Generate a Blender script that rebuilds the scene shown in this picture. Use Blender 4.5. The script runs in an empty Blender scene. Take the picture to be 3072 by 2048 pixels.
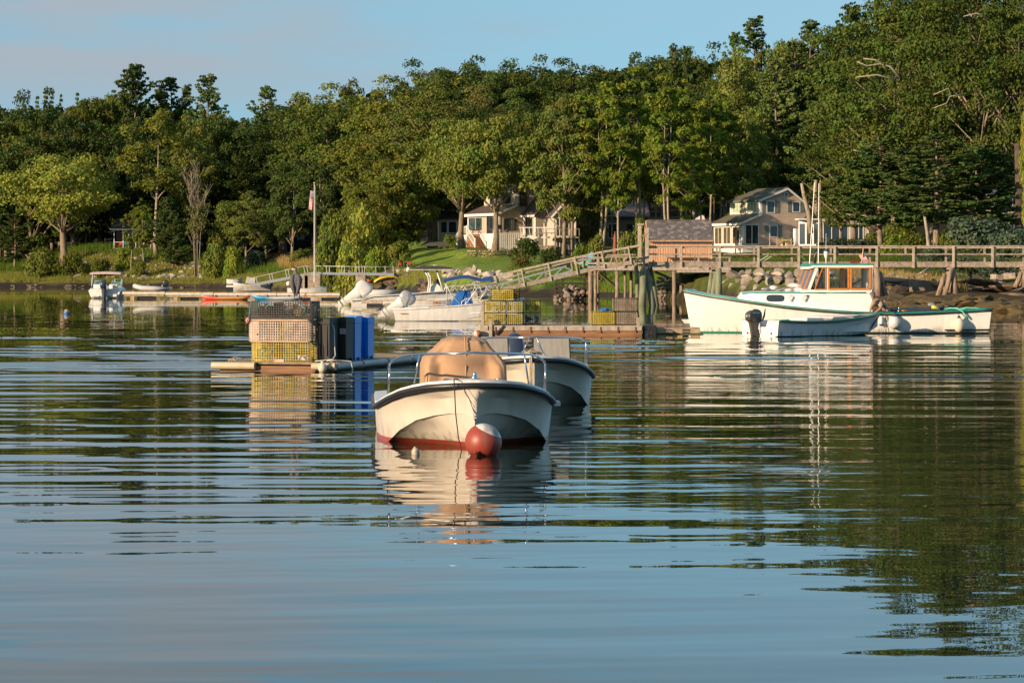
import bpy, math, random
import numpy as np
from mathutils import Vector, Matrix
R = math.radians
C = bpy.context.scene.collection
scene = bpy.context.scene
random.seed(7)
rng = np.random.default_rng(11)

# ------------------------------------------------------------------ camera, sky, sun, exposure
F = 8710.0      # focal length in pixels of the 3072 px wide photograph
HZ = 822.0      # horizon row
EYE = 1.9       # eye height above the water
cam_d = bpy.data.cameras.new('camera')
cam = bpy.data.objects.new('camera', cam_d); C.objects.link(cam)
cam.location = (0, 0, EYE); cam.rotation_euler = (R(90), 0, 0)
cam_d.sensor_width = 36; cam_d.lens = 36 * F / 3072
cam_d.shift_y = -(1024 - HZ) / 3072
cam_d.clip_start = 0.5; cam_d.clip_end = 6000
scene.camera = cam
SUN_EL = 13.0
SUN_AZ = Vector((-0.79, -0.61, 0)).normalized()
wd = bpy.data.worlds.new('World'); scene.world = wd; wd.use_nodes = True
nt = wd.node_tree; N = nt.nodes; L = nt.links
bg = N['Background']; bg.inputs[1].default_value = 0.107
sky = N.new('ShaderNodeTexSky'); sky.sky_type = 'NISHITA'; sky.sun_disc = False
sky.sun_elevation = R(SUN_EL); sky.sun_rotation = math.atan2(SUN_AZ.x, SUN_AZ.y)
sky.air_density = 1.0; sky.dust_density = 0.3; sky.ozone_density = 2.2
tc = N.new('ShaderNodeTexCoord')
# lift the low end of the sky a little: clear blue right down to the tree line
mp = N.new('ShaderNodeVectorMath'); mp.operation = 'MULTIPLY_ADD'
mp.inputs[1].default_value = (1, 1, 0.32); mp.inputs[2].default_value = (0, 0, 0.15)
L.new(tc.outputs['Generated'], mp.inputs[0])
nm = N.new('ShaderNodeVectorMath'); nm.operation = 'NORMALIZE'
L.new(mp.outputs[0], nm.inputs[0]); L.new(nm.outputs[0], sky.inputs[0])
# soft thin clouds
cm = N.new('ShaderNodeMapping'); cm.inputs['Scale'].default_value = (4.5, 4.5, 26.0)
cm.inputs['Location'].default_value = (0.1, 0.1, 0.2)
L.new(tc.outputs['Generated'], cm.inputs[0])
cn = N.new('ShaderNodeTexNoise'); cn.inputs['Scale'].default_value = 1.6; cn.inputs['Detail'].default_value = 6
cn.inputs['Roughness'].default_value = 0.5
L.new(cm.outputs[0], cn.inputs[0])
cr = N.new('ShaderNodeMapRange'); cr.inputs[1].default_value = 0.32; cr.inputs[2].default_value = 0.56
cr.inputs[3].default_value = 0.0; cr.inputs[4].default_value = 0.95; cr.interpolation_type = 'SMOOTHSTEP'
L.new(cn.outputs[0], cr.inputs[0])
mx = N.new('ShaderNodeMix'); mx.data_type = 'RGBA'
sx = N.new('ShaderNodeSeparateXYZ'); L.new(tc.outputs['Generated'], sx.inputs[0])
cw = N.new('ShaderNodeMapRange'); cw.interpolation_type = 'SMOOTHSTEP'; cw.inputs[1].default_value = .10; cw.inputs[2].default_value = -.12; cw.inputs[3].default_value = .12; L.new(sx.outputs[0], cw.inputs[0])
ch = N.new('ShaderNodeMapRange'); ch.interpolation_type = 'SMOOTHSTEP'; ch.inputs[1].default_value = .045; ch.inputs[2].default_value = .075; ch.inputs[3].default_value = .05; L.new(sx.outputs[2], ch.inputs[0])
cv = N.new('ShaderNodeMath'); cv.operation = 'MULTIPLY'; L.new(cr.outputs[0], cv.inputs[0]); L.new(cw.outputs[0], cv.inputs[1])
cu_ = N.new('ShaderNodeMath'); cu_.operation = 'MULTIPLY'; L.new(cv.outputs[0], cu_.inputs[0]); L.new(ch.outputs[0], cu_.inputs[1]); L.new(cu_.outputs[0], mx.inputs[0])
tint = N.new('ShaderNodeMix'); tint.data_type = 'RGBA'; tint.blend_type = 'MULTIPLY'; tint.inputs[0].default_value = 1
tint.inputs[7].default_value = (0.86, 0.98, 0.95, 1)
L.new(sky.outputs[0], tint.inputs[6])
L.new(tint.outputs[2], mx.inputs[6]); mx.inputs[7].default_value = (2.55, 2.95, 3.35, 1)
L.new(mx.outputs[2], bg.inputs[0])
sun_d = bpy.data.lights.new('sun', 'SUN'); sun_d.energy = 4.9; sun_d.angle = R(0.6); sun_d.color = (1.0, 0.75, 0.50)
sun = bpy.data.objects.new('sun', sun_d); C.objects.link(sun)
sv = Vector((SUN_AZ.x * math.cos(R(SUN_EL)), SUN_AZ.y * math.cos(R(SUN_EL)), math.sin(R(SUN_EL))))
sun.rotation_euler = sv.to_track_quat('Z', 'Y').to_euler()
scene.view_settings.view_transform = 'Standard'; scene.view_settings.look = 'None'
scene.view_settings.exposure = 0.56; scene.view_settings.gamma = 1
scene.render.engine = 'CYCLES'
scene.cycles.max_bounces = 7; scene.cycles.diffuse_bounces = 2; scene.cycles.glossy_bounces = 3
scene.cycles.transparent_max_bounces = 6; scene.cycles.transmission_bounces = 3
scene.cycles.caustics_reflective = False; scene.cycles.caustics_refractive = False

# ------------------------------------------------------------------ helpers
def P(px, py, D):
    return Vector(((px - 1536) * D / F, D, EYE - (py - HZ) * D / F))
def XD(px, D): return (px - 1536) * D / F
def ZD(py, D): return EYE - (py - HZ) * D / F

MC = {}
def M(name, col, rough=.6, met=0, var=.12, scale=3, bump=0, stretch=(1, 1, 1), col2=None, spec=.5, bscale=None, detail=4, thr=None, trans=0):
    if name in MC: return MC[name]
    m = bpy.data.materials.new(name); m.use_nodes = True; MC[name] = m
    n = m.node_tree.nodes; l = m.node_tree.links; b = n['Principled BSDF']
    b.inputs['Roughness'].default_value = rough; b.inputs['Metallic'].default_value = met
    b.inputs['Specular IOR Level'].default_value = spec
    t = n.new('ShaderNodeTexCoord'); mpp = n.new('ShaderNodeMapping'); mpp.inputs['Scale'].default_value = stretch
    l.new(t.outputs['Object'], mpp.inputs[0])
    no = n.new('ShaderNodeTexNoise'); no.inputs['Scale'].default_value = scale; no.inputs['Detail'].default_value = detail
    no.inputs['Roughness'].default_value = .6
    l.new(mpp.outputs[0], no.inputs[0])
    mr = n.new('ShaderNodeMapRange'); lo, hi = thr or (.3, .7)
    mr.inputs[1].default_value = lo; mr.inputs[2].default_value = hi
    l.new(no.outputs[0], mr.inputs[0])
    mi = n.new('ShaderNodeMix'); mi.data_type = 'RGBA'
    c = np.array(col[:3]); c2 = np.array(col2[:3]) if col2 else np.clip(c * (1 - 2 * var), 0, 1)
    c1 = c if col2 else np.clip(c * (1 + var), 0, 1)
    mi.inputs[6].default_value = (*c1, 1); mi.inputs[7].default_value = (*c2, 1)
    l.new(mr.outputs[0], mi.inputs[0]); l.new(mi.outputs[2], b.inputs['Base Color'])
    if bump:
        bn = n.new('ShaderNodeTexNoise'); bn.inputs['Scale'].default_value = bscale or scale * 4; bn.inputs['Detail'].default_value = 5
        l.new(mpp.outputs[0], bn.inputs[0])
        bu = n.new('ShaderNodeBump'); bu.inputs['Strength'].default_value = .8; bu.inputs['Distance'].default_value = bump
        l.new(bn.outputs[0], bu.inputs['Height']); l.new(bu.outputs[0], b.inputs['Normal'])
    if trans: b.inputs['Transmission Weight'].default_value = trans
    return m

def zpaint(name, col, colb, zsplit, rough=.3, axis=2, normal=None, var=.05, grime=.22):
    """two coats of paint, the second below a straight painted line (object coordinates)"""
    m = M(name, col, rough, var=var, scale=2.2)
    n = m.node_tree.nodes; l = m.node_tree.links; b = n['Principled BSDF']
    src = b.inputs['Base Color'].links[0].from_socket
    t = n.new('ShaderNodeTexCoord'); d = n.new('ShaderNodeVectorMath'); d.operation = 'DOT_PRODUCT'
    d.inputs[1].default_value = normal or (0, 0, 1)
    l.new(t.outputs['Object'], d.inputs[0])
    lt = n.new('ShaderNodeMath'); lt.operation = 'LESS_THAN'; lt.inputs[1].default_value = zsplit
    l.new(d.outputs['Value'], lt.inputs[0])
    mi = n.new('ShaderNodeMix'); mi.data_type = 'RGBA'; l.new(lt.outputs[0], mi.inputs[0])
    l.new(src, mi.inputs[6]); mi.inputs[7].default_value = (*colb, 1)
    # weathering: blotchy scum that thickens towards the painted line, and faint run-down stains
    mr = n.new('ShaderNodeMapRange'); mr.inputs[1].default_value = zsplit + grime; mr.inputs[2].default_value = zsplit; mr.inputs[3].default_value = .12; mr.inputs[4].default_value = 1
    l.new(d.outputs['Value'], mr.inputs[0]); mp_ = n.new('ShaderNodeMapping'); mp_.inputs['Scale'].default_value = (6, 6, 1.3); l.new(t.outputs['Object'], mp_.inputs[0])
    no = n.new('ShaderNodeTexNoise'); no.inputs['Scale'].default_value = 1.7; no.inputs['Detail'].default_value = 7; l.new(mp_.outputs[0], no.inputs[0])
    m2 = n.new('ShaderNodeMapRange'); m2.inputs[1].default_value = .45; m2.inputs[2].default_value = .75; l.new(no.outputs[0], m2.inputs[0])
    mu = n.new('ShaderNodeMath'); mu.operation = 'MULTIPLY'; l.new(mr.outputs[0], mu.inputs[0]); l.new(m2.outputs[0], mu.inputs[1])
    m3 = n.new('ShaderNodeMix'); m3.data_type = 'RGBA'; l.new(mu.outputs[0], m3.inputs[0]); l.new(mi.outputs[2], m3.inputs[6]); m3.inputs[7].default_value = (.16, .12, .07, 1)
    l.new(m3.outputs[2], b.inputs['Base Color']); return m

class MB:
    def __init__(s): s.v = []; s.f = []
    def add(s, vs, fs):
        o = len(s.v); s.v += [tuple(p) for p in vs]; s.f += [tuple(i + o for i in q) for q in fs]; return s
    def box(s, c, d, rz=0, rx=0, ry=0):
        m = Matrix.Rotation(rz, 3, 'Z') @ Matrix.Rotation(ry, 3, 'Y') @ Matrix.Rotation(rx, 3, 'X')
        c = Vector(c); h = [x / 2 for x in d]
        vs = [c + m @ Vector((i * h[0], j * h[1], k * h[2])) for i in (-1, 1) for j in (-1, 1) for k in (-1, 1)]
        return s.add(vs, [(0, 1, 3, 2), (4, 6, 7, 5), (0, 4, 5, 1), (2, 3, 7, 6), (0, 2, 6, 4), (1, 5, 7, 3)])
    def bb(s, x0, x1, y0, y1, z0, z1):
        return s.box(((x0 + x1) / 2, (y0 + y1) / 2, (z0 + z1) / 2), (abs(x1 - x0), abs(y1 - y0), abs(z1 - z0)))
    def beam(s, a, b, w, h=None):
        a = Vector(a); b = Vector(b); h = h or w; d = b - a; ln = d.length
        if ln < 1e-6: return s
        d /= ln; up = Vector((0, 0, 1)) if abs(d.z) < .95 else Vector((0, 1, 0))
        sd = d.cross(up).normalized(); u = sd.cross(d)
        vs = []
        for p in (a, b):
            for i, j in ((-1, -1), (1, -1), (1, 1), (-1, 1)): vs.append(p + sd * (i * w / 2) + u * (j * h / 2))
        return s.add(vs, [(0, 1, 2, 3), (7, 6, 5, 4), (0, 4, 5, 1), (1, 5, 6, 2), (2, 6, 7, 3), (3, 7, 4, 0)])
    def tube(s, pts, r, n=8, closed=False):
        pts = [Vector(p) for p in pts]; k = len(pts); rs = r if isinstance(r, (list, tuple)) else [r] * k
        o = len(s.v); prev = None
        for i, p in enumerate(pts):
            d = (pts[(i + 1) % k] - pts[i - 1]) if closed else (pts[min(i + 1, k - 1)] - pts[max(i - 1, 0)])
            if d.length < 1e-9: d = Vector((0, 0, 1))
            d.normalize()
            if prev is None:
                up = Vector((0, 0, 1)) if abs(d.z) < .9 else Vector((1, 0, 0)); a = d.cross(up).normalized()
            else:
                a = prev - d * prev.dot(d)
                a = a.normalized() if a.length > 1e-6 else d.orthogonal().normalized()
            prev = a; b = d.cross(a)
            for j in range(n):
                t = 2 * math.pi * j / n; s.v.append(tuple(p + (a * math.cos(t) + b * math.sin(t)) * rs[i]))
        for i in range(k if closed else k - 1):
            for j in range(n):
                a0 = o + i * n; a1 = o + ((i + 1) % k) * n; j2 = (j + 1) % n
                s.f.append((a0 + j, a0 + j2, a1 + j2, a1 + j))
        if not closed:
            s.f.append(tuple(o + j for j in reversed(range(n)))); s.f.append(tuple(o + (k - 1) * n + j for j in range(n)))
        return s
    def rings(s, rr, closed=True, cap=(True, True)):
        o = len(s.v); n = len(rr[0])
        for r in rr: s.v += [tuple(p) for p in r]
        for i in range(len(rr) - 1):
            for j in range(n if closed else n - 1):
                j2 = (j + 1) % n; s.f.append((o + i * n + j, o + i * n + j2, o + (i + 1) * n + j2, o + (i + 1) * n + j))
        if cap[0]: s.f.append(tuple(o + j for j in reversed(range(n))))
        if cap[1]: s.f.append(tuple(o + (len(rr) - 1) * n + j for j in range(n)))
        return s
    def lathe(s, prof, c=(0, 0, 0), n=16, ax=None):
        c = Vector(c); q = Vector(ax).to_track_quat('Z', 'Y') if ax else None
        rr = []
        for r, z in prof:
            ring = []
            for j in range(n):
                t = 2 * math.pi * j / n; p = Vector((r * math.cos(t), r * math.sin(t), z))
                ring.append(c + (q @ p if q else p))
            rr.append(ring)
        return s.rings(rr)
    def ell(s, c, rx, ry, rz, nu=14, nv=9):
        prof = []
        rr = []
        for i in range(nv + 1):
            a = -math.pi / 2 + math.pi * i / nv; cr_ = max(math.cos(a), .02)
            rr.append([(c[0] + rx * cr_ * math.cos(2 * math.pi * j / nu), c[1] + ry * cr_ * math.sin(2 * math.pi * j / nu), c[2] + rz * math.sin(a)) for j in range(nu)])
        return s.rings(rr)
    def ext(s, poly, d):
        """polygon (3-D points) pushed along vector d"""
        d = Vector(d); a = [Vector(p) for p in poly]; return s.rings([a, [p + d for p in a]])
    def quad(s, *p): return s.add(p, [tuple(range(len(p)))])
    def mesh(s, name):
        me = bpy.data.meshes.new(name); me.from_pydata(s.v, [], s.f); me.validate(); me.update(); return me
    def build(s, name, m, parent=None, smooth=False, bev=0, loc=None, fix=True):
        me = s.mesh(name)
        if fix: fixn(me)
        if m: me.materials.append(m)
        return put(name, me, parent, smooth, bev, loc)
def fixn(me):
    import bmesh
    b = bmesh.new(); b.from_mesh(me); bmesh.ops.recalc_face_normals(b, faces=b.faces); b.to_mesh(me); b.free()
def put(name, me, parent=None, smooth=False, bev=0, loc=None, rot=None, sc=None):
    o = bpy.data.objects.new(name, me); C.objects.link(o)
    if parent: o.parent = parent
    if loc is not None: o.location = loc
    if rot is not None: o.rotation_euler = rot
    if sc is not None: o.scale = sc
    if smooth:
        me.polygons.foreach_set('use_smooth', [True] * len(me.polygons))
        if smooth is not True:
            try: me.set_sharp_from_angle(angle=R(smooth))
            except Exception: pass
    if bev:
        bm_ = o.modifiers.new('bevel', 'BEVEL'); bm_.width = bev; bm_.segments = 2; bm_.limit_method = 'ANGLE'
    return o
def thing(name, label, cat, loc=(0, 0, 0), rz=0, group=None, rx=0, ry=0):
    o = bpy.data.objects.new(name, None); C.objects.link(o); o.empty_display_size = .2
    o.location = loc; o.rotation_euler = (rx, ry, rz); o['label'] = label; o['category'] = cat
    if group: o['group'] = group
    return o
def tag(o, label=None, cat=None, group=None, kind=None):
    if label: o['label'] = label
    if cat: o['category'] = cat
    if group: o['group'] = group
    if kind: o['kind'] = kind
    return o
def dup(root, loc, rz=None, label=None, sc=None):
    r = root.copy(); C.objects.link(r); r.location = loc
    if rz is not None: r.rotation_euler = (root.rotation_euler.x, root.rotation_euler.y, rz)
    if label: r['label'] = label
    if sc: r.scale = sc
    for ch in list(root.children):
        c = ch.copy(); C.objects.link(c); c.parent = r
        for g in list(ch.children):
            d = g.copy(); C.objects.link(d); d.parent = c
    return r
def lerp(tab, x):
    return float(np.interp(x, [a for a, _ in tab], [b for _, b in tab]))
def sm(x, a, b):
    t = min(max((x - a) / (b - a), 0), 1); return t * t * (3 - 2 * t)

# materials
white_gel = M('white_gelcoat', (.74, .72, .68), .28, var=.09, scale=2.5, stretch=(2.5, 2.5, .5))
cream_gel = M('cream_gelcoat', (.74, .68, .58), .22, var=.05, scale=1.5)
offwhite = M('offwhite_plastic', (.72, .72, .70), .35, var=.06)
white_paint = M('white_trim_paint', (.78, .76, .72), .5, var=.05)
black_rub = M('black_rubber', (.02, .02, .022), .4, var=.1)
dark_plastic = M('dark_plastic', (.03, .032, .035), .35, var=.1)
navy = M('navy_cowling', (.035, .05, .09), .22, var=.1)
steel = M('polished_steel', (.62, .62, .63), .14, 1, var=.04)
alu = M('bare_aluminium', (.48, .49, .50), .42, .7, var=.08, scale=6)
alu_w = M('pale_tubing', (.60, .60, .58), .35, .1, var=.05)
teal = M('teal_trim', (.015, .27, .20), .35, var=.08)
wood_g = M('weathered_grey_wood', (.33, .27, .21), .8, var=.25, scale=5, bump=.004, stretch=(1, 1, 1))
wood_gl = M('pale_grey_wood', (.43, .355, .28), .8, var=.2, scale=5, bump=.004)
wood_pile = M('pile_wood', (.30, .22, .16), .85, var=.3, scale=4, bump=.01, stretch=(3, 3, .5))
wood_pilegr = M('green_treated_pile', (.24, .27, .18), .85, col2=(.12, .12, .07), scale=2, bump=.01, stretch=(3, 3, .6))
wood_dark = M('dark_wet_wood', (.045, .035, .025), .8, var=.3, scale=3, bump=.01)
wood_brown = M('brown_timber', (.34, .16, .07), .75, col2=(.16, .08, .04), scale=3, bump=.004, stretch=(.6, 1, 4))
wood_tan = M('tan_dock_lumber', (.46, .34, .18), .7, var=.2, scale=3, bump=.003)
wood_float = M('float_deck_wood', (.24, .19, .13), .85, var=.35, scale=4, bump=.006)
cedar = M('fresh_cedar', (.66, .37, .21), .7, var=.16, scale=1.6, bump=.004, stretch=(4, 4, .5))
rock_m = M('grey_rock', (.30, .25, .20), .85, col2=(.17, .14, .11), scale=1.6, bump=.05, detail=6)
rock_d = M('dark_wet_rock', (.22, .155, .105), .7, col2=(.07, .05, .035), scale=1.3, bump=.05, detail=6)
rock_p = M('pale_boulder_rock', (.52, .45, .37), .85, col2=(.30, .25, .2), scale=1.5, bump=.04, detail=6)
lichen = M('lichen_stone', (.42, .30, .12), .9, col2=(.20, .16, .12), scale=2.5, bump=.02)
granite = M('granite_block', (.36, .29, .22), .85, var=.25, scale=3, bump=.02)
glass_d = M('dark_window_glass', (.03, .04, .045), .05, var=.3, scale=.5, spec=.8)
rope_m = M('tan_rope', (.42, .33, .22), .9, var=.2, scale=30)
rope_w = M('pale_rope', (.6, .57, .5), .9, var=.2, scale=30)
rope_k = M('dark_rope', (.035, .03, .028), .9, var=.2, scale=30)
# ------------------------------------------------------------------ terrain
COLS = [
 (-900, [(405,-1),(414,0),(420,.9),(440,2.2),(455,3.3),(500,6),(650,13),(1000,24)]),
 (60,   [(405,-1),(414,0),(420,.9),(440,2.2),(455,3.3),(500,6),(650,13),(1000,24)]),
 (210,  [(403,-1),(412,0),(417,.8),(424,1.5),(434,4.0),(441,5.2),(470,5.8),(550,8),(650,14),(1000,25)]),
 (300,  [(403,-1),(412,0),(417,.8),(423,1.6),(432,4.3),(438,5.5),(470,6.0),(550,8),(650,14),(1000,25)]),
 (560,  [(388,-1),(400,0),(405,.8),(414,1.6),(424,4.0),(434,5.2),(470,6.2),(550,9),(650,14),(1000,25)]),
 (650,  [(372,-1),(385,0),(389,.6),(400,1.2),(415,2.0),(430,2.9),(470,5),(650,13),(1000,26)]),
 (950,  [(323,-1),(331,0),(336,.9),(350,1.6),(370,2.6),(400,4),(600,13),(1000,28)]),
 (1150, [(292,-1),(300,0),(304,1.),(309,1.7),(325,2.6),(345,3.6),(600,14),(1000,30)]),
 (1250, [(280,-1),(286,0),(290,1),(295,1.7),(310,2.6),(335,4.4),(600,14),(1000,30)]),
 (1400, [(258,-1),(264,0),(268,1.1),(273,1.75),(290,2.7),(310,3.6),(314,4.4),(335,5.0),(360,5.4),(600,16),(1000,32)]),
 (1620, [(248,-1),(255,0),(259,.9),(268,1.6),(288,2.7),(310,3.5),(335,4.4),(360,5.4),(600,18),(1000,34)]),
 (1800, [(240,-1),(248,0),(258,.6),(275,1.7),(300,2.9),(330,4.6),(600,20),(1000,36)]),
 (1930, [(220,-1),(227,0),(235,.6),(260,1.7),(295,3.0),(330,4.6),(600,21),(1000,37)]),
 (2020, [(208,-1),(214,.0),(217,1.9),(250,2.5),(290,3.6),(311,4.0),(350,5.3),(600,22),(1000,38)]),
 (2300, [(184,-1),(190,.0),(197,1.8),(215,2.3),(260,3.2),(300,4.1),(311,4.2),(350,6),(600,24),(1000,40)]),
 (2600, [(157,-1),(163,0),(171,.35),(181,.6),(189,1.6),(199,2.4),(220,3.2),(260,4.3),(300,5),(600,25),(1000,40)]),
 (3050, [(140,-1),(147,0),(155,.25),(181,.6),(188,1.7),(197,2.5),(208,3.3),(240,4.6),(300,6.5),(600,26),(1000,42)]),
 (4600, [(130,-1),(137,0),(145,.25),(166,.6),(180,1.8),(200,3.6),(240,5),(300,7),(600,26),(1000,42)]),
]
CX = [c for c, _ in COLS]
def _fr(c, D): return np.interp(D, [a for a, _ in c], [b for _, b in c])
def gz(x, y):
    px = 1536 + x / y * F
    i = int(np.clip(np.searchsorted(CX, px) - 1, 0, len(CX) - 2)); t = min(max((px - CX[i]) / (CX[i+1] - CX[i]), 0), 1)
    # follow the shoreline: interpolate profiles by distance behind the shore
    def sh(c): return np.interp(0, [b for _, b in c], [a for a, _ in c])
    c0, c1 = COLS[i][1], COLS[i+1][1]; s0, s1 = sh(c0), sh(c1); s = s0 * (1 - t) + s1 * t
    d = y - s
    if d > 110:
        return float(_fr(c0, y) * (1 - t) + _fr(c1, y) * t)
    za = float(_fr(c0, s0 + d) * (1 - t) + _fr(c1, s1 + d) * t); zb = float(_fr(c0, y) * (1 - t) + _fr(c1, y) * t)
    w = sm(d, 40, 110); return za * (1 - w) + zb * w
def shore(px):
    i = int(np.clip(np.searchsorted(CX, px) - 1, 0, len(CX) - 2)); t = min(max((px - CX[i]) / (CX[i+1] - CX[i]), 0), 1)
    def sh(c): return np.interp(0, [b for _, b in c], [a for a, _ in c])
    return sh(COLS[i][1]) * (1 - t) + sh(COLS[i+1][1]) * t
def G(px, D, dz=0):
    x = XD(px, D); return Vector((x, D, gz(x, D) + dz))
from mathutils import noise as mn
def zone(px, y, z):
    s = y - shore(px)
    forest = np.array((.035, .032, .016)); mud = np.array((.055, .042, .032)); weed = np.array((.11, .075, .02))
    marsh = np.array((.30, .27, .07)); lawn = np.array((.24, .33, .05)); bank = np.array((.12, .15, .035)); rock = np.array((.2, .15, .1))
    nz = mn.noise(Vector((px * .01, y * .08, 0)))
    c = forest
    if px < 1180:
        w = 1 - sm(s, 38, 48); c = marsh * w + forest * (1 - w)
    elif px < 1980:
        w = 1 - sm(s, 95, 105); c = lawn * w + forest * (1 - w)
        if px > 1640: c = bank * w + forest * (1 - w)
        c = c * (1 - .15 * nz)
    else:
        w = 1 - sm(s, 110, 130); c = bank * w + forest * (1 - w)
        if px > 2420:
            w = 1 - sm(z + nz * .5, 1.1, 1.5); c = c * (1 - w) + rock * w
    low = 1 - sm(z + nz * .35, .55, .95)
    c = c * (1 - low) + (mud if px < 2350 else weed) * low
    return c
def build_terrain():
    pxs = list(range(-900, -200, 100)) + list(range(-200, 3400, 22)) + list(range(3400, 4700, 100))
    Ds = [120 + i * 4 for i in range(4)] + list(np.arange(136, 470, 2.2)) + list(np.linspace(475, 1000, 36))
    n, m_ = len(pxs), len(Ds); vs = np.zeros((n * m_, 3)); cs = np.ones((n * m_, 4))
    for j, D in enumerate(Ds):
        for i, px in enumerate(pxs):
            x = XD(px, D); z = gz(x, D)
            if z > .3: z += .16 * mn.noise(Vector((x * .25, D * .25, 0))) + .05 * mn.noise(Vector((x * 1.1, D * 1.1, 3)))
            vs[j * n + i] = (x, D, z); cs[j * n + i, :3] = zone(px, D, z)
    me = bpy.data.meshes.new('ground')
    q = [(j * n + i, j * n + i + 1, (j + 1) * n + i + 1, (j + 1) * n + i) for j in range(m_ - 1) for i in range(n - 1)]
    me.from_pydata(vs.tolist(), [], q)
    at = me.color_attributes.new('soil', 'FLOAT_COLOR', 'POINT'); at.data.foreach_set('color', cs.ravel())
    me.polygons.foreach_set('use_smooth', [True] * len(me.polygons))
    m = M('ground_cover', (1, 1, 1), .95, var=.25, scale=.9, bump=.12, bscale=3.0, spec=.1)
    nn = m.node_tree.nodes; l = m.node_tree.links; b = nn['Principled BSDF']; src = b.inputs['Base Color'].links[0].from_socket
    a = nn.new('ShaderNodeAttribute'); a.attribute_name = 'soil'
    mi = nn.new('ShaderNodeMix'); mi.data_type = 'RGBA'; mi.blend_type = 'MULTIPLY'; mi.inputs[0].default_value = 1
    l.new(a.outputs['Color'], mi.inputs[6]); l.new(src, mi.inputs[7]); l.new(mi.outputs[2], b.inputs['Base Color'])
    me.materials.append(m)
    tag(put('ground', me), 'sloping shore with lawn, marsh and woodland floor behind the cove', kind='structure')
build_terrain()

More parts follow.
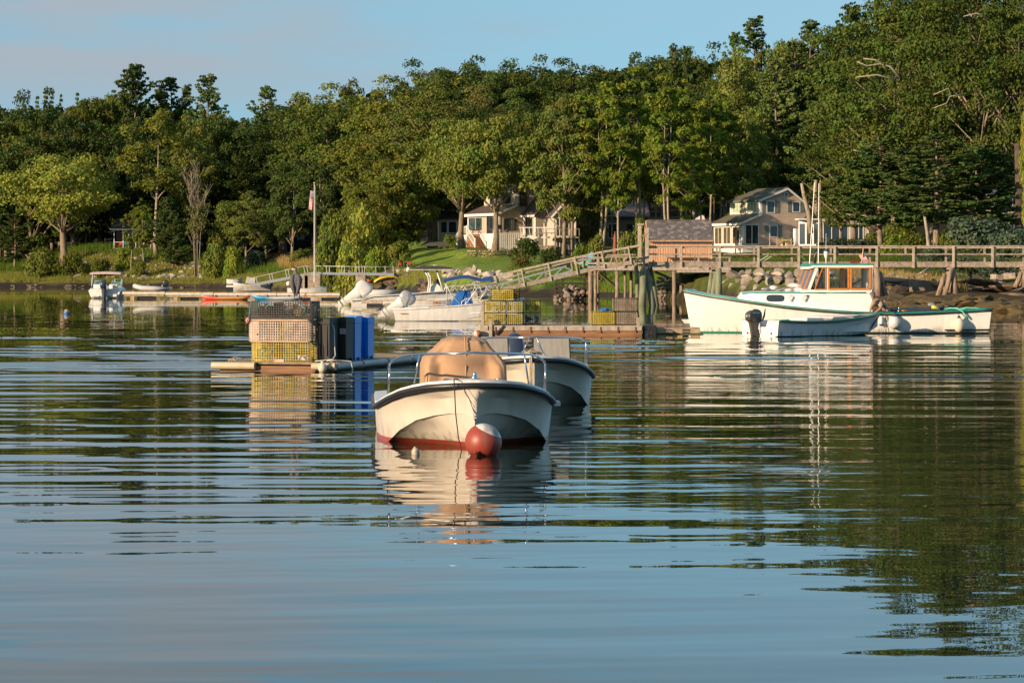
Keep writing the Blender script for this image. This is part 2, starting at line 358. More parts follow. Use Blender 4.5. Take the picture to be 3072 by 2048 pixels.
# ------------------------------------------------------------------ water: one sheet with real low swells
def build_water():
    r = np.random.default_rng(5)
    rows = list(np.arange(845, 900, 2.0)) + list(np.arange(900, 1130, 1.15)) + list(np.arange(1130, 1500, 1.5)) + list(np.arange(1500, 2120, 1.9)) + list(np.linspace(2130, 9000, 30))
    D = np.array([EYE * F / (p - HZ) for p in rows]); D[0] = 900
    px = np.array([-9000, -6000, -4000, -2600, -1600, -900] + list(np.arange(-500, 3600, 11)) + [3900, 4600, 5600, 7200, 9500], float)
    X = np.outer(D, (px - 1536) / F); Y = np.outer(D, np.ones(len(px)))
    Z = np.zeros_like(X)
    dD = np.abs(np.gradient(D))[:, None] * np.ones_like(X)
    def vn(x, y, seed):   # smooth value-like field from a few long sines
        q = np.random.default_rng(seed); o = np.zeros_like(x)
        for _ in range(7):
            a = q.uniform(0, 2 * math.pi); k = q.uniform(.6, 1.6); o += np.sin(k * (x * math.cos(a) + y * math.sin(a)) + q.uniform(0, 6.28))
        return o / 2.6
    patch = np.clip(.85 + .55 * vn(X * .06, Y * .05, 3), .15, 1.7)
    # calm water far off under the shore, livelier in the middle, glassy right in front
    prof = np.interp(Y[:, :1], [8, 14, 20, 28, 42, 60, 95, 110, 160, 230, 450], [1.05, 1.15, 1.4, 2.0, 2.4, 2.0, 1.0, .6, .38, .26, .12])
    side = np.clip(1.0 - .10 * (X / (Y * .1 + 1e-6)), .75, 1.2)
    for i in range(64):
        lam = math.exp(r.uniform(math.log(.7), math.log(3.4)))
        a = math.pi / 2 + r.normal(0, .09 + .16 * (lam < 1.3) + .05 * (lam > 2.6)); k = 2 * math.pi / lam
        slope = .0062 * (1.0 if lam > 1.1 else .62)
        ph = r.uniform(0, 6.28)
        fade = np.clip((lam / (dD * 2.6)) - .3, 0, 1)
        env = np.clip(.5 + .8 * vn(X * .24 + i, Y * .13 + 3 * i, 40 + i % 8), 0, 1.6)
        Z += (slope / k) * fade * env * np.sin(k * (X * math.cos(a) + Y * math.sin(a)) + ph + 1.2 * vn(X * .36, Y * .14, 90 + i % 5))
    # short wavelets that only the nearer rows can carry
    for i in range(40):
        lam = math.exp(r.uniform(math.log(.24), math.log(.95))); a = math.pi / 2 + r.normal(0, .22); k = 2 * math.pi / lam
        fade = np.clip((lam / (dD * 2.6)) - .3, 0, 1) * np.interp(Y, [10, 26, 60, 90], [1, 1, .55, 0])
        env = np.clip(.35 + 1.0 * vn(X * .5 + i, Y * .35 + 3 * i, 140 + i % 8), 0, 1.7)
        Z += (.0078 / k) * fade * env * np.sin(k * (X * math.cos(a) + Y * math.sin(a)) + r.uniform(0, 6.28) + 1.3 * vn(X * .9, Y * .4, 190 + i % 5))
    Z *= patch * prof * side
    inview = (np.abs(X / Y) < .26)
    Z *= inview
    n, m_ = len(px), len(rows)
    vs = np.stack([X, Y, Z], -1).reshape(-1, 3).tolist()
    q = [(j * n + i, (j + 1) * n + i, (j + 1) * n + i + 1, j * n + i + 1) for j in range(m_ - 1) for i in range(n - 1)]
    k = len(vs); d0 = float(D[-1])
    e0, e1 = (m_ - 1) * n, (m_ - 1) * n + n - 1
    vs += [(-60, -300, 0), (60, -300, 0), (-400, -300, 0), (400, -300, 0), (-400, d0, 0), (400, d0, 0)]
    q += [(e0 + i + 1, e0 + i, k) for i in range(n // 2)] + [(e0 + i + 1, e0 + i, k + 1) for i in range(n // 2, n - 1)] + [(k, k + 1, e0 + n // 2)]
    q += [(k + 2, k, e0), (k + 2, e0, k + 4), (k + 1, k + 3, e1), (k + 3, k + 5, e1)]
    me = bpy.data.meshes.new('water'); me.from_pydata(vs, [], q); fixn(me)
    if me.polygons[len(me.polygons) // 2].normal.z < 0: me.flip_normals()
    me.polygons.foreach_set('use_smooth', [True] * len(me.polygons))
    m = bpy.data.materials.new('cove_water'); m.use_nodes = True; me.materials.append(m)
    nn = m.node_tree.nodes; l = m.node_tree.links; b = nn['Principled BSDF']
    b.inputs['Base Color'].default_value = (.012, .02, .014, 1); b.inputs['Roughness'].default_value = .004; b.inputs['IOR'].default_value = 1.46
    b.inputs['Specular IOR Level'].default_value = .5
    t = nn.new('ShaderNodeTexCoord'); mp_ = nn.new('ShaderNodeMapping'); mp_.inputs['Scale'].default_value = (.5, 1.5, 1)
    l.new(t.outputs['Object'], mp_.inputs[0])
    n1 = nn.new('ShaderNodeTexNoise'); n1.inputs['Scale'].default_value = 1.6; n1.inputs['Detail'].default_value = 3
    l.new(mp_.outputs[0], n1.inputs[0])
    # wind patches decide how strong the fine chop is
    mp2 = nn.new('ShaderNodeMapping'); mp2.inputs['Scale'].default_value = (.035, .028, 1); l.new(t.outputs['Object'], mp2.inputs[0])
    n2 = nn.new('ShaderNodeTexNoise'); n2.inputs['Scale'].default_value = 1.0; n2.inputs['Detail'].default_value = 2; l.new(mp2.outputs[0], n2.inputs[0])
    mr = nn.new('ShaderNodeMapRange'); mr.inputs[1].default_value = .47; mr.inputs[2].default_value = .64; mr.inputs[3].default_value = .03; mr.inputs[4].default_value = .7
    l.new(n2.outputs[0], mr.inputs[0])
    bu = nn.new('ShaderNodeBump'); bu.inputs['Distance'].default_value = .02
    l.new(mr.outputs[0], bu.inputs['Strength']); l.new(n1.outputs[0], bu.inputs['Height']); l.new(bu.outputs[0], b.inputs['Normal'])
    tag(put('water', me), 'calm rippled cove water mirroring trees, boats and sky', kind='structure')
build_water()
mb = MB(); mb.bb(-500, 500, -300, 460, -3.2, -3.0)
tag(mb.build('seabed', M('seabed_mud', (.03, .03, .02), .9)), 'muddy bottom of the cove under the water', kind='structure')

# ------------------------------------------------------------------ foliage kit
def leaf_mat(name, col, tr=.25, hv=.04):
    m = bpy.data.materials.new(name); m.use_nodes = True; n = m.node_tree.nodes; l = m.node_tree.links
    for x in list(n): n.remove(x)
    out = n.new('ShaderNodeOutputMaterial'); d = n.new('ShaderNodeBsdfDiffuse'); t = n.new('ShaderNodeBsdfTranslucent'); ms = n.new('ShaderNodeMixShader')
    ms.inputs[0].default_value = tr
    g = n.new('ShaderNodeNewGeometry'); no = n.new('ShaderNodeTexNoise'); no.inputs['Scale'].default_value = .55; no.inputs['Detail'].default_value = 3
    l.new(g.outputs['Position'], no.inputs[0])
    oi = n.new('ShaderNodeObjectInfo')
    hs = n.new('ShaderNodeHueSaturation'); hs.inputs['Color'].default_value = (*col, 1)
    h1 = n.new('ShaderNodeMapRange'); h1.inputs[1].default_value = .3; h1.inputs[2].default_value = .7; h1.inputs[3].default_value = .5 - hv; h1.inputs[4].default_value = .5 + hv
    l.new(no.outputs[0], h1.inputs[0]); l.new(h1.outputs[0], hs.inputs['Hue'])
    v1 = n.new('ShaderNodeMapRange'); v1.inputs[3].default_value = .7; v1.inputs[4].default_value = 1.3; l.new(oi.outputs['Random'], v1.inputs[0])
    v2 = n.new('ShaderNodeMath'); v2.operation = 'MULTIPLY'; v3 = n.new('ShaderNodeMapRange'); v3.inputs[3].default_value = .72; v3.inputs[4].default_value = 1.3
    l.new(g.outputs['Random Per Island'], v3.inputs[0]); l.new(v1.outputs[0], v2.inputs[0]); l.new(v3.outputs[0], v2.inputs[1]); l.new(v2.outputs[0], hs.inputs['Value'])
    l.new(hs.outputs[0], d.inputs[0]); l.new(hs.outputs[0], t.inputs[0])
    l.new(d.outputs[0], ms.inputs[1]); l.new(t.outputs[0], ms.inputs[2]); l.new(ms.outputs[0], out.inputs[0])
    return m
LM = {
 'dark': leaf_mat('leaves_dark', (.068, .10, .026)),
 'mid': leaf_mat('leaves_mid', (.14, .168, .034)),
 'oak': leaf_mat('oak_leaves', (.08, .112, .024)),
 'light': leaf_mat('leaves_light', (.24, .27, .05), .35),
 'lime': leaf_mat('leaves_lime', (.20, .26, .038), .38),
 'brown': leaf_mat('leaves_brownish', (.155, .14, .04)),
 'pine': leaf_mat('pine_needles', (.08, .125, .034), .22),
 'pinel': leaf_mat('pine_needles_olive', (.11, .155, .042), .2),
 'blue': leaf_mat('juniper_needles', (.07, .10, .06), .15),
 'olive': leaf_mat('leaves_olive', (.15, .18, .042)),
}
bark = M('tree_bark', (.26, .20, .14), .9, var=.3, scale=2, bump=.03, stretch=(4, 4, .8))
bark_p = M('pale_bark', (.34, .28, .20), .85, var=.25, scale=2, bump=.02, stretch=(3, 3, 1))

def leaf_mesh(name, c, nrm, sz, asp=.65, mat_=None):
    n = len(c); nrm = nrm / (np.linalg.norm(nrm, axis=1, keepdims=True) + 1e-9)
    rv = rng.normal(size=(n, 3)); a = np.cross(nrm, rv); a /= (np.linalg.norm(a, axis=1, keepdims=True) + 1e-9); b = np.cross(nrm, a)
    s = sz[:, None]
    v = np.stack([c - a * s, c - b * s * asp, c + a * s, c + b * s * asp], 1).reshape(-1, 3)
    me = bpy.data.meshes.new(name); me.vertices.add(4 * n); me.vertices.foreach_set('co', v.astype(np.float32).ravel())
    me.loops.add(4 * n); me.loops.foreach_set('vertex_index', np.arange(4 * n, dtype=np.int32))
    me.polygons.add(n); me.polygons.foreach_set('loop_start', np.arange(0, 4 * n, 4, dtype=np.int32)); me.polygons.foreach_set('loop_total', np.full(n, 4, np.int32))
    me.update(calc_edges=True)
    if mat_: me.materials.append(mat_)
    return me
def clump_leaves(cs, rs, per, up=.55, flat=.62, size=.2, jit=.75):
    out_c, out_n, out_s = [], [], []
    cs = np.array(cs); mid = cs.mean(0)
    for c, r_ in zip(cs, rs):
        k = max(6, int(per * (r_ / np.mean(rs)) ** 2))
        d = rng.normal(size=(k * 2, 3)); d /= np.linalg.norm(d, axis=1, keepdims=True)
        keep = (d[:, 2] > -.35) | (rng.random(len(d)) < .25); d = d[keep][:k]; k = len(d)
        lump = 1 + .28 * np.sin(d[:, 0] * 5 + c[0]) * np.sin(d[:, 1] * 5 + c[1])
        rad = r_ * (.45 + .6 * rng.random(k) ** .5) * lump
        p = c + d * rad[:, None] * np.array([1, 1, flat])
        out = c - mid; out = out / (np.linalg.norm(out) + 1e-6)
        nn_ = d + out * .35 + np.array([0, 0, up]) + rng.normal(size=(k, 3)) * jit
        out_c.append(p); out_n.append(nn_); out_s.append(size * rng.uniform(.6, 1.3, k))
    return np.concatenate(out_c), np.concatenate(out_n), np.concatenate(out_s)

def decid(seed, H=18, W=14, base=.28, ncl=80, per=150, leaf=.21, trunk_r=.35, fork=False, lean=0, gap=0, droop=0, stems=1, flat=.62):
    """broadleaf tree: returns (trunk mesh builder, leaf arrays)"""
    r = random.Random(seed); mbt = MB(); cs, rs = [], []
    zc = H * (base + 1) / 2; rz_ = H * (1 - base) / 2
    lob = [(r.uniform(0, 6.28), r.uniform(.8, 1.25)) for _ in range(6)]
    tops = []
    for s_ in range(stems):
        off = Vector((r.uniform(-1, 1), r.uniform(-1, 1), 0)) * (0 if stems == 1 else W * .07)
        tp = off * 3.2 + Vector((lean, 0, H * .82)); pts = []
        for i in range(8):
            t = i / 7; pts.append(off + (tp - off) * t + Vector((math.sin(t * 5 + seed) * .25, math.cos(t * 4 + seed) * .25, 0)) * (t > 0))
        rr = [trunk_r * (1.35 if i == 0 else 1) * (1 - .85 * i / 7) / (stems ** .4) for i in range(8)]
        mbt.tube(pts, rr, 7); tops.append((pts, rr))
    for i in range(ncl):
        z = r.uniform(-1, 1); th = r.uniform(0, 6.283); q = math.sqrt(1 - z * z)
        rad = r.uniform(.3, 1.0) ** .5
        lb = 1 + .22 * math.sin(th * 2 + lob[0][0]) + .14 * math.sin(th * 3 + lob[1][0] + z * 3)
        shp = lb * (1 - .18 * max(0, z)) * (1 if z > -.3 else 1 - .35 * (-z - .3))
        p = Vector((math.cos(th) * q * W / 2 * rad * shp + lean * .9, math.sin(th) * q * W / 2 * rad * shp, zc + z * rz_ * rad * (1 + .12 * math.sin(th * 3 + lob[2][0]))))
        if droop: p.z -= droop * (Vector((p.x, p.y)).length / (W / 2)) ** 2
        if gap and r.random() < gap and q > .3: continue
        cs.append(p); rs.append(W * r.uniform(.06, .125))
        if i % 5 == 0:
            pts, tr_ = tops[i % len(tops)]
            az = min(.78 * H, max(base * H * .75, p.z - .75 * Vector((p.x, p.y)).length - .04 * H)); k = min(6, int(az / (.82 * H) * 7)); a = pts[k].lerp(pts[k + 1], az / (.82 * H) * 7 - k)
            mid_ = a.lerp(p, .5) + Vector((r.uniform(-.5, .5), r.uniform(-.5, .5), r.uniform(-.2, .9)))
            e = p + Vector((0, 0, .15)); r0 = tr_[k] * r.uniform(.3, .5)
            mbt.tube([a, a.lerp(mid_, .5) + Vector((r.uniform(-.2, .2), 0, .1)), mid_, e], [r0, r0 * .8, r0 * .55, .03], 5)
    lc = clump_leaves([tuple(p) for p in cs], rs, per, size=leaf, flat=flat)
    return mbt, lc
def pine(seed, H=24, W=9, base=.3, leaf=.3, dens=1.0, open_=.75, droop=0.0):
    r = random.Random(seed); mbt = MB(); r0 = .32
    mbt.tube([(math.sin(i + seed) * .12, math.cos(i) * .12, H * i / 8) for i in range(9)], [r0 * (1 - .93 * i / 8) + .02 for i in range(9)], 7)
    cs, rs = [], []; z = H * base
    while z < H * .985:
        t = (z / H - base) / (1 - base); ln = W / 2 * (min(1, .55 + t * 1.6) if t < .28 else (1 - (t - .28) / .72) ** .75) + .35
        nb = r.choice([3, 4, 4, 5]); th0 = r.uniform(0, 6.28)
        for b in range(nb):
            if r.random() > open_ + .15: continue
            th = th0 + b * 6.283 / nb + r.uniform(-.4, .4); l_ = ln * r.uniform(.5, 1.25)
            rise = l_ * (r.uniform(.05, .35) + .5 * t) - droop * l_
            e = Vector((math.cos(th) * l_, math.sin(th) * l_, z + rise)); a = Vector((0, 0, z))
            mbt.tube([a, a.lerp(e, .5) - Vector((0, 0, .12 * l_)), e], [.07, .05, .02], 4)
            k = max(2, int(l_ / .6))
            for j in range(k):
                u = .35 + .65 * (j + .5) / k
                p = a.lerp(e, u) - Vector((0, 0, .12 * l_ * 4 * u * (1 - u)))
                p += Vector((-math.sin(th), math.cos(th), 0)) * r.uniform(-.3, .3) * l_ * .45
                cs.append(tuple(p)); rs.append(r.uniform(.36, .66) * (.65 + .4 * (1 - t)))
        z += H * r.uniform(.016, .032)
    lc = clump_leaves(cs, rs, 26 * dens, up=.5, flat=.42, size=leaf * .75, jit=.9)
    return mbt, lc
def spruce(seed, H=20, W=6, leaf=.24):
    r = random.Random(seed); mbt = MB(); mbt.tube([(0, 0, 0), (0, 0, H * .5), (0, 0, H)], [.25, .15, .02], 6)
    cs, rs = [], []; z = H * .08
    while z < H:
        t = z / H; ln = W / 2 * (1 - t) ** .9 + .15; n = max(3, int(7 * (1 - t)) + 3)
        for b in range(n):
            th = r.uniform(0, 6.28); l_ = ln * r.uniform(.7, 1.15)
            for u in (.5, .85):
                cs.append((math.cos(th) * l_ * u, math.sin(th) * l_ * u, z - .18 * l_ * u)); rs.append(.25 + .35 * (1 - t))
        z += H * .028
    return mbt, clump_leaves(cs, rs, 22, up=.3, flat=.5, size=leaf)
def sparse_tree(seed, H=16, W=9):
    r = random.Random(seed); mbt = MB(); tips = []
    for s_ in range(6):
        th = r.uniform(0, 6.28); e = Vector((math.cos(th) * W * .22, math.sin(th) * W * .22, H * r.uniform(.7, 1)))
        b0 = Vector((math.cos(th) * .3, math.sin(th) * .3, 0)); md = b0.lerp(e, .5) - Vector((math.cos(th), math.sin(th), 0)) * .4
        mbt.tube([b0, md, e], [.09, .06, .015], 5)
        for k in range(16):
            t = r.uniform(.3, .97); a = b0.lerp(md, t * 2) if t < .5 else md.lerp(e, t * 2 - 1)
            ph = r.uniform(0, 6.28); l_ = r.uniform(1.2, 3.6) * (1.15 - t * .5)
            q = a + Vector((math.cos(ph) * l_ * .55, math.sin(ph) * l_ * .55, l_ * .7)); mbt.tube([a, a.lerp(q, .5) - Vector((0, 0, .12)), q], [.045, .03, .012], 4)
            tips.append(q)
            for _ in range(3):
                p2 = a.lerp(q, r.uniform(.4, .95)); q2 = p2 + Vector((r.uniform(-.7, .7), r.uniform(-.7, .7), r.uniform(.2, 1.1))); mbt.tube([p2, q2], [.018, .008], 3)
    cs = [tuple(t) for t in tips if t.z < H * .62]; rs = [r.uniform(.5, .9) for _ in cs]
    return mbt, clump_leaves(cs, rs, 34, size=.15)
def bush(seed, W=3, H=2.2, ncl=26, per=85, leaf=.10):
    r = random.Random(seed); cs, rs = [], []
    for i in range(ncl):
        th = r.uniform(0, 6.28); z = r.uniform(0.05, 1); q = math.sqrt(max(0, 1 - z * z * .9)); rad = r.uniform(.55, 1)
        cs.append((math.cos(th) * q * W / 2 * rad * .82, math.sin(th) * q * W / 2 * rad * .82, z * H * .82)); rs.append(W * r.uniform(.12, .2))
    mbt = MB()
    for i in range(7): mbt.tube([(0, 0, 0), cs[i]], [.05, .015], 4)
    return mbt, clump_leaves(cs, rs, per, size=leaf, flat=.8)

TREE = {}
def reg(kind, gen, H, W, bk=bark):
    mbt, lc = gen; me_t = mbt.mesh(kind + '_trunk'); me_t.materials.append(bk); me_t.polygons.foreach_set('use_smooth', [True] * len(me_t.polygons))
    TREE[kind] = (me_t, lc, H, W, {})
def crown_mesh(kind, leafk):
    me_t, lc, H, W, cache = TREE[kind]
    if leafk not in cache:
        if cache:
            me = next(iter(cache.values())).copy(); me.materials.clear(); me.materials.append(LM[leafk])
        else: me = leaf_mesh(kind + '_crown', *lc, mat_=LM[leafk])
        cache[leafk] = me
    return cache[leafk]
reg('maple_a', decid(1, 18, 14, .25, 110, 150), 18, 14)
reg('maple_b', decid(2, 18, 12, .22, 100, 150, gap=.1), 18, 12)
reg('maple_c', decid(3, 18, 15, .2, 120, 140, fork=True), 18, 15)
reg('oak_a', decid(4, 18, 19, .38, 125, 150, gap=.2, trunk_r=.6, leaf=.24), 18, 19)
reg('oak_b', decid(5, 20, 20, .22, 135, 150, gap=.15, trunk_r=.6, leaf=.24), 20, 20)
reg('tall_a', decid(6, 20, 8, .29, 95, 140, gap=.1, stems=2, trunk_r=.24, leaf=.19), 20, 8, bark_p)
reg('tall_b', decid(7, 20, 7, .32, 85, 140, gap=.1, trunk_r=.22, leaf=.19), 20, 7, bark_p)
reg('oak_c', decid(14, 24, 16, .2, 230, 130, leaf=.17, trunk_r=.5, flat=.42, gap=.08), 24, 16)
reg('maple_t', decid(15, 24, 14, .25, 150, 130, leaf=.22), 24, 14)
reg('full', decid(8, 16, 12, .04, 120, 140, leaf=.2), 16, 12)
reg('locust', decid(9, 20, 11, .38, 75, 130, gap=.22, trunk_r=.3, leaf=.19), 20, 11, bark_p)
reg('pine_a', pine(21, 24, 10, .35), 24, 10)
reg('pine_b', pine(22, 24, 9, .25, open_=.6), 24, 9)
reg('pine_d', pine(24, 24, 11, .27, dens=1.2, open_=.85, droop=.15), 24, 11)
reg('pine_e', pine(25, 24, 9, .5, dens=1.2, open_=.85, droop=.2), 24, 9)
reg('pine_c', pine(23, 22, 12, .12, dens=1.3, open_=.9), 22, 12)
reg('spruce', spruce(31), 20, 6)
reg('sparse', sparse_tree(41), 16, 9, bark_p)
reg('bush_a', bush(51), 2.2, 3); reg('bush_b', bush(52, 3.4, 1.8, 30), 1.8, 3.4)
NT = {'i': 0}
def plant(kind, leafk, px, D, top, wpx, label, cat='tree', group=None, name=None, dz=0, nb=None, rz=None):
    me_t, lc, H, W, _ = TREE[kind]; g = G(px, D)
    g.z += dz - .15
    h = ZD(top, D) - g.z; w = wpx * D / F
    NT['i'] += 1; rr = random.Random(NT['i'] * 13)
    nm_ = name or ('pine_tree' if 'pine' in kind else 'spruce_tree' if kind == 'spruce' else 'bush' if 'bush' in kind else 'broadleaf_tree')
    e = thing(nm_, label, cat, g, rr.uniform(0, 6.28) if rz is None else rz, group); e.scale = (w / W, w / W, max(h, .4) / H)
    put('trunk' if 'bush' not in kind else 'stem', me_t, e); put('crown' if 'bush' not in kind else 'foliage', crown_mesh(kind, leafk), e)
    return e
# ------------------------------------------------------------------ boats in the foreground
def loft_hull(stations, name, m, parent, smooth=True, transom=True, both=True):
    """stations: [(x, [(y,z),...sheer to keel])]; mirrored"""
    rr = []
    for x, pr in stations:
        ring = [(x, -y, z) for y, z in pr] + [(x, y, z) for y, z in reversed(pr[:-1])]
        rr.append(ring)
    mb = MB(); mb.rings(rr, closed=False, cap=(False, transom)); return mb.build(name, m, parent, smooth=smooth)
def outboard(parent, loc, rz, tilt, cowl, leg_m, scale=1.0, letters=None, stripe=None, name='outboard_motor', rx=0, box=.5):
    """parts and sub-parts hang under one child mesh of the boat: cowling > leg, propeller, bracket"""
    mb = MB()
    # cowling: rounded, taller at the front
    prof = [(.0, .12, .20), (.05, .17, .28), (.2, .18, .32), (.36, .17, .31), (.45, .145, .26), (.50, .10, .17), (.515, .03, .06)]
    rr = []
    for z, a, b in prof:
        ring = []
        for j in range(18):
            t = 2 * math.pi * j / 18; ct, st = math.cos(t), math.sin(t)
            e = box; ring.append((math.copysign(abs(ct) ** e, ct) * b - .05 - z * .06, math.copysign(abs(st) ** e, st) * a, z + .55 + .05 * ct * (z > .2)))
        rr.append(ring)
    mb.rings(rr); o = mb.build(name, cowl, parent, smooth=50)
    o.location = loc; o.rotation_euler = (rx, tilt, rz); o.scale = (scale,) * 3
    lg = MB(); lg.rings([[(x * sx - .04, y * sy, z) for x, y in ((.5, 1), (1, .5), (1, -.5), (.5, -1), (-.5, -1), (-1, -.5), (-1, .5), (-.5, 1))] for z, sx, sy in ((.56, .24, .15), (.42, .20, .12), (.2, .17, .10), (-.05, .14, .075), (-.22, .14, .045))])
    lg.bb(-.28, .14, -.085, .085, -.13, -.11)
    lg.lathe([(.01, -.19), (.05, -.12), (.055, .08), (.03, .16)], (-.05, 0, -.3), 10, (1, 0, 0))
    lg.ext([(-.14, .012, -.3), (.06, .012, -.3), (-.02, .012, -.56), (-.12, .012, -.5)], (0, -.024, 0))
    lg.build('leg', leg_m, o, smooth=40)
    br = MB(); br.bb(.08, .2, -.14, .14, .2, .52); br.bb(.1, .24, -.17, -.13, .05, .5); br.bb(.1, .24, .13, .17, .05, .5); br.build('bracket', dark_plastic if leg_m is dark_plastic else alu, o, bev=.01)
    pr = MB()
    for k in range(3):
        t = k * 2.094; a = Vector((-.26, math.cos(t) * .04, -.3 + math.sin(t) * .04)); b = Vector((-.3, math.cos(t + .3) * .19, -.3 + math.sin(t + .3) * .19)); c_ = Vector((-.23, math.cos(t - .4) * .17, -.3 + math.sin(t - .4) * .17))
        pr.ext([a, b, c_], (-.012, 0, 0))
    pr.lathe([(.01, -.06), (.045, -.03), (.045, .06)], (-.26, 0, -.3), 8, (1, 0, 0)); pr.build('propeller', dark_plastic, o)
    if stripe:
        sp = MB(); sp.bb(-.24, .12, -.19, -.187, .62, .66); sp.build('stripe', stripe, o)
    return o
def text(s, size, m, parent, loc, rot, name='lettering', ext=.002):
    cu = bpy.data.curves.new(name, 'FONT'); cu.body = s; cu.size = size; cu.extrude = ext; cu.align_x = 'CENTER'; cu.align_y = 'CENTER'
    o = bpy.data.objects.new(name, cu); C.objects.link(o); o.data.materials.append(m); me = bpy.data.meshes.new_from_object(o); bpy.data.objects.remove(o); return put(name, me, parent, loc=loc, rot=rot)

WS = [0, .04, .12, .25, .42, .65, .95, 1.35, 1.8, 2.4, 3.4, 5.0]
def wb(t): return lerp([(0, .05), (.04, .20), (.12, .36), (.25, .53), (.42, .68), (.65, .82), (.95, .94), (1.35, 1.03), (1.8, 1.06), (2.4, 1.06), (5, .98)], t)
WB2 = [(0, .02), (.04, .05), (.12, .13), (.25, .27), (.42, .45), (.65, .66), (.95, .85), (1.35, .98), (1.8, 1.03), (2.4, 1.05), (5, .97)]
def ws(t): return lerp([(0, .74), (.25, .71), (.65, .63), (1.0, .55), (1.4, .475), (1.8, .435), (2.4, .42), (5, .42)], t)
def skiff_hull(root, hull_m, cap_m, rub_m):
    st = []
    for t in WS:
        b, s = wb(t), ws(t); cz = lerp([(0, .33), (.12, .37), (.3, .37), (.6, .30), (1.0, .13), (1.4, -.03), (2, -.10), (5, -.12)], t); cy = lerp(WB2, t) * .97; bm = lerp(WB2, t)
        kz = lerp([(0, .30), (.05, .12), (.12, -.02), (.3, -.12), (.8, -.2), (2, -.22), (5, -.22)], t)
        off = lerp([(0, 0), (.25, .10), (.65, .2), (1.0, .22), (2, .1), (5, .05)], t)
        # sheer, flared topside, outer chine, tunnel roof, inner lip, keel
        pr = [(b, s - .05), (b * .6 + bm * .4, s - .11), (b * .1 + bm * .9, (s + cz) / 2), (cy, cz), (cy * .88, cz + .0), (cy * .66, cz * .72 + kz * .28), (cy * .4, cz * .44 + kz * .56), (cy * .15, cz * .15 + kz * .85), (0, kz)]
        fwd = lambda z: -.02 * max(0, z)
        st.append((t, pr))
    # bow points along -x here; rings bend so the stem stays upright
    rr = []
    for t, pr in st:
        rr.append([(t + .04 * (1 - max(z, 0) / .74) * max(0, 1 - t * 1.2), -y, z) for y, z in pr] + [(t + .04 * (1 - max(z, 0) / .74) * max(0, 1 - t * 1.2), y, z) for y, z in reversed(pr[:-1])])
    mb = MB(); mb.rings(rr, closed=False, cap=(True, True)); hull = mb.build('hull', hull_m, root, smooth=40)
    # gunwale cap, inner wall and cockpit floor
    oc, ic, iw = [], [], []
    for t in WS:
        oc.append((t, wb(t) + .012, ws(t))); 
    def side(sg):
        a, b_, c_, d_ = [], [], [], []
        for t in WS:
            t2 = max(t, .0) + (.28 if t < .2 else .12 if t < .6 else 0) ; inn = max(wb(t) - .19, .0)
            a.append((t - .015, sg * (wb(t) + .01), ws(t) - .055)); b_.append((t, sg * wb(t), ws(t) + .005)); c_.append((t2 if t < .6 else t, sg * inn, ws(t) + .02)); d_.append((t2 if t < .6 else t, sg * inn * .97, ws(t) - .3))
        return a, b_, c_, d_
    L_, R_ = side(-1), side(1); mb = MB()
    for S in (L_, R_): mb.rings([S[0], S[1], S[2], S[3]], closed=False, cap=(False, False))
    mb.quad(L_[0][0], L_[1][0], R_[1][0], R_[0][0]); mb.quad(L_[1][0], L_[2][0], R_[2][0], R_[1][0])
    mb.build('gunwale_cap', cap_m, root, smooth=40)
    fl = MB(); fl.rings([[(x, -max(lerp(WB2, x) * .85 - .12, .01), .3), (x, max(lerp(WB2, x) * .85 - .12, .01), .3)] for x in WS[2:]], closed=False, cap=(False, False)); fl.build('cockpit_floor', cap_m, root)
    dk = MB(); n = [t for t in WS if t <= .95]
    dk.rings([[(max(x, .16), -max(wb(x) - .17, .02), ws(x) - .0), (max(x, .16), 0, ws(x) + .03), (max(x, .16), max(wb(x) - .17, .02), ws(x) - .0)] for x in n], closed=False, cap=(False, False)); dk.build('foredeck', cap_m, root, smooth=True)
    pts = [(t - .012, -(wb(t) + .02), ws(t) - .055) for t in reversed(WS)] + [(t - .012, (wb(t) + .02), ws(t) - .055) for t in WS]
    MB().tube(pts, .033, 8).build('rub_rail', rub_m, root, smooth=True)
    return hull
def bow_rail(root, hts, tend, stanch, pts_extra=None):
    T = [0.06, .1, .2, .35, .55, .8, 1.1, tend]
    def pt(t, sg, h): return (t + .1, sg * max(wb(t) - .07, .03), h)
    def hh(t): return lerp(hts, t)
    left = [pt(t, -1, hh(t)) for t in T]; right = [pt(t, 1, hh(t)) for t in T]
    dn = lambda sg: [(tend + .22, sg * (wb(tend) - .06), hh(tend) - .05), (tend + .3, sg * (wb(tend) - .06), hh(tend) - .18), (tend + .33, sg * (wb(tend) - .06), ws(tend))]
    pts = list(reversed(dn(-1))) + list(reversed(left)) + [(.1, 0, hh(0) + .005)] + right + dn(1)
    mb = MB(); mb.tube(pts, .0135, 8)
    for t, dt in stanch:
        for sg in (-1, 1): mb.tube([pt(t, sg, hh(t)), (t + .1 + dt, sg * (wb(t + dt) - .07), ws(t + dt) + .01)], .011, 7); mb.lathe([(.03, 0), (.03, .012)], (t + .1 + dt, sg * (wb(t + dt) - .07), ws(t + dt) + .006), 8)
    mb.build('bow_rail', steel, root, smooth=True)
def cleat(mb, x, y, z, s=.06, ang=0):
    a = Vector((math.cos(ang), math.sin(ang), 0)) * s
    mb.tube([Vector((x, y, z + .035)) - a, Vector((x, y, z + .04)), Vector((x, y, z + .035)) + a], .009, 6); mb.tube([Vector((x, y, z)) - a * .35, Vector((x, y, z + .04)) - a * .35], .008, 6); mb.tube([Vector((x, y, z)) + a * .35, Vector((x, y, z + .04)) + a * .35], .008, 6)

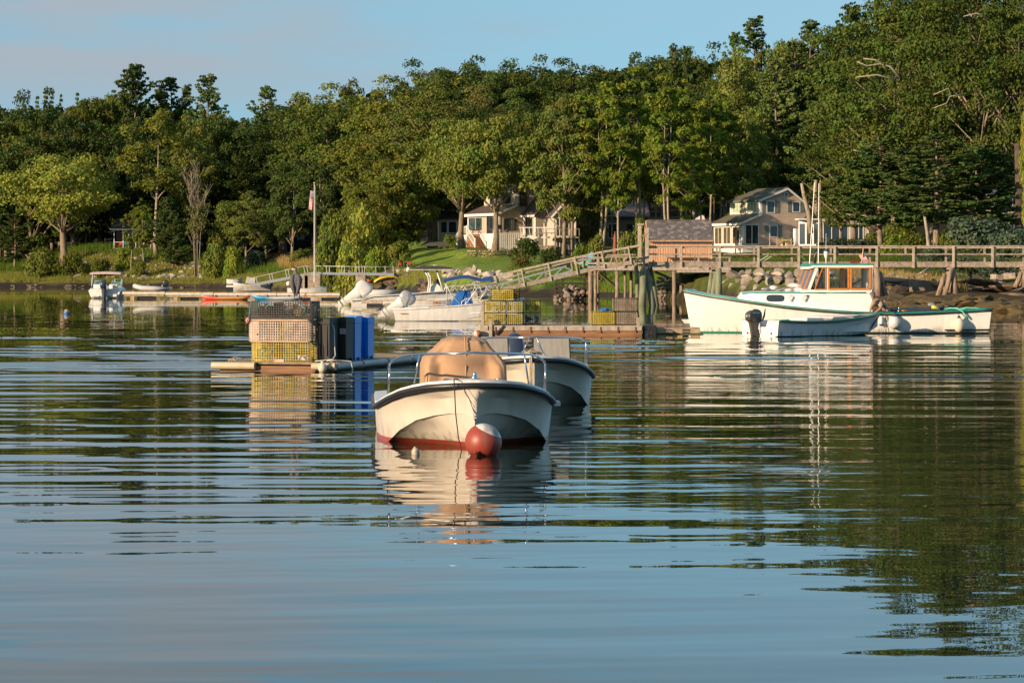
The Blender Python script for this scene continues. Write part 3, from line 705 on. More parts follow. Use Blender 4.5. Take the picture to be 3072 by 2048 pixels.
# nearest boat: bow towards the camera.  local -x = bow -> world -y
D1 = 8710 / 275
w1 = thing('moored_skiff', 'cream motorboat with tan canvas cover and red bottom, bow on by the red mooring ball', 'boat', (XD(1425, D1), D1, 0), R(90 + 4.5))
hull1 = zpaint('cream_hull_red_bottom', (.62, .55, .47), (.36, .045, .025), .055, .3)
w1.scale = (1, .955, 1); skiff_hull(w1, hull1, white_gel, black_rub)
bow_rail(w1, [(0, 1.035), (.5, 1.01), (.9, .96), (1.3, .86), (1.6, .80)], 1.2, [(.42, .1), (1.2, .06)])
# canvas cover over the console, with creases and a centre seam
def cover(root, x0, m):
    mb = MB(); rr = []
    lev = [(.18, .51, .0, 1.45), (.45, .515, .02, 1.42), (.66, .50, .03, 1.38), (.84, .495, .06, 1.3), (.93, .455, .10, 1.2), (1.04, .35, .15, 1.05), (1.13, .275, .20, .95), (1.165, .19, .30, .85), (1.18, .06, .4, .6)]
    for iz, (z, hw, f, b) in enumerate(lev):
        ring = []
        n = 96
        for j in range(n):
            t = 2 * math.pi * j / n; ct, st = math.cos(t), math.sin(t); e = .27
            y = math.copysign(abs(st) ** e, st) * hw; x = (f + b) / 2 - math.copysign(abs(ct) ** e, ct) * (b - f) / 2
            k = (1 - abs(z - .75) * .7)
            rg_ = lambda a, b, c: .5 - abs(mn.noise(Vector((a, b, c)))) * 1.6; w = .050 * rg_(y * 4.0 + z * 3.2, z * 1.4 - abs(y) * 2.5, 2.0) + .036 * rg_(y * 9 - 5 * z, z * 3, 5) - .014 * math.exp(-(abs(y) * 40 - 12) ** 2 * .02)
            x += w * 1.6 * max(k, .2) * (1 if ct > 0 else .3) * -1; y += w * .6 * (1 if st > 0 else -1)
            ring.append((x0 + x, y, z + .012 * mn.noise(Vector((y * 7, x * 5, 1))) * (z > 1)))
        rr.append(ring)
    # resample levels for drape
    full = []
    for a in range(len(rr) - 1):
        for k in range(4):
            t = k / 4
            full.append([tuple(Vector(p) * (1 - t) + Vector(q) * t + Vector((.02 * mn.noise(Vector((p[1] * 6 + p[2] * 2, (p[2] + t * .2) * 7, 9))), .012 * mn.noise(Vector((p[0] * 4, (p[2] + t * .2) * 6, 4))), 0))) for p, q in zip(rr[a], rr[a + 1])])
    full.append(rr[-1]); mb.rings(full, cap=(False, True))
    o = mb.build('canvas_cover', m, root, smooth=True)
    sd = MB(); sd.tube([(x0 - .012, .0, .3), (x0 + .015, 0, .6), (x0 + .04, 0, .84), (x0 + .13, 0, 1.06), (x0 + .19, 0, 1.15), (x0 + .3, 0, 1.19)], .009, 6); sd.build('seam', m, o, smooth=True)
canvas = M('tan_canvas', (.45, .27, .15), .85, var=.10, scale=2, bump=.006, bscale=7)
cover(w1, 1.55, canvas)
mb = MB(); mb.lathe([(.04, 0), (.04, .03), (.03, .045), (.03, .06), (.005, .075)], (.34, -.02, .745), 14); mb.build('bow_light', steel, w1, smooth=40)
mb = MB(); cleat(mb, .42, -.30, .70, .05, 1.2); mb.build('cleat', steel, w1, smooth=True)
mb = MB(); cleat(mb, .42, .30, .70, .05, 1.9); mb.build('cleat', steel, w1, smooth=True)
mb = MB(); mb.tube([(.045, -.012, .36), (.0, 0, .345), (.0, 0, .315), (.045, 0, .30)], .008, 6); mb.build('bow_eye', steel, w1, smooth=True)
mb = MB(); mb.bb(1.2, 1.34, -1.10, -1.02, .40, .46); mb.build('fender_cleat', white_gel, w1, bev=.01)
mb = MB(); mb.bb(2.9, 3.2, -.45, .45, .2, .55); mb.build('thwart_seat', white_gel, w1, bev=.02)
outboard(w1, (5.05, 0, -.1), R(180), 0, dark_plastic, dark_plastic)
# bow line from the foredeck to the mooring, with a thin second line to the stem eye
def world_line(name, label, pts, r, m, cat='rope', group=None):
    mb = MB(); mb.tube(pts, r, 6); return tag(mb.build(name, m, None, smooth=True), label, cat, group)
D1b = D1 - .06
world_line('mooring_line', 'thin black bow line hanging from the cream boat into the water', [P(1392, 1140, D1 + .45), P(1364, 1135, D1 + .25), P(1362, 1138, D1b), P(1364, 1175, D1b), P(1367, 1240, D1b - .12), P(1375, 1310, D1b - .25), P(1387, 1362, D1b - .4), P(1390, 1395, D1b - .45)], .0065, rope_k)
world_line('stem_line', 'short slack cord from the foredeck to the stem eye of the cream boat', [P(1390, 1162, D1 - .03), P(1408, 1195, D1 - .05), P(1424, 1222, D1 - .05)], .003, rope_k)
# mooring ball
Db = 8710 / 286
ballm = zpaint('mooring_ball_paint', (.74, .70, .66), (.29, .045, .03), .125, .45, normal=(.42, -.1, .9), var=.12, grime=-.4)
bm_ = M('mooring_ball_paint', (0, 0, 0)); 
mb = MB(); mb.ell((0, 0, 0), .193, .193, .193, 40, 26); ball = mb.build('mooring_ball', ballm, None, smooth=True)
ball.location = (XD(1450, Db), Db, .142); tag(ball, 'large red mooring ball with a white top floating against the bow of the cream boat', 'mooring buoy')
b_ = M('mooring_ball_paint', (0, 0, 0)); n_ = b_.node_tree.nodes
mb = MB()
for k in range(7):
    x = XD(1405 + k * 5, Db) ; mb.ext([(x, Db - .192 + .01 * k % 3, .015), (x + .012, Db - .195, .015), (x + .006, Db - .2, .045 + .01 * (k % 3))], (0, .01, 0))
tag(mb.build('weed_tuft', M('black_weed', (.02, .02, .015), .7)), 'little tuft of dark weed at the waterline of the red mooring ball', 'seaweed')
Ds_ = 8710 / 284
sb = MB(); sb.lathe([(.012, -.05), (.035, -.03), (.043, .005), (.040, .035), (.026, .058), (.012, .066), (.012, .075)], (0, 0, 0), 14)
o = sb.build('pickup_float', M('grubby_float', (.48, .42, .33), .6, var=.3, scale=30), None, smooth=True); o.location = (XD(1247, Ds_), Ds_, .005); o.rotation_euler = (.1, -.12, 0)
tag(o, 'tiny grubby white pickup float in the water left of the red mooring ball', 'float')

# second boat behind it
D2 = 8710 / 212
w2 = thing('moored_runabout', 'grey-white motorboat with two weathered windscreen panels, half hidden behind the canvas-covered boat', 'boat', (XD(1600, D2), D2, 0), R(90 + 1.5))
hull2 = M('weathered_gelcoat', (.52, .48, .40), .3, var=.08, scale=1.6)
w2.scale = (1, .88, 1); skiff_hull(w2, hull2, white_gel, black_rub)
bow_rail(w2, [(0, 1.0), (.5, .99), (.9, .95), (1.3, .88), (1.6, .85)], 1.15, [(.02, .05), (1.15, .2)])
scr = M('weathered_plexiglass', (.33, .31, .27), .35, col2=(.24, .22, .19), scale=3, stretch=(3, 9, .7))
for y0, y1 in ((-.70, -.06), (.34, .84)):
    mb = MB(); mb.ext([(1.95, y0, .42), (1.95, y1, .42), (2.12, y1 - .02, .965), (2.12, y0 + .02, .965)], (.012, 0, 0)); o = mb.build('windscreen_panel', scr, w2)
    mb = MB(); mb.tube([(1.95, y1 + .01, .42), (2.12, y1 - .01, .97)], .012, 5); mb.build('frame', black_rub, o); mb = MB(); mb.tube([(1.95, y0 - .01, .42), (2.12, y0 + .01, .97)], .012, 5); mb.build('frame', black_rub, o)
    mb = MB(); mb.bb(2.05, 2.5, y0 + .03, y1 - .03, .2, .62); mb.build('console', white_gel, w2, bev=.03)
outboard(w2, (5.1, .15, -.27), R(180), 0, navy, navy, 1.12)
mb = MB(); mb.lathe([(.035, 0), (.035, .04), (.02, .06), (.03, .075), (.01, .1)], (.2, 0, .75), 10); cleat(mb, .3, .1, .74, .06, 1.57); mb.build('bow_fitting', steel, w2, smooth=40)
mb = MB()
for k in range(3): mb.tube([(.16 + .02 * k, -.14 + .05 * k, .77), (.1, -.04 + .03 * k, .80 + .02 * k), (.12, .10, .78), (.22, .17, .79), (.2, .05, .82)], .016, 6)
mb.tube([(.1, .02, .79), (-.06, .03, .70), (-.07, .035, .45), (-.065, .03, .28)], .014, 6); mb.tube([(.1, .05, .79), (-.055, .055, .68), (-.06, .055, .44), (-.06, .05, .3)], .014, 6)
mb.build('bow_rope', rope_m, w2, smooth=True)

# ------------------------------------------------------------------ lobster traps
def wire_box(L_, W_, H_, step, r, mb=None, skipf=None, sag=0):
    """cage of wires: boxes along the faces of an L x W x H crate, origin at bottom centre"""
    mb = mb or MB(); x0, x1, y0, y1 = -L_ / 2, L_ / 2, -W_ / 2, W_ / 2
    nx, ny, nz = round(L_ / step), round(W_ / step), round(H_ / step)
    def w(a, b): mb.beam(a, b, r, r)
    for i in range(nx + 1):
        x = x0 + L_ * i / nx
        w((x, y0, 0), (x, y0, H_)); w((x, y1, 0), (x, y1, H_)); w((x, y0, H_), (x, y1, H_))
    for i in range(ny + 1):
        y = y0 + W_ * i / ny
        w((x0, y, 0), (x0, y, H_)); w((x1, y, 0), (x1, y, H_)); w((x0, y, H_), (x1, y, H_)); w((x0, y, 0), (x1, y, 0))
    for i in range(nz + 1):
        z = H_ * i / nz
        w((x0, y0, z), (x1, y0, z)); w((x0, y1, z), (x1, y1, z)); w((x0, y0, z), (x0, y1, z)); w((x1, y0, z), (x1, y1, z))
    return mb
wy = M('yellow_vinyl_wire', (.60, .45, .06), .45, var=.2, scale=6)
wy2 = M('bright_yellow_wire', (.68, .53, .06), .45, var=.15, scale=6)
ww = M('pinkish_white_wire', (.62, .48, .38), .5, var=.2, scale=5)
wk = M('black_vinyl_wire', (.022, .022, .02), .5, var=.2, scale=5)
wg = M('grey_green_wire', (.16, .18, .17), .5, var=.2, scale=5)
wt = M('weathered_tan_wire', (.40, .32, .24), .8, var=.25, scale=5)
green_rope = M('green_rope', (.03, .22, .14), .8, var=.3, scale=20)
aqua_rope = M('aqua_rope', (.10, .36, .38), .8, var=.2, scale=20)
blue_rope = M('blue_rope', (.04, .16, .42), .8, var=.2, scale=20)
rust_rope = M('rusty_rope', (.28, .12, .05), .85, var=.3, scale=20)
red_tag = M('red_plastic', (.55, .10, .06), .5)
cage_m = M('bait_twine', (.16, .14, .10), .9, var=.3, scale=10)
def tangle(seed, c, sx, sy, sz, n, r):
    q = random.Random(seed); p = Vector(c); pts = []
    for i in range(n):
        pts.append((c[0] + q.uniform(-sx, sx), c[1] + q.uniform(-sy, sy), c[2] + q.uniform(0, sz)))
    out = []
    for i in range(len(pts) - 1):
        a, b = Vector(pts[i]), Vector(pts[i + 1]); m_ = a.lerp(b, .5) + Vector((q.uniform(-.05, .05), q.uniform(-.05, .05), q.uniform(-.06, .06))); out += [a, m_]
    return out, r
def trap(name, label, loc, rz, L_, W_, H_, m, step=.05, r=.009, group=None, ropes=(), slats=True, seed=0, sc=None, extra=None):
    t = thing(name, label, 'lobster trap', loc, rz, group)
    tag(wire_box(L_, W_, H_, step, r).build('wire_mesh', m, t, fix=False), kind=None)
    hd = MB(); q = random.Random(seed)
    # inner netting funnels, divider and a few bricks / bait bag
    hd.add([(-L_ * .1, -W_ / 2 + .02, .02), (-L_ * .1, W_ / 2 - .02, .02), (-L_ * .1, W_ / 2 - .02, H_ - .02), (-L_ * .1, -W_ / 2 + .02, H_ - .02)], [(0, 1, 2, 3)])
    hd.add([(L_ * .2, -W_ / 2 + .03, .03), (L_ * .42, 0, .1), (L_ * .42, 0, H_ * .6), (L_ * .2, -W_ / 2 + .03, H_ - .05)], [(0, 1, 2, 3)])
    hd.add([(-L_ * .4, W_ / 2 - .04, .03), (-L_ * .15, .05, .1), (-L_ * .15, .05, H_ * .6), (-L_ * .4, W_ / 2 - .04, H_ - .05)], [(0, 1, 2, 3)])
    hd.build('netting_funnel', cage_m, t, fix=False)
    rn = MB()
    for k in (-1, 1): rn.bb(-L_ / 2 + .02, L_ / 2 - .02, k * (W_ / 2 - .06) - .02, k * (W_ / 2 - .06) + .02, -.012, .012)
    rn.build('runner', wood_float, t)
    for i, (rm, cx, w_, n) in enumerate(ropes):
        pts, rr = tangle(seed * 7 + i, (cx * L_, -W_ * .30, .03), w_ * L_, W_ * .14, H_ * .65, n, .011); mb = MB(); mb.tube(pts, rr, 5); mb.build('coiled_rope', rm, t, smooth=True)
    if extra: extra(t)
    return t

# ------------------------------------------------------------------ heron float
FA = -R(15)
f1o = Vector((XD(655, 57.2), 57.2, 0))
f1 = thing('trap_float', 'low wooden float with white edge bumpers carrying the heron, lobster traps and blue bins', 'float', f1o, FA)
fw, fl_ = 2.38, 7.2
for k in range(3): MB().bb(0.02, fw - .02, .03 + k * .001, .17, -.25 + k * .12, -.14 + k * .12).build('edge_timber', wood_brown, f1, bev=.008)
MB().bb(fw - .16, fw, .2, fl_, -.25, .11).build('side_timber', wood_dark, f1, bev=.01)
MB().bb(0, .15, .2, fl_, -.25, .11).build('side_timber', wood_dark, f1, bev=.01)
nb = 44
for k in range(nb):
    y = fl_ * k / nb; z = .135 + random.uniform(-.006, .006)
    MB().bb(-.02 + random.uniform(-.02, .02), fw + random.uniform(-.02, .02), y + .012, y + fl_ / nb - .01, z, z + .035).build('deck_plank', wood_float, f1)
bum = M('pvc_bumper', (.60, .54, .42), .5, col2=(.44, .33, .18), scale=1.5)
for a, b_ in (((-.12, -.03, .1), (.78, -.03, .1)), ((fw - .42, -.03, .1), (fw + .06, -.03, .1))):
    mb = MB(); mb.tube([a, b_], .075, 10); o = mb.build('edge_bumper', bum, f1, smooth=50)
y = .05
for k in range(4):
    mb = MB(); mb.tube([(fw + .03, y, .1), (fw + .03, y + 1.55, .1)], .07, 10); mb.build('edge_bumper', M('grey_bumper', (.42, .41, .38), .5, var=.15), f1, smooth=50); y += 1.68
mb = MB(); cleat(mb, .27, .1, .17, .09, .3); mb.tube([(.17, .1, .2), (.3, .14, .24), (.35, .05, .2), (.22, .06, .22), (.3, .1, .26), (.6, .3, .20), (.85, .5, .36), (.9, .62, .5)], .013, 6); mb.build('cleat_rope', rope_m, f1, smooth=True)
mb = MB(); cleat(mb, fw - .1, .22, .17, .08, 1.4); mb.tube([(fw - .2, .2, .2), (fw - .05, .26, .25), (fw - .1, .15, .22), (fw + .02, .3, .21), (fw + .2, .5, .19), (fw + .3, .3, .05), (fw + .31, .25, -.05)], .011, 6); mb.build('cleat_rope', rope_w, f1, smooth=True)
def fpos(x, y, z=.17): return Matrix.Rotation(FA, 3, 'Z') @ Vector((x, y, z)) + f1o
tx, ty = 1.22, .52
def white_extra(t):
    mb = MB(); mb.bb(-.36, -.22, -.285, -.275, .06, .26); mb.build('escape_vent', M('vent_black', (.012, .012, .012), .5), t)
    mb = MB(); mb.bb(.25, .42, -.285, -.275, .03, .10); mb.build('vent_plate', M('brown_plate', (.12, .07, .05), .5), t)
    for z in (-.01, .405):
        mb = MB(); mb.tube([(-.60, -.275, z), (.60, -.275, z)], .022, 8); mb.build('wood_rail', M('pinkish_rail', (.50, .34, .24), .7, var=.15), t, smooth=50)
    mb = MB(); [mb.beam((.03 + .05 * i, -.281, 0), (.03 + .05 * i, -.281, .4), .012, .01) for i in range(4)]; [mb.beam((.0, -.281, .05 * i), (.2, -.281, .05 * i), .012, .01) for i in range(9)]; mb.build('yellow_patch', wy, t)
def yel_extra(t):
    mb = MB(); mb.bb(-.52, -.22, -.24, -.23, .07, .24); mb.build('netting_panel', M('tangled_net', (.25, .24, .16), .9, col2=(.03, .14, .10), scale=14, thr=(.45, .55)), t)
    mb = MB(); mb.bb(.36, .54, -.285, -.275, .04, .13); mb.build('escape_vent', M('vent_grey', (.5, .42, .36), .6, col2=(.08, .07, .06), scale=9, thr=(.45, .5)), t)
    mb = MB(); mb.bb(-.13, .06, -.285, -.276, .0, .06); mb.build('id_tag', M('pink_tag', (.6, .22, .15), .5, col2=(.5, .4, .3), scale=12), t)
t_y = trap('lobster_trap', 'yellow wire lobster trap full of green rope at the bottom of the heron stack', fpos(tx, ty), FA, 1.22, .56, .39, wy, group='traps stacked under the heron', ropes=((green_rope, -.28, .12, 16), (green_rope, .1, .2, 14), (aqua_rope, .2, .1, 10)), seed=3, extra=yel_extra)
t_w = trap('lobster_trap', 'pinkish white wire lobster trap in the middle of the heron stack', fpos(tx - .04, ty, .585), FA, 1.24, .56, .40, ww, r=.014, group='traps stacked under the heron', ropes=((rope_m, .0, .3, 14), (rope_k, -.35, .08, 12), (rust_rope, .3, .1, 8)), seed=5, extra=white_extra)
t_k = trap('lobster_trap', 'black wire lobster trap on top of the stack with the heron standing on it', fpos(tx - .02, ty, 1.03), FA, 1.26, .56, .33, wk, r=.012, group='traps stacked under the heron', ropes=((rope_m, .32, .09, 22), (aqua_rope, -.4, .1, 8), (rope_k, .0, .4, 26), (rope_k, -.2, .3, 20), (blue_rope, .2, .3, 7)), seed=9)
mb = MB(); mb.ell((.38, -.2, .13), .12, .07, .10, 12, 8); mb.build('bait_bag', M('tan_bag', (.42, .30, .17), .9, var=.3, scale=25), t_k, smooth=True)
mb = MB(); mb.tube([(-.6, -.29, .33), (-.62, -.3, .2), (-.64, -.3, .0), (-.66, -.32, -.05)], .008, 5); mb.tube([(-.44, -.29, .3), (-.42, -.3, .2)], .008, 5); mb.tube([(-.3, -.29, .2), (-.22, -.3, .27), (-.1, -.29, .29)], .009, 5); mb.tube([(.5, -.29, .12), (.53, -.29, .2), (.44, -.29, .24)], .009, 5); tag(mb.build('aqua_twine', aqua_rope, t_k, smooth=True), kind='stuff')
mb = MB(); mb.lathe([(.01, 0), (.05, .06), (.02, .12)], (-.68, -.31, -.1), 6, (.3, 0, 1)); mb.build('pink_bait_bag', M('pink_bag', (.6, .25, .22), .8), t_k)
mb = MB(); mb.rings([[(x, -.29, .335 + .012 * math.sin(x * 9)), (x, -.2, .345), (x, -.1, .335 + .01 * math.sin(x * 7))] for x in np.linspace(-.55, .45, 12)], closed=False, cap=(False, False)); mb.build('wood_lath', wood_gl, t_k)
# bins
bin_b = M('blue_plastic_bin', (.003, .21, .72), .4, var=.05); bin_k = M('black_plastic_bin', (.012, .011, .011), .6, var=.1)
def bin_(label, loc, rz, m, w, d, h, group, lid=False, tagged=False):
    t = thing('fish_bin', label, 'plastic bin', loc, rz, group)
    mb = MB(); k = .93
    rr = []
    for z, s in ((.05, k), (h - .12, 1), (h - .115, 1.04), (h - .02, 1.05), (h, 1.02)):
        rr.append([(sx * w / 2 * s, sy * d / 2 * s, z) for sx, sy in ((-1, -1), (1, -1), (1, 1), (-1, 1))])
    rr.append([(sx * w / 2 * .9, sy * d / 2 * .9, h) for sx, sy in ((-1, -1), (1, -1), (1, 1), (-1, 1))]); rr.append([(sx * w / 2 * .88, sy * d / 2 * .88, h - .06) for sx, sy in ((-1, -1), (1, -1), (1, 1), (-1, 1))])
    mb.rings(rr); mb.build('tub', m, t, bev=.012)
    for i in (-1, 0, 1):
        for j in (-1, 1): MB().bb(i * w * .34 - .035, i * w * .34 + .035, j * d * .34 - .035, j * d * .34 + .035, 0, .07).build('foot', m, t)
    for i in (-1, 1):
        MB().bb(i * w * .25 - .012, i * w * .25 + .012, -d / 2 - .012, -d / 2 + .01, .12, h - .14).build('rib', m, t)
    if tagged: MB().bb(w * .0, w * .48, -d / 2 - .02, -d / 2 - .01, h * .62, h * .75).build('label_sticker', M('sticker', (.45, .42, .45), .5, var=.3, scale=20), t)
    return t
bh = .86
bin_('black ribbed plastic bin standing right beside the trap stack', fpos(2.02, .75), FA, bin_k, .26, .55, bh, 'black bins beside the traps')
bin_('black plastic bin with a pale sticker between the other black bin and the blue bins', fpos(2.16, 1.35), FA, bin_k, .24, .5, bh + .01, 'black bins beside the traps', tagged=True)
bin_('front left blue plastic bin on the heron float', fpos(2.14, 1.95), FA, bin_b, .24, .42, bh, 'blue bins on the heron float')
bin_('rear left blue plastic bin on the heron float', fpos(2.0, 2.5), FA, bin_b, .22, .42, bh + .02, 'blue bins on the heron float')
bin_('rightmost blue plastic bin on the heron float', fpos(2.12, 2.9), FA, bin_b, .22, .42, bh - .01, 'blue bins on the heron float')
mb = MB(); a0 = fpos(1.75, .45, 1.03)
mb.tube([a0, fpos(1.95, .5, 1.0), fpos(2.15, .6, .93), fpos(2.2, .62, .8), fpos(2.21, .6, .5), fpos(2.24, .56, .3), fpos(2.2, .5, .22), fpos(1.9, .3, .19)], .012, 6); tag(mb.build('draped_rope', rope_w, None, smooth=True), 'pale rope draped over the black bins beside the trap stack', 'rope')
mb = MB(); mb.ell((0, 0, 0), .085, .085, .10, 18, 12); mb.lathe([(.03, 0), (.03, .13)], (0, 0, 0), 8); o = mb.build('round_float', M('speckled_float', (.62, .56, .44), .5, col2=(.30, .24, .15), scale=28, thr=(.55, .7)), None, smooth=True)
o.location = (XD(967, 56.4), 56.4, .08); tag(o, 'round speckled white float bobbing at the front edge of the heron float', 'float')

# ------------------------------------------------------------------ great blue heron (back to camera, bill to the left)
hm = thing('heron', 'grey heron standing on the black trap with its bill pointing left', 'bird', fpos(tx + .27, ty - .12, 1.37), R(0))
feather = M('grey_feathers', (.17, .155, .145), .8, col2=(.085, .08, .08), scale=9, stretch=(3, 3, .5), bump=.006)
hs_ = 1.0
body = [((.0, .0, .13), .012, .015), ((.0, .0, .17), .03, .03), ((-.01, .0, .25), .062, .06), ((-.015, 0, .34), .095, .085), ((-.02, 0, .42), .108, .095), ((-.02, 0, .49), .095, .085), ((-.018, 0, .54), .062, .06), ((-.02, -.01, .575), .038, .04), ((-.03, -.01, .60), .030, .033)]
mb = MB(); mb.rings([[(c[0] + a * math.cos(2 * math.pi * j / 16), c[1] + b * math.sin(2 * math.pi * j / 16), c[2]) for j in range(16)] for c, a, b in body]); mb.build('body', feather, hm, smooth=True)
for sg in (-1, 1):
    mb = MB(); rr = []
    for z, w_, off in ((.09, .008, .012), (.16, .03, .03), (.26, .045, .055), (.38, .055, .07), (.48, .05, .062), (.53, .02, .045)):
        rr.append([(-.015 + sg * off + w_ * math.cos(2 * math.pi * j / 10), -.045 + (w_ * .9 + .02) * math.sin(2 * math.pi * j / 10), z) for j in range(10)])
    mb.rings(rr); mb.build('wing', M('wing_feathers', (.14, .13, .13), .8, col2=(.06, .058, .06), scale=10, stretch=(5, 5, .35), bump=.008), hm, smooth=True)
    mb = MB(); mb.tube([(sg * .045, 0, .2), (sg * .05, .02, .10), (sg * .05, 0, .0)], [.02, .011, .009], 6); mb.tube([(sg * .05, 0, .005), (sg * .05 - .03, -.05, .004)], .006, 4); mb.tube([(sg * .05, 0, .005), (sg * .05 + .03, -.05, .004)], .006, 4); mb.build('leg', M('heron_leg', (.16, .13, .10), .7), hm, smooth=True)
mb = MB(); mb.ell((-.05, -.01, .625), .055, .034, .032, 14, 10); mb.build('head', M('pale_head', (.55, .47, .40), .8), hm, smooth=True)
mb = MB(); mb.ell((-.04, -.01, .645), .05, .03, .018, 12, 6); mb.build('crown_stripe', M('black_crest', (.02, .02, .025), .7), hm, smooth=True)
mb = MB(); mb.lathe([(.017, 0), (.011, .06), (.002, .15)], (-.095, -.01, .622), 8, (-1, 0, -.04)); mb.build('bill', M('yellow_bill', (.58, .36, .14), .5), hm, smooth=True)
mb = MB(); mb.ell((-.07, -.042, .63), .006, .004, .006, 8, 5); mb.build('eye', M('eye_dark', (.01, .01, .01), .2), hm)

# ------------------------------------------------------------------ second float with yellow traps
D4 = 89.0
def fx(px): return XD(px, D4)
f2 = thing('work_float', 'long timber work float with grey top rail carrying yellow lobster traps', 'float', (fx(1462), D4, 0), 0)
Lf = fx(1926) - fx(1462)
s4 = F / D4
top4 = ZD(976, D4)
n = 4
for k in range(n):
    MB().bb(Lf * k / n + .005, Lf * (k + 1) / n - .005, 0, .14, top4 - .16, top4).build('edge_board', wood_gl, f2, bev=.008)
MB().bb(0, Lf, .02, .16, -.22, top4 - .168).build('lower_timber', wood_brown, f2, bev=.01)
MB().bb(0, .14, .02, 2.4, -.2, top4 - .003).build('side_timber', wood_g, f2, bev=.01); MB().bb(Lf - .14, Lf, .18, 2.4, -.2, top4 - .003).build('side_timber', wood_dark, f2, bev=.01)
for k in range(30): MB().bb(Lf * k / 30 + .01, Lf * (k + 1) / 30 - .008, .15, 2.4, top4 - .03, top4 + .004).build('deck_plank', wood_float, f2)
for x in np.linspace(.25, Lf - .2, 9): MB().bb(x - .02, x + .02, -.02, 0, top4 - .22, top4 - .04).build('bolt_strap', M('rust', (.22, .09, .04), .8, var=.3), f2)
for px, y0, h in ((1449, .3, 950 - 65), (1472, -.05, 955), (1915, 0.1, 950)):
    x = fx(px) - fx(1462); zt = ZD(903 if px == 1449 else 956 if px == 1472 else 952, D4)
    MB().bb(x - .05, x + .05, y0, y0 + .1, -.2, zt).build('post', wood_gl, f2, bev=.008)
MB().bb(-.25, .1, .0, .5, -.1, .34).build('corner_block', wood_gl, f2, bev=.03)
MB().beam((.25, -.03, .05), (.5, -.03, .32), .05, .05).build('brace', wood_dark, f2)
def T2(px, z): return (fx(px), D4 + .62, z)
z0 = top4 + .02; h4 = .355; gY = 'yellow traps stacked on the work float'
cellw = .70
def ycr(label, px, lev, m=wy2, dy=0, w=.70, name='lobster_trap', g=gY, ropes=((rope_m, .1, .3, 9), (rust_rope, -.1, .3, 7), (green_rope, .2, .2, 6)), h=h4, seed=0, rz=0):
    return trap(name, label, (fx(px), D4 + .62 + dy, z0 + lev * (h4 + .012)), rz, w, .9, h, m, step=.058, r=.02 if m is wt else .014, group=g, ropes=ropes, seed=seed)
ycr('left yellow trap on the bottom row of the work float stack', 1487, 0, seed=11); ycr('right yellow trap on the bottom row of the work float stack', 1543, 0, w=.54, seed=12)
ycr('left yellow trap on the middle row of the work float stack', 1487, 1, seed=13); ycr('right yellow trap on the middle row of the work float stack', 1543, 1, w=.54, seed=14)
ycr('single yellow trap on the very top of the work float stack', 1508, 2, w=.70, seed=15)
ycr('small yellow trap behind the topmost one, showing at its right', 1548, 2, dy=.25, w=.22, m=wy, seed=16)
ycr('shaded yellow trap behind the stack at right, above the grey one', 1596, 1, dy=.5, w=.52, m=wy, seed=17)
ycr('dark grey trap at the bottom right corner behind the yellow stack', 1596, 0, dy=.5, w=.52, m=wg, seed=18, ropes=((rope_k, .0, .3, 12),))
for px, lev in ((1461, 0), (1461, 1), (1483, 2)):
    pass
ycr('lone yellow trap topped by a blue rope, left of the weathered tan traps', 1811, 0, w=.73, h=.40, seed=19, g=None)
ycr('upper weathered tan trap at the right end of the work float', 1878, 1.12, w=.74, m=wt, h=.40, seed=20, g='weathered traps at the right end of the work float', ropes=((rust_rope, 0, .35, 14),))
ycr('lower weathered tan trap wrapped in rusty rope at the right end of the work float', 1882, 0, w=.70, m=wt, h=.40, seed=21, g='weathered traps at the right end of the work float', ropes=((rust_rope, 0, .35, 26), (rust_rope, 0.1, .3, 20)))
for px, z in ((1811, 0),):
    pts, rr = tangle(77, (fx(1820), D4 + .55, z0 + .41), .22, .3, .06, 14, .02); mb = MB(); mb.tube(pts, .02, 5); tag(mb.build('blue_rope_coil', blue_rope, None, smooth=True), 'blue rope lying on the lone yellow trap', 'rope')
mb = MB(); mb.lathe([(.02, -.12), (.09, -.09), (.12, 0), (.09, .09), (.02, .12)], (0, 0, 0), 14, (1, 0, .1)); o = mb.build('lobster_buoy', zpaint('white_orange_buoy', (.7, .62, .52), (.55, .14, .05), .0, .5, normal=(-.9, .2, -.4)), None, smooth=True)
o.location = (fx(1433), D4 - .15, .08); tag(o, 'small white and orange buoy floating at the left corner of the work float', 'buoy')
# dark tyre bundle and pallet dock between float and lobster boat
mb = MB(); mb.rings([[(x, y * .5, z) for y, z in ((0, -.1), (0, .28), (.4, .33), (1, .3), (1, -.1))] for x in (0, .12, .3, .42)], closed=True); o = mb.build('tarp_bundle', M('black_tarp', (.012, .012, .014), .5, bump=.03), None, smooth=30, bev=.03); o.location = (fx(1930), D4 + .1, 0); tag(o, 'black wrapped bundle hanging between the work float and the small dock', 'bundle')
d3 = thing('small_dock', 'low slatted dock section between the work float and the lobster boat bow', 'dock', (fx(1968), D4 + .7, 0))
for k in range(4): MB().bb(0, 1.4, k * .3, k * .3 + .22, .20 + .001 * k, .24).build('plank', wood_g, d3)
for x in (.05, .55, 1.1): MB().bb(x, x + .3, -.02, .1, .08, .195).build('block', wood_tan, d3)
MB().bb(0, 1.5, 0, 1.2, -.2, .075).build('float_drum', M('mossy_drum', (.08, .09, .04), .7, var=.4, scale=4), d3)
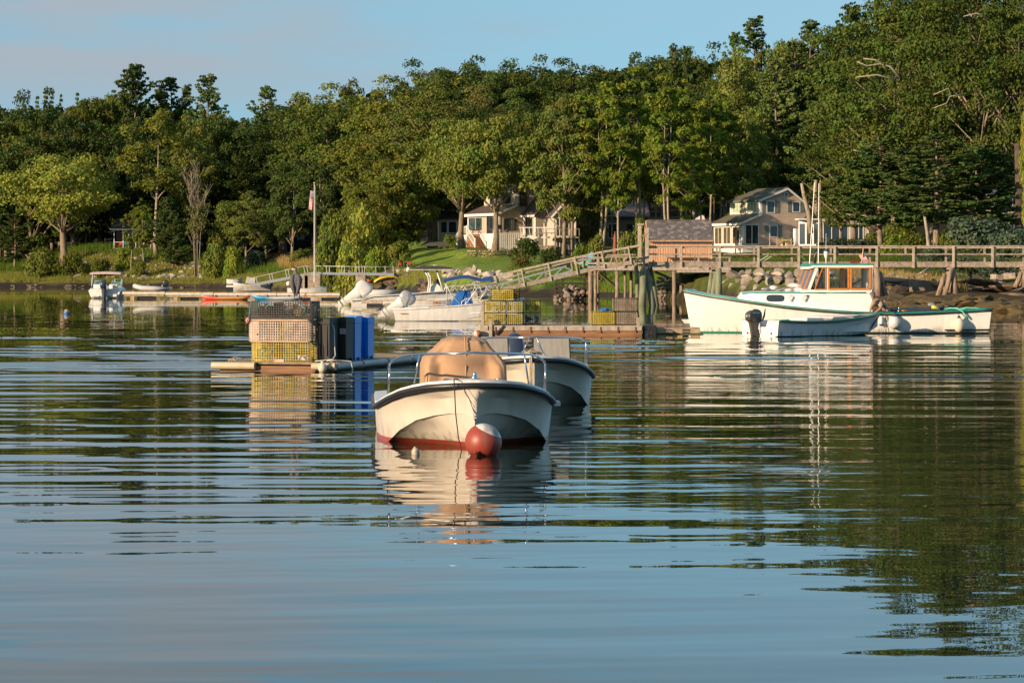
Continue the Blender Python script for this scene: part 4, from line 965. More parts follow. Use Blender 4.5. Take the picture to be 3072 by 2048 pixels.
mb = MB(); mb.rings([[(fx(2046) + x, D4 + 2.6 + y, z) for x, y, z in r_] for r_ in ([(0, 0, .55), (.3, 0, .5), (.3, 0, .7), (0, 0, .75)], [(.05, .8, .55), (.3, .8, .5), (.3, .8, .7), (.05, .8, .75)])]); mb = MB(); mb.ext([P(2046, 958, 94), P(2070, 958, 94), P(2070, 971, 94), P(2055, 971, 94)], (0, .5, 0)); tag(mb.build('white_box', white_gel, None, bev=.02), 'small white box end peeping out left of the lobster boat bow', 'box')
# ------------------------------------------------------------------ lobster boat
DL = 94.0; sL = F / DL
lb = thing('lobster_boat', 'white lobster boat with teal trim and orange-framed wheelhouse windows at the pier', 'fishing boat', (XD(2050, DL), DL, 0), R(-1.0))
def lx(px): return (px - 2050) / sL
def lz(py, d=0): return EYE - (py - HZ) / sL
LL = lx(2957)
sheer = [(lx(a), lz(b)) for a, b in ((2050, 870), (2120, 884), (2220, 899), (2340, 916), (2440, 926), (2540, 933), (2620, 936), (2700, 937), (2800, 933), (2880, 929), (2957, 924))]
def lsh(x): return lerp(sheer, x)
def lbm(x): return lerp([(0, .04), (.3, .32), (.8, .70), (1.5, 1.08), (2.4, 1.34), (3.6, 1.5), (5.5, 1.52), (7.5, 1.46), (9.6, 1.34)], x)
st = []
xs = [0, .12, .3, .55, .9, 1.4, 2.0, 2.8, 3.8, 5, 6.4, 8, LL - .02]
rr = []
for x in xs:
    b = lbm(x); s = lsh(x); fl = lerp([(0, .0), (.5, .35), (1.5, .62), (3, .86), (5, .95), (9.6, .97)], x); wl = b * fl
    kz = lerp([(0, .2), (.3, -.1), (1, -.4), (9.6, -.5)], x)
    pr = [(b, s), (b * (.8 + .2 * fl) * .99 + .0, s * .66), (b * (.35 + .65 * fl), s * .33), (wl, .06), (wl * .9, -.12), (0, kz)]
    rk = lambda z: x + .26 * (1 - z / 1.4) * max(0, 1 - x / 2.5) - (.10 * (1 - z / .9) if x > 9 else 0)
    rr.append([(rk(z), -y, z) for y, z in pr] + [(rk(z), y, z) for y, z in reversed(pr[:-1])])
hm1 = zpaint('lobster_hull_paint', (.80, .77, .71), (.012, .24, .17), .06, .28, var=.03)
mb = MB(); mb.rings(rr, closed=False, cap=(True, True)); hullL = mb.build('hull', hm1, lb, smooth=50)
ho = MB(); ho.rings([[(x + (.26 if x < 1 else 0) * 1, sg * (lbm(x) * lerp([(5, .955), (9.6, .975)], x) + .006), z) for z in (-.12, .045)] for x in np.linspace(5.2, LL - .12, 8) for sg in (-1,)], closed=False, cap=(False, False)); ho.build('boot_top', M('black_antifoul', (.012, .012, .012), .5), lb)
bt = MB(); bt.beam((lx(2815), -lbm(8) * .99 - .012, lz(987)), (LL - .06, -lbm(9.5) * .985 - .012, lz(986)), .02, .045); bt.build('stern_stripe', M('black_antifoul', (0, 0, 0)), lb)
for dz, r_, m_, nm in ((.0, .024, teal, 'teal_rail'), (-.062, .026, black_rub, 'rub_rail')):
    for sg in (-1, 1):
        mb = MB(); mb.tube([(x - .0 * x, sg * (lbm(x) + .018), lsh(x) + dz) for x in np.linspace(0, LL, 28)], r_, 7); mb.build(nm, m_, lb, smooth=True)
# side decks and foredeck
dk = MB(); dk.rings([[(x, -lbm(x), lsh(x)), (x, 0, lsh(x) + .06), (x, lbm(x), lsh(x))] for x in np.linspace(.05, lx(2610), 16)], closed=False, cap=(False, False)); dk.build('foredeck', white_gel, lb, smooth=True)
ck = MB(); ck.rings([[(x, -lbm(x) + .02, lsh(x) + .012), (x, -lbm(x) + .2, lsh(x) + .012)] for x in np.linspace(lx(2600), LL - .03, 8)], closed=False, cap=(False, False)); ck.rings([[(x, lbm(x) - .02, lsh(x) + .012), (x, lbm(x) - .2, lsh(x) + .012)] for x in np.linspace(lx(2600), LL - .03, 8)], closed=False, cap=(False, False)); ck.bb(LL - .25, LL - .02, -1.3, 1.3, lsh(9.5), lsh(9.5) + .02); ck.build('side_deck', teal, lb)
fl = MB(); fl.bb(lx(2600), LL - .1, -1.3, 1.3, .25, .3); fl.build('work_deck', M('deck_grey', (.2, .2, .2), .7), lb)
# trunk cabin
def cab(name, x0, x1, hw0, hw1, zb0, zb1, zt0, zt1, m, **k):
    mb = MB(); mb.rings([[(x0, -hw0, zb0), (x0, hw0, zb0), (x0, hw0 * .93, zt0), (x0, -hw0 * .93, zt0)], [(x1, -hw1, zb1), (x1, hw1, zb1), (x1, hw1 * .95, zt1), (x1, -hw1 * .95, zt1)]]); return mb.build(name, m, lb, **k)
xa, xb, xc = lx(2222), lx(2437), lx(2603)
mb = MB(); rr = []
for x, hw, zb, zt in ((xa - .1, .62, lsh(xa) - .05, lz(893)), (xa + .02, .72, lsh(xa) - .05, lz(880)), (xa + .4, .95, lsh(xa + .4) - .05, lz(877)), (xb, 1.26, lsh(xb) - .1, lz(877)), (xc, 1.28, lsh(xc) - .1, lz(877))):
    rr.append([(x, -hw, zb), (x, -hw * .985, zt - .03), (x, -hw * .95, zt), (x, 0, zt + .05), (x, hw * .95, zt), (x, hw * .985, zt - .03), (x, hw, zb)])
mb.rings(rr, closed=False, cap=(True, True)); trunk_c = mb.build('trunk_cabin', M('cabin_white', (.80, .78, .74), .3, var=.03), lb, smooth=35)
for sg in (-1, 1):
    mb = MB(); mb.tube([(xa, sg * .72, lz(880)), (xa + .4, sg * .93, lz(878)), (xb, sg * 1.235, lz(877.5)), (xb + .3, sg * 1.27, lz(877.5))], .024, 6); mb.tube([(lx(2460), sg * 1.27, lz(877)), (lx(2585), sg * 1.285, lz(876.5))], .02, 6); mb.build('teal_stripe', teal, lb, smooth=True)
yS = -1.27
# oval port
pp = [(lx(2318) + math.copysign(abs(math.cos(t)) ** .45, math.cos(t)) * .27, math.copysign(abs(math.sin(t)) ** .6, math.sin(t)) * .10) for t in np.linspace(0, 6.283, 24, endpoint=False)]
def cside(x): return -lerp([(xa + .4, .95), (xb, 1.26)], x)
mb = MB(); mb.ext([(x, cside(x) * .995 - .012, lz(893.5) + z) for x, z in pp], (0, .03, 0)); prt = mb.build('porthole', glass_d, lb)
mb = MB(); mb.tube([(x, cside(x) * .995 - .012, lz(893.5) + z) for x, z in pp], .012, 5, closed=True); mb.build('frame', black_rub, prt)
for px in (2361, 2402):
    mb = MB(); a = R(28); x = lx(px); mb.box((x, cside(x) - .03, lz(893)), (.16, .09, .19), ry=a); mb.build('vent_box', white_gel, lb, bev=.015)
mb = MB(); mb.bb(lx(2412) - .03, lx(2412) + .03, yS, yS + .05, lz(887), lz(884)); mb.build('side_light', dark_plastic, lb)
# wheelhouse: open frame of pillars, sill and header with glass set in
zs, zh, zr = lz(877), lz(801), lz(793)
wl_ = M('cabin_white', (0, 0, 0)); hw = 1.2
xF, xFt = lx(2412), lx(2437)   # front pillar foot and head
def pane(name, pts, m=None): mb = MB(); mb.quad(*pts); return mb.build(name, m or winglass, lb)
winglass = M('tinted_side_glass', (.10, .11, .11), .03, var=.02, spec=.6)
wg_ = winglass.node_tree.nodes['Principled BSDF']; wg_.inputs['Alpha'].default_value = .2
oran = M('varnished_orange_frame', (.62, .22, .04), .35, var=.1, scale=8)
zlow, zup = lz(868), lz(801)
for sg in (-1, 1):
    y = sg * hw
    parts = MB()
    parts.ext([(xF, y, zs), (xc, y, zs), (xc, y, zlow), (xF + .02, y, zlow)], (0, -sg * .05, 0))
    parts.ext([(xF + .28, y, zup), (xc, y, zup), (xc, y, zr), (xF + .3, y, zr)], (0, -sg * .05, 0))
    parts.ext([(xF, y + sg * .002, zlow), (xF + .10, y + sg * .002, zlow), (xF + .36, y + sg * .002, zup), (xF + .27, y + sg * .002, zup)], (0, -sg * .05, 0))
    for px in (2470, 2536.5, 2601): x = lx(px); parts.ext([(x - .035, y + sg * .001, zlow), (x + .035, y + sg * .001, zlow), (x + .035, y + sg * .001, zup), (x - .035, y + sg * .001, zup)], (0, -sg * .05, 0))
    parts.build('wheelhouse_side', wl_, lb)
    for (x0, x1) in ((lx(2475), lx(2533)), (lx(2540), lx(2597))):
        pw = pane('side_window', [(x0, y - sg * .02, zlow + .02), (x1, y - sg * .02, zlow + .02), (x1, y - sg * .02, zup - .02), (x0, y - sg * .02, zup - .02)])
        mb = MB(); q = [(x0, y + sg * .01, zlow + .02), (x1, y + sg * .01, zlow + .02), (x1, y + sg * .01, zup - .02), (x0, y + sg * .01, zup - .02)]
        for i in range(4): mb.beam(q[i], q[(i + 1) % 4], .05, .05)
        mb.build('frame', oran, pw)
    q = [(lx(2434), y + sg * .01, zlow + .01), (lx(2466), y + sg * .01, zlow + .01), (lx(2466), y + sg * .01, zup - .02), (lx(2457), y + sg * .01, zup - .02)]
    pw = pane('quarter_window', [(a, b - sg * .03, c) for a, b, c in q]); mb = MB()
    for i in range(4): mb.beam(q[i], q[(i + 1) % 4], .03, .03)
    mb.build('frame', oran, pw)
# V-shaped raked windscreen, three panes each side
def ws_pt(u, v):   # u -1..1 across, v 0..1 up
    fwd = .32 * (1 - abs(u)); x = (xF + .0) * (1 - v) + (xF + .30) * v - fwd; return Vector((x, u * hw * .98, zs * (1 - v) + (zup) * v))
for sg in (-1, 1):
    for k in range(3):
        u0, u1 = sg * (k / 3 + .02), sg * ((k + 1) / 3 - .02)
        q = [ws_pt(u0, .12), ws_pt(u1, .12), ws_pt(u1, .93), ws_pt(u0, .93)]
        pw = pane('windscreen_pane', q, M('windscreen_glass', (.10, .12, .14), .03, spec=.9)); mb = MB()
        for i in range(4): mb.beam(q[i], q[(i + 1) % 4], .03, .03)
        mb.build('frame', oran, pw)
    mb = MB()
    for v0, v1 in ((0, .11), (.94, 1.08)): mb.rings([[ws_pt(0, v0), ws_pt(0, v1)], [ws_pt(sg, v0), ws_pt(sg, v1)]], closed=False, cap=(False, False))
    mb.build('windscreen_sill', wl_, lb)
# bulkhead aft wall partly open, interior dark lining and roof
mb = MB(); mb.bb(xc - .04, xc, .1, 1.18, zs - .4, zr); mb.bb(xc - .04, xc, -1.18, -.95, zs - .4, zr); mb.build('aft_bulkhead', wl_, lb)
mb = MB(); pf = [(xF - .10, 0), (xF + .05, .5), (xF + .15, 1.0)]
ring = [(xF - .12, -.3), (xF + .06, -.95), (xF + .2, -1.27), (xc + .02, -1.27), (xc + .02, 1.27), (xF + .2, 1.27), (xF + .06, .95), (xF - .12, .3)]
mb.rings([[(x, y, zr - .03 - (.05 if x < xF + .1 else 0)) for x, y in ring], [(x, y, zr - .0 - (.05 if x < xF + .1 else 0)) for x, y in ring], [(x * .96 + .22, y * .7, zr + .03) for x, y in ring]]); mb.build('roof', teal, lb, smooth=30)
mb = MB(); mb.rings([[(x + .02, y * .985, zr - .10 - (.05 if x < xF + .1 else 0)) for x, y in ring], [(x + .01, y * .99, zr - .031 - (.05 if x < xF + .1 else 0)) for x, y in ring]]); mb.build('roof_edge', wl_, lb)
for px, top, lean, r_ in ((2431, 550, .12, .016), (2451, 552, .02, .018), (2474, 700, 0, .008)):
    x = lx(px) if px != 2431 else lx(2425); mb = MB(); zt = lz(top); mb.tube([(x, -.4, zr), (x + lean, -.4, zt)] if px != 2431 else [(lx(2424), -.5, zr), (lx(2439), -.5, zt)], [r_, r_ * .6], 6); mb.build('antenna', alu_w, lb)
mb = MB(); mb.lathe([(.012, 0), (.02, .16), (.035, .2), (.075, .32), (.07, .42), (.05, .46)], (lx(2474), -.4, zr), 14); an = mb.build('antenna_base', white_gel, lb, smooth=40); mb = MB(); mb.lathe([(.074, 0), (.078, .03), (.06, .055), (.01, .06)], (lx(2474), -.4, zr + .42), 14); mb.build('cap', navy, an, smooth=40)
mb = MB(); mb.tube([(lx(2445), .2, zr), (lx(2446), .2, zr + .3), (lx(2455), .2, zr + .42), (lx(2459), .2, zr + .5)], .04, 8); mb.build('exhaust_stack', dark_plastic, lb, smooth=True)
mb = MB(); mb.bb(lx(2546), lx(2574), -.5, -.3, zr + .02, zr + .1); mb.bb(lx(2550), lx(2556), -.48, -.42, zr + .1, zr + .13); mb.build('roof_light_bar', M('red_brown', (.22, .03, .02), .4), lb)
mb = MB(); mb.tube([(lx(2577), -.6, zr), (lx(2583), -.6, lz(746))], .012, 6); fst = mb.build('flag_staff', oran, lb)
def flag_mesh(w, h, wave=.1, drop=0, stripes=13):
    mbr, mbw, mbb = MB(), MB(), MB(); nx_ = 12
    def pt(u, v): return Vector((u * w, wave * math.sin(u * 7 + v * 2) * (u + .1), -v * h - drop * u * u * w))
    for s in range(stripes):
        for i in range(nx_):
            u0, u1, v0, v1 = i / nx_, (i + 1) / nx_, s / stripes, (s + 1) / stripes
            tgt = mbb if (u0 < .38 and s < 7) else (mbr if s % 2 == 0 else mbw); tgt.quad(pt(u0, v0), pt(u1, v0), pt(u1, v1), pt(u0, v1))
    st_ = MB()
    for i in range(5):
        for j in range(4): c = pt(.04 + i * .07, .05 + j * .125); st_.box(c + Vector((0, -.004, 0)), (w * .022, .002, w * .022))
    return mbr, mbw, mbb, st_
fr_, fw_, fb_ = M('flag_red', (.5, .03, .04), .8), M('flag_white', (.75, .72, .7), .8), M('flag_blue', (.03, .05, .2), .8)
def flag(parent, loc, w, h, rot, **k):
    r_, w__, b_, s_ = flag_mesh(w, h, **k); o = r_.build('flag', fr_, parent, fix=False); o.location = loc; o.rotation_euler = rot
    w__.build('white_stripe', fw_, o, fix=False); b_.build('canton', fb_, o, fix=False); s_.build('star', fw_, o, fix=False); return o
flag(lb, (lx(2585), -.6, lz(757)), .34, .2, (0, R(62), 0), wave=.03)
mb = MB(); mb.ell((xc + .03, -1.0, zr - .03), .05, .04, .07, 10, 7); mb.build('deck_lamp', M('orange_lamp', (.7, .16, .03), .4), lb, smooth=True)
# gear in the cockpit
cm_ = MB(); cm_.rings([[(x, -.9, lsh(x) - .15), (x, -.85, lsh(x) + .10 - .02 * (x - 7)), (x, .9, lsh(x) + .13 - .02 * (x - 7)), (x, .95, lsh(x) - .1)] for x in np.linspace(lx(2668), lx(2800), 6)]); cm_.build('engine_box', M('dark_blue_cover', (.025, .028, .04), .6, bump=.02), lb)
tag(MB().bb(XD(2688, DL), XD(2703, DL), DL - 1.4, DL - 1.3, ZD(932, DL), ZD(928, DL)).build('cedar_block', oran), 'small orange-brown block on the lobster boat rail', 'block')
def sack(label, px, py, rx_, ry_, rz_, m, y, name='sack', cat='bag', rot=0, group=None):
    mb = MB(); mb.ell((0, 0, 0), rx_, ry_, rz_, 16, 10); me = mb; o = me.build(name, m, None, smooth=True)
    for v in o.data.vertices: v.co *= 1 + .12 * mn.noise(v.co * 9 + Vector((px * .1, 0, 0)))
    o.location = (XD(px, DL + y), DL + y, ZD(py, DL + y)); o.rotation_euler = (0, rot, .2); return tag(o, label, cat, group)
wbag = M('white_plastic_sack', (.74, .72, .73), .35, var=.12, scale=9, bump=.02)
sack('upper white plastic sack lying on the lobster boat cabin top by the windscreen', 2388, 857, .26, .22, .085, wbag, -.3, rot=.1, group='white sacks on the cabin top'); sack('lower right white plastic sack on the lobster boat cabin top', 2402, 869, .22, .2, .075, wbag, -.45, group='white sacks on the cabin top'); sack('small white sack left of the two others on the cabin top', 2367, 870, .14, .15, .05, wbag, -.35, group='white sacks on the cabin top')
sack('white oval buoy lying on the lobster boat foredeck', 2322, 863, .15, .09, .075, white_gel, -.2, 'deck_buoy', 'buoy'); sack('tan and white gear bundle left of the oval buoy on the cabin top', 2297, 867, .16, .12, .05, M('gear_bundle', (.42, .38, .33), .8, col2=(.06, .10, .2), scale=10), -.2, 'gear_bundle', 'gear'); sack('small tangle of aqua and tan line beside the oval buoy', 2340, 870, .13, .12, .035, M('line_tangle', (.35, .3, .22), .9, col2=(.08, .3, .25), scale=18), -.3, 'line_tangle', 'rope')
sack('yellow buoy among the gear at the stern of the lobster boat', 2806, 925, .16, .12, .09, M('yellow_buoy', (.62, .52, .06), .4), -.5, 'yellow_buoy', 'buoy', rot=.5); sack('grey oilskin heap behind the yellow buoy in the stern', 2795, 914, .14, .12, .07, M('grey_heap', (.24, .25, .27), .6), -.2, 'oilskin_heap', 'clothing'); sack('dark striped net heap right of the yellow buoy in the stern', 2822, 922, .12, .12, .09, M('net_heap', (.06, .07, .09), .8, var=.4, scale=20), -.2, 'net_heap', 'net')
aqh = M('aqua_hose', (.10, .50, .38), .4)
zz = -1.50
world_line('aqua_hose', 'aqua green hose arched over the lobster boat rail near the stern', [P(2835, 928, DL - 1.2), P(2850, 924, DL - 1.4), P(2872, 925, DL - 1.55), P(2888, 934, DL - 1.62), P(2896, 945, DL - 1.62), P(2904, 955, DL - 1.6)], .028, aqh, 'hose')
world_line('loose_hose', 'aqua hose lying along the stern rail of the lobster boat', [P(2880, 928, DL - 1.1), P(2900, 923, DL - 1.2), P(2925, 924, DL - 1.2), P(2945, 927, DL - 1.25)], .03, aqh, 'hose')
for px, py, r_, ro, h_, m_, lab in ((2684, 968, .20, .215, 1.0, M('blue_white_fender', (.62, .62, .62), .3, var=.08), 'round bluish white fender hanging from the lobster boat beside the skiff bow'), (2877, 975, .175, .24, 1.0, M('cream_fender', (.72, .62, .46), .3, var=.05), 'oval cream fender hanging near the stern of the lobster boat')):
    t = thing('fender', lab, 'fender', (XD(px, DL - 1.72), DL - 1.72, ZD(py, DL - 1.72)), 0, 'fenders on the lobster boat')
    MB().ell((0, 0, 0), r_, r_, ro, 22, 14).build('ball', m_, t, smooth=True); MB().lathe([(.07, ro * .93), (.045, ro + .03), (.03, ro + .06)], (0, 0, 0), 10).build('neck', navy, t, smooth=40); MB().tube([(0, 0, ro + .05), (0, .12, .42)], .012, 5).build('hanging_line', rope_k, t)
t = thing('tube_fender', 'slim white cylinder fender with dark foot between skiff bow and round fender', 'fender', (XD(2643, DL - 1.66), DL - 1.66, ZD(963, DL - 1.66)), 0, 'fenders on the lobster boat')
MB().lathe([(.02, -.14), (.055, -.12), (.06, .1), (.03, .14)], (0, 0, 0), 12).build('ball', offwhite, t, smooth=40); MB().lathe([(.03, -.15), (.06, -.13), (.06, -.09), (.02, -.085)], (0, 0, 0), 12).build('foot', navy, t); MB().tube([(0, 0, .13), (0, .1, .4)], .01, 5).build('hanging_line', rope_k, t)
for i, (pts, lab) in enumerate((([P(2643, 978, DL - 1.66), P(2644, 1002, DL - 1.66), P(2647, 1015, DL - 1.66)], 'thin blue line hanging straight down from the slim fender to the water'), ([P(2661, 942, DL - 1.6), P(2663, 960, DL - 1.62), P(2659, 975, DL - 1.6), P(2662, 1012, DL - 1.6)], 'dangling dark line left of the round fender'), ([P(2658, 945, DL - 1.6), P(2655, 962, DL - 1.6), P(2662, 966, DL - 1.6), P(2664, 950, DL - 1.6)], 'loop of dark line beside the round fender'), ([P(2941, 930, DL - 1.45), P(2944, 940, DL - 1.5), P(2947, 946, DL - 1.5), P(2942, 944, DL - 1.5), P(2940, 932, DL - 1.45)], 'small purple loop of line hanging at the stern corner'))): world_line('hanging_line', lab, pts, .008, blue_rope if i == 0 else rope_k)
world_line('stern_line', 'red line running from the lobster boat stern down to the water', [P(2950, 990, DL), P(2965, 997, DL - .1), P(2980, 1012, DL - .2)], .015, M('red_line', (.35, .03, .05), .7))
mb = MB(); cleat(mb, lx(2682), -1.48, lsh(6.5) + .03, .08); mb.lathe([(.02, 0), (.025, .12), (.045, .13), (.02, .15)], (lx(2680), -1.47, lsh(6.5)), 8); mb.build('side_cleat', steel, lb, smooth=True)
mb = MB(); cleat(mb, lx(2075), -.1, lsh(.3) + .07, .12); mb.bb(lx(2065), lx(2090), -.1, .1, lsh(.3) + .02, lsh(.3) + .07); mb.build('bow_chock', steel, lb, smooth=40)
# orange oilskins in the wheelhouse
t = thing('hanging_oilskin', 'orange oilskin jacket hanging inside the wheelhouse seen through the window', 'jacket', (XD(2530, DL - .2), DL - .2, ZD(832, DL - .2)))
mb = MB(); mb.rings([[(x0 - w_, -.05, z), (x0 + w_, -.07, z), (x0 + w_, .05, z), (x0 - w_, .05, z)] for z, w_, x0 in ((.26, .03, 0), (.2, .1, 0), (.05, .13, -.02), (-.1, .07, -.03), (-.35, .08, -.02))]); mb.build('jacket', M('orange_oilskin', (.55, .22, .04), .5, var=.25, scale=6), t, smooth=40)
mb = MB(); mb.rings([[(.08 - w_, .1, z), (.08 + w_, .1, z), (.08 + w_, .2, z), (.08 - w_, .2, z)] for z, w_ in ((.25, .04), (-.1, .15), (-.4, .22))]); mb.build('dark_coat', M('dark_coat', (.03, .03, .035), .7), t, smooth=40)

# ------------------------------------------------------------------ skiff alongside
DK = 88.0; hd = R(38)
sk = thing('work_skiff', 'small white work skiff with teal gunwale and black outboard tied alongside the lobster boat', 'skiff', (XD(2282, DK), DK, 0), hd)
sk.scale = (1.2, 1.05, 1)
def kb(x): return lerp([(0, .80), (.8, .86), (1.8, .86), (2.6, .76), (3.3, .54), (3.8, .30), (4.15, .04)], x)
def ksz(x): return lerp([(0, .50), (1, .46), (2, .48), (3, .56), (4.15, .66)], x)
rr = []
for x in (0, .6, 1.4, 2.2, 2.9, 3.4, 3.8, 4.05, 4.15):
    b, s = kb(x), ksz(x); lo = lerp([(0, .93), (2, .88), (3.3, .6), (4.15, .1)], x); cut = lerp([(0, 0), (3, .0), (3.8, .18), (4.15, .45)], x)
    rr.append([(x, -b, s), (x, -b * (.5 + .5 * lo), s * .5 + cut * .3), (x, -b * lo, .03 + cut * .5), (x, -b * lo * .5, -.1 + cut), (x, 0, -.14 + cut), (x, b * lo * .5, -.1 + cut), (x, b * lo, .03 + cut * .5), (x, b * (.5 + .5 * lo), s * .5 + cut * .3), (x, b, s)])
skm = zpaint('skiff_hull_paint', (.72, .72, .71), (.02, .30, .22), .035, .35)
mb = MB(); mb.rings(rr, closed=False, cap=(False, True)); mb.build('hull', skm, sk, smooth=30)
mb = MB()   # transom with motor notch
tr = [(-.80, .50), (-.74, .04), (-.4, -.08), (.4, -.08), (.74, .04), (.80, .50), (.34, .50), (.26, .30), (-.26, .30), (-.34, .50)]
mb.ext([(-.03, y, z) for y, z in tr[:4] + tr[4:]], (.05, 0, 0)); mb.build('transom', M('skiff_transom_paint', (.76, .74, .70), .35, var=.04), sk)
mb = MB(); [mb.lathe([(.03, 0), (.03, .02), (.018, .02)], (-.035, y, .11), 10, (-1, 0, 0)) for y in (-.5, .5)]; mb.build('drain_plug', black_rub, sk)
for sg in (-1, 1):
    mb = MB(); xs_ = np.linspace(0, 4.15, 16); mb.rings([[(x, sg * (kb(x) + .02), ksz(x) - .02), (x, sg * (kb(x) + .02), ksz(x) + .02), (x, sg * max(kb(x) - .07, 0), ksz(x) + .02), (x, sg * max(kb(x) - .07, 0), ksz(x) - .02)] for x in xs_]); mb.build('gunwale', teal, sk, smooth=30)
    mb = MB(); mb.tube([(x, sg * (kb(x) + .03), ksz(x) - .04) for x in xs_], .018, 6); mb.build('rub_strip', black_rub, sk, smooth=True)
    mb = MB(); mb.rings([[(x, sg * max(kb(x) - .075, .01), ksz(x) - .0), (x, sg * max(kb(x) - .12, .01), .12)] for x in xs_[:14]], closed=False, cap=(False, False)); mb.build('inner_side', white_gel, sk, smooth=True)
MB().rings([[(x, -kb(x) * .85, .12), (x, kb(x) * .85, .12)] for x in (0, 1, 2, 3, 3.6)], closed=False, cap=(False, False)).build('floor', M('skiff_floor', (.5, .5, .48), .6), sk)
mb = MB(); mb.rings([[(x, -kb(x) + .03, ksz(x) + .022), (x, kb(x) - .03, ksz(x) + .022)] for x in (3.35, 3.7, 3.95, 4.12)], closed=False, cap=(False, False)); mb.build('bow_deck', teal, sk)
mb = MB(); mb.ext([(2.0, -.62, .55), (3.0, -.52, .60), (3.3, 0, .62), (3.0, .52, .60), (2.0, .62, .55)], (0, 0, .03)); mb.build('white_cover_board', white_gel, sk, bev=.01)
MB().bb(.9, 1.25, -.72, .72, .38, .42).build('thwart', white_gel, sk); MB().bb(1.4, 2.0, -.25, .5, .40, .56).build('cooler', white_gel, sk, bev=.02)
ob = outboard(sk, (-.16, .05, .07), 0, R(0), M('charcoal_cowling', (.06, .058, .06), .35), M('charcoal_leg', (.085, .08, .07), .45), .70, box=.28)
text('YAMAHA', .085, white_paint, ob, (-.08, -.186, .93), (R(90), 0, 0)); text('60', .12, white_paint, ob, (-.405, 0, .80), (R(90), 0, R(-90)))
mb = MB(); mb.tube([(.2, -.05, .55), (.3, -.1, .62), (.36, -.12, .8), (.40, -.14, 1.12)], [.02, .03, .04, .018], 8); mb.build('tiller', dark_plastic, ob, smooth=True)
world_line('skiff_painter', 'thin line from the skiff motor up to the lobster boat rail', [P(2268, 936, 88), P(2252, 916, 89), P(2240, 903, 90)], .006, rope_m)
world_line('stern_painter', 'dark braided line from the skiff stem down to the water by the lobster boat', [P(2637, 948, DK + 2.75), P(2627, 962, DK + 2.7), P(2617, 978, DK + 2.68), P(2608, 988, DK + 2.66)], .02, rope_k)

# ------------------------------------------------------------------ man leaning over the rail
man = thing('person', 'man in khaki shirt, dark overalls and cap crouching over the lobster boat rail', 'person', (XD(2640, DL - 1.25), DL - 1.25, ZD(948, DL - 1.25)))
def mp_(px, py, y=0): p = P(px, py, DL - 1.25); return (p.x - man.location.x, y, p.z - man.location.z)
skin_m = M('skin', (.42, .22, .14), .6); shirt = M('khaki_shirt', (.34, .29, .22), .9, var=.12, scale=8); over = M('dark_overalls', (.03, .035, .05), .9); cap_m2 = M('grey_cap', (.16, .15, .17), .9, var=.3, scale=20)
def skinned(name, pts, edges, m, sub=2):
    me = bpy.data.meshes.new(name); me.from_pydata([p[:3] for p in pts], edges, []); me.materials.append(m); o = put(name, me, man, True)
    md = o.modifiers.new('skin', 'SKIN'); md.use_smooth_shade = True
    for i, p in enumerate(pts): o.data.skin_vertices[0].data[i].radius = (p[3], p[3]); o.data.skin_vertices[0].data[i].use_root = i == 0
    s_ = o.modifiers.new('sub', 'SUBSURF'); s_.levels = s_.render_levels = sub; return o
V = lambda px, py, y, r: (*mp_(px, py, y), r)
body_pts = [V(2658, 934, .1, .12), V(2652, 922, .08, .13), V(2640, 911, .02, .145), V(2630, 905, -.02, .11), V(2622, 898, -.06, .055), V(2617, 891, -.09, .085), V(2616, 885, -.09, .088),
  V(2619, 908, -.18, .07), V(2611, 921, -.25, .052), V(2607, 931, -.3, .038), V(2606, 941, -.36, .028),
  V(2641, 907, -.12, .07), V(2640, 922, -.3, .052), V(2630, 931, -.36, .038), V(2619, 938, -.40, .028),
  V(2668, 946, -.05, .11), V(2642, 938, -.12, .085), V(2650, 958, .0, .06), V(2670, 945, .2, .11), V(2648, 936, .2, .085), V(2656, 958, .25, .06)]
body_e = [(0, 1), (1, 2), (2, 3), (3, 4), (4, 5), (5, 6), (3, 7), (7, 8), (8, 9), (9, 10), (3, 11), (11, 12), (12, 13), (13, 14), (0, 15), (15, 16), (16, 17), (0, 18), (18, 19), (19, 20)]
skinned('body', body_pts, body_e, skin_m)
g_ = 1.18
sh_pts = [V(2658, 934, .1, .135), V(2652, 922, .08, .15), V(2640, 911, .02, .165), V(2630, 905, -.02, .13), V(2619, 908, -.18, .088), V(2612, 919, -.24, .072), V(2641, 907, -.12, .088), V(2640, 920, -.28, .072)]
skinned('shirt', sh_pts, [(0, 1), (1, 2), (2, 3), (3, 4), (4, 5), (3, 6), (6, 7)], shirt)
ov_pts = [V(2660, 936, .1, .155), V(2668, 946, -.05, .13), V(2642, 938, -.12, .10), V(2650, 958, .0, .075), V(2670, 945, .2, .13), V(2648, 936, .2, .1), V(2656, 958, .25, .075)]
skinned('overalls', ov_pts, [(0, 1), (1, 2), (2, 3), (0, 4), (4, 5), (5, 6)], over)
for y in (-.1, .12):
    mb = MB(); mb.tube([mp_(2656, 928, y), mp_(2646, 905, y - .04), mp_(2634, 899, y - .06), mp_(2624, 908, y - .14)], .02, 6); mb.build('strap', over, man, smooth=True)
hx, hy, hz_ = mp_(2616, 884, -.09)
mb = MB(); mb.rings([[(hx + r_ * math.cos(2 * math.pi * j / 14), hy + r_ * math.sin(2 * math.pi * j / 14), hz_ + z) for j in range(14)] for z, r_ in ((-.005, .098), (.03, .102), (.07, .085), (.095, .045), (.1, .01))]); mb.ext([(hx - .05, hy - .08, hz_ + .0), (hx + .05, hy - .085, hz_ + .0), (hx + .03, hy - .17, hz_ - .05), (hx - .06, hy - .16, hz_ - .05)], (0, 0, .012)); mb.build('cap', cap_m2, man, smooth=50)
mb = MB(); mb.ell((hx, hy - .095, hz_ - .045), .012, .018, .02, 8, 6); mb.build('nose', skin_m, man, smooth=True)
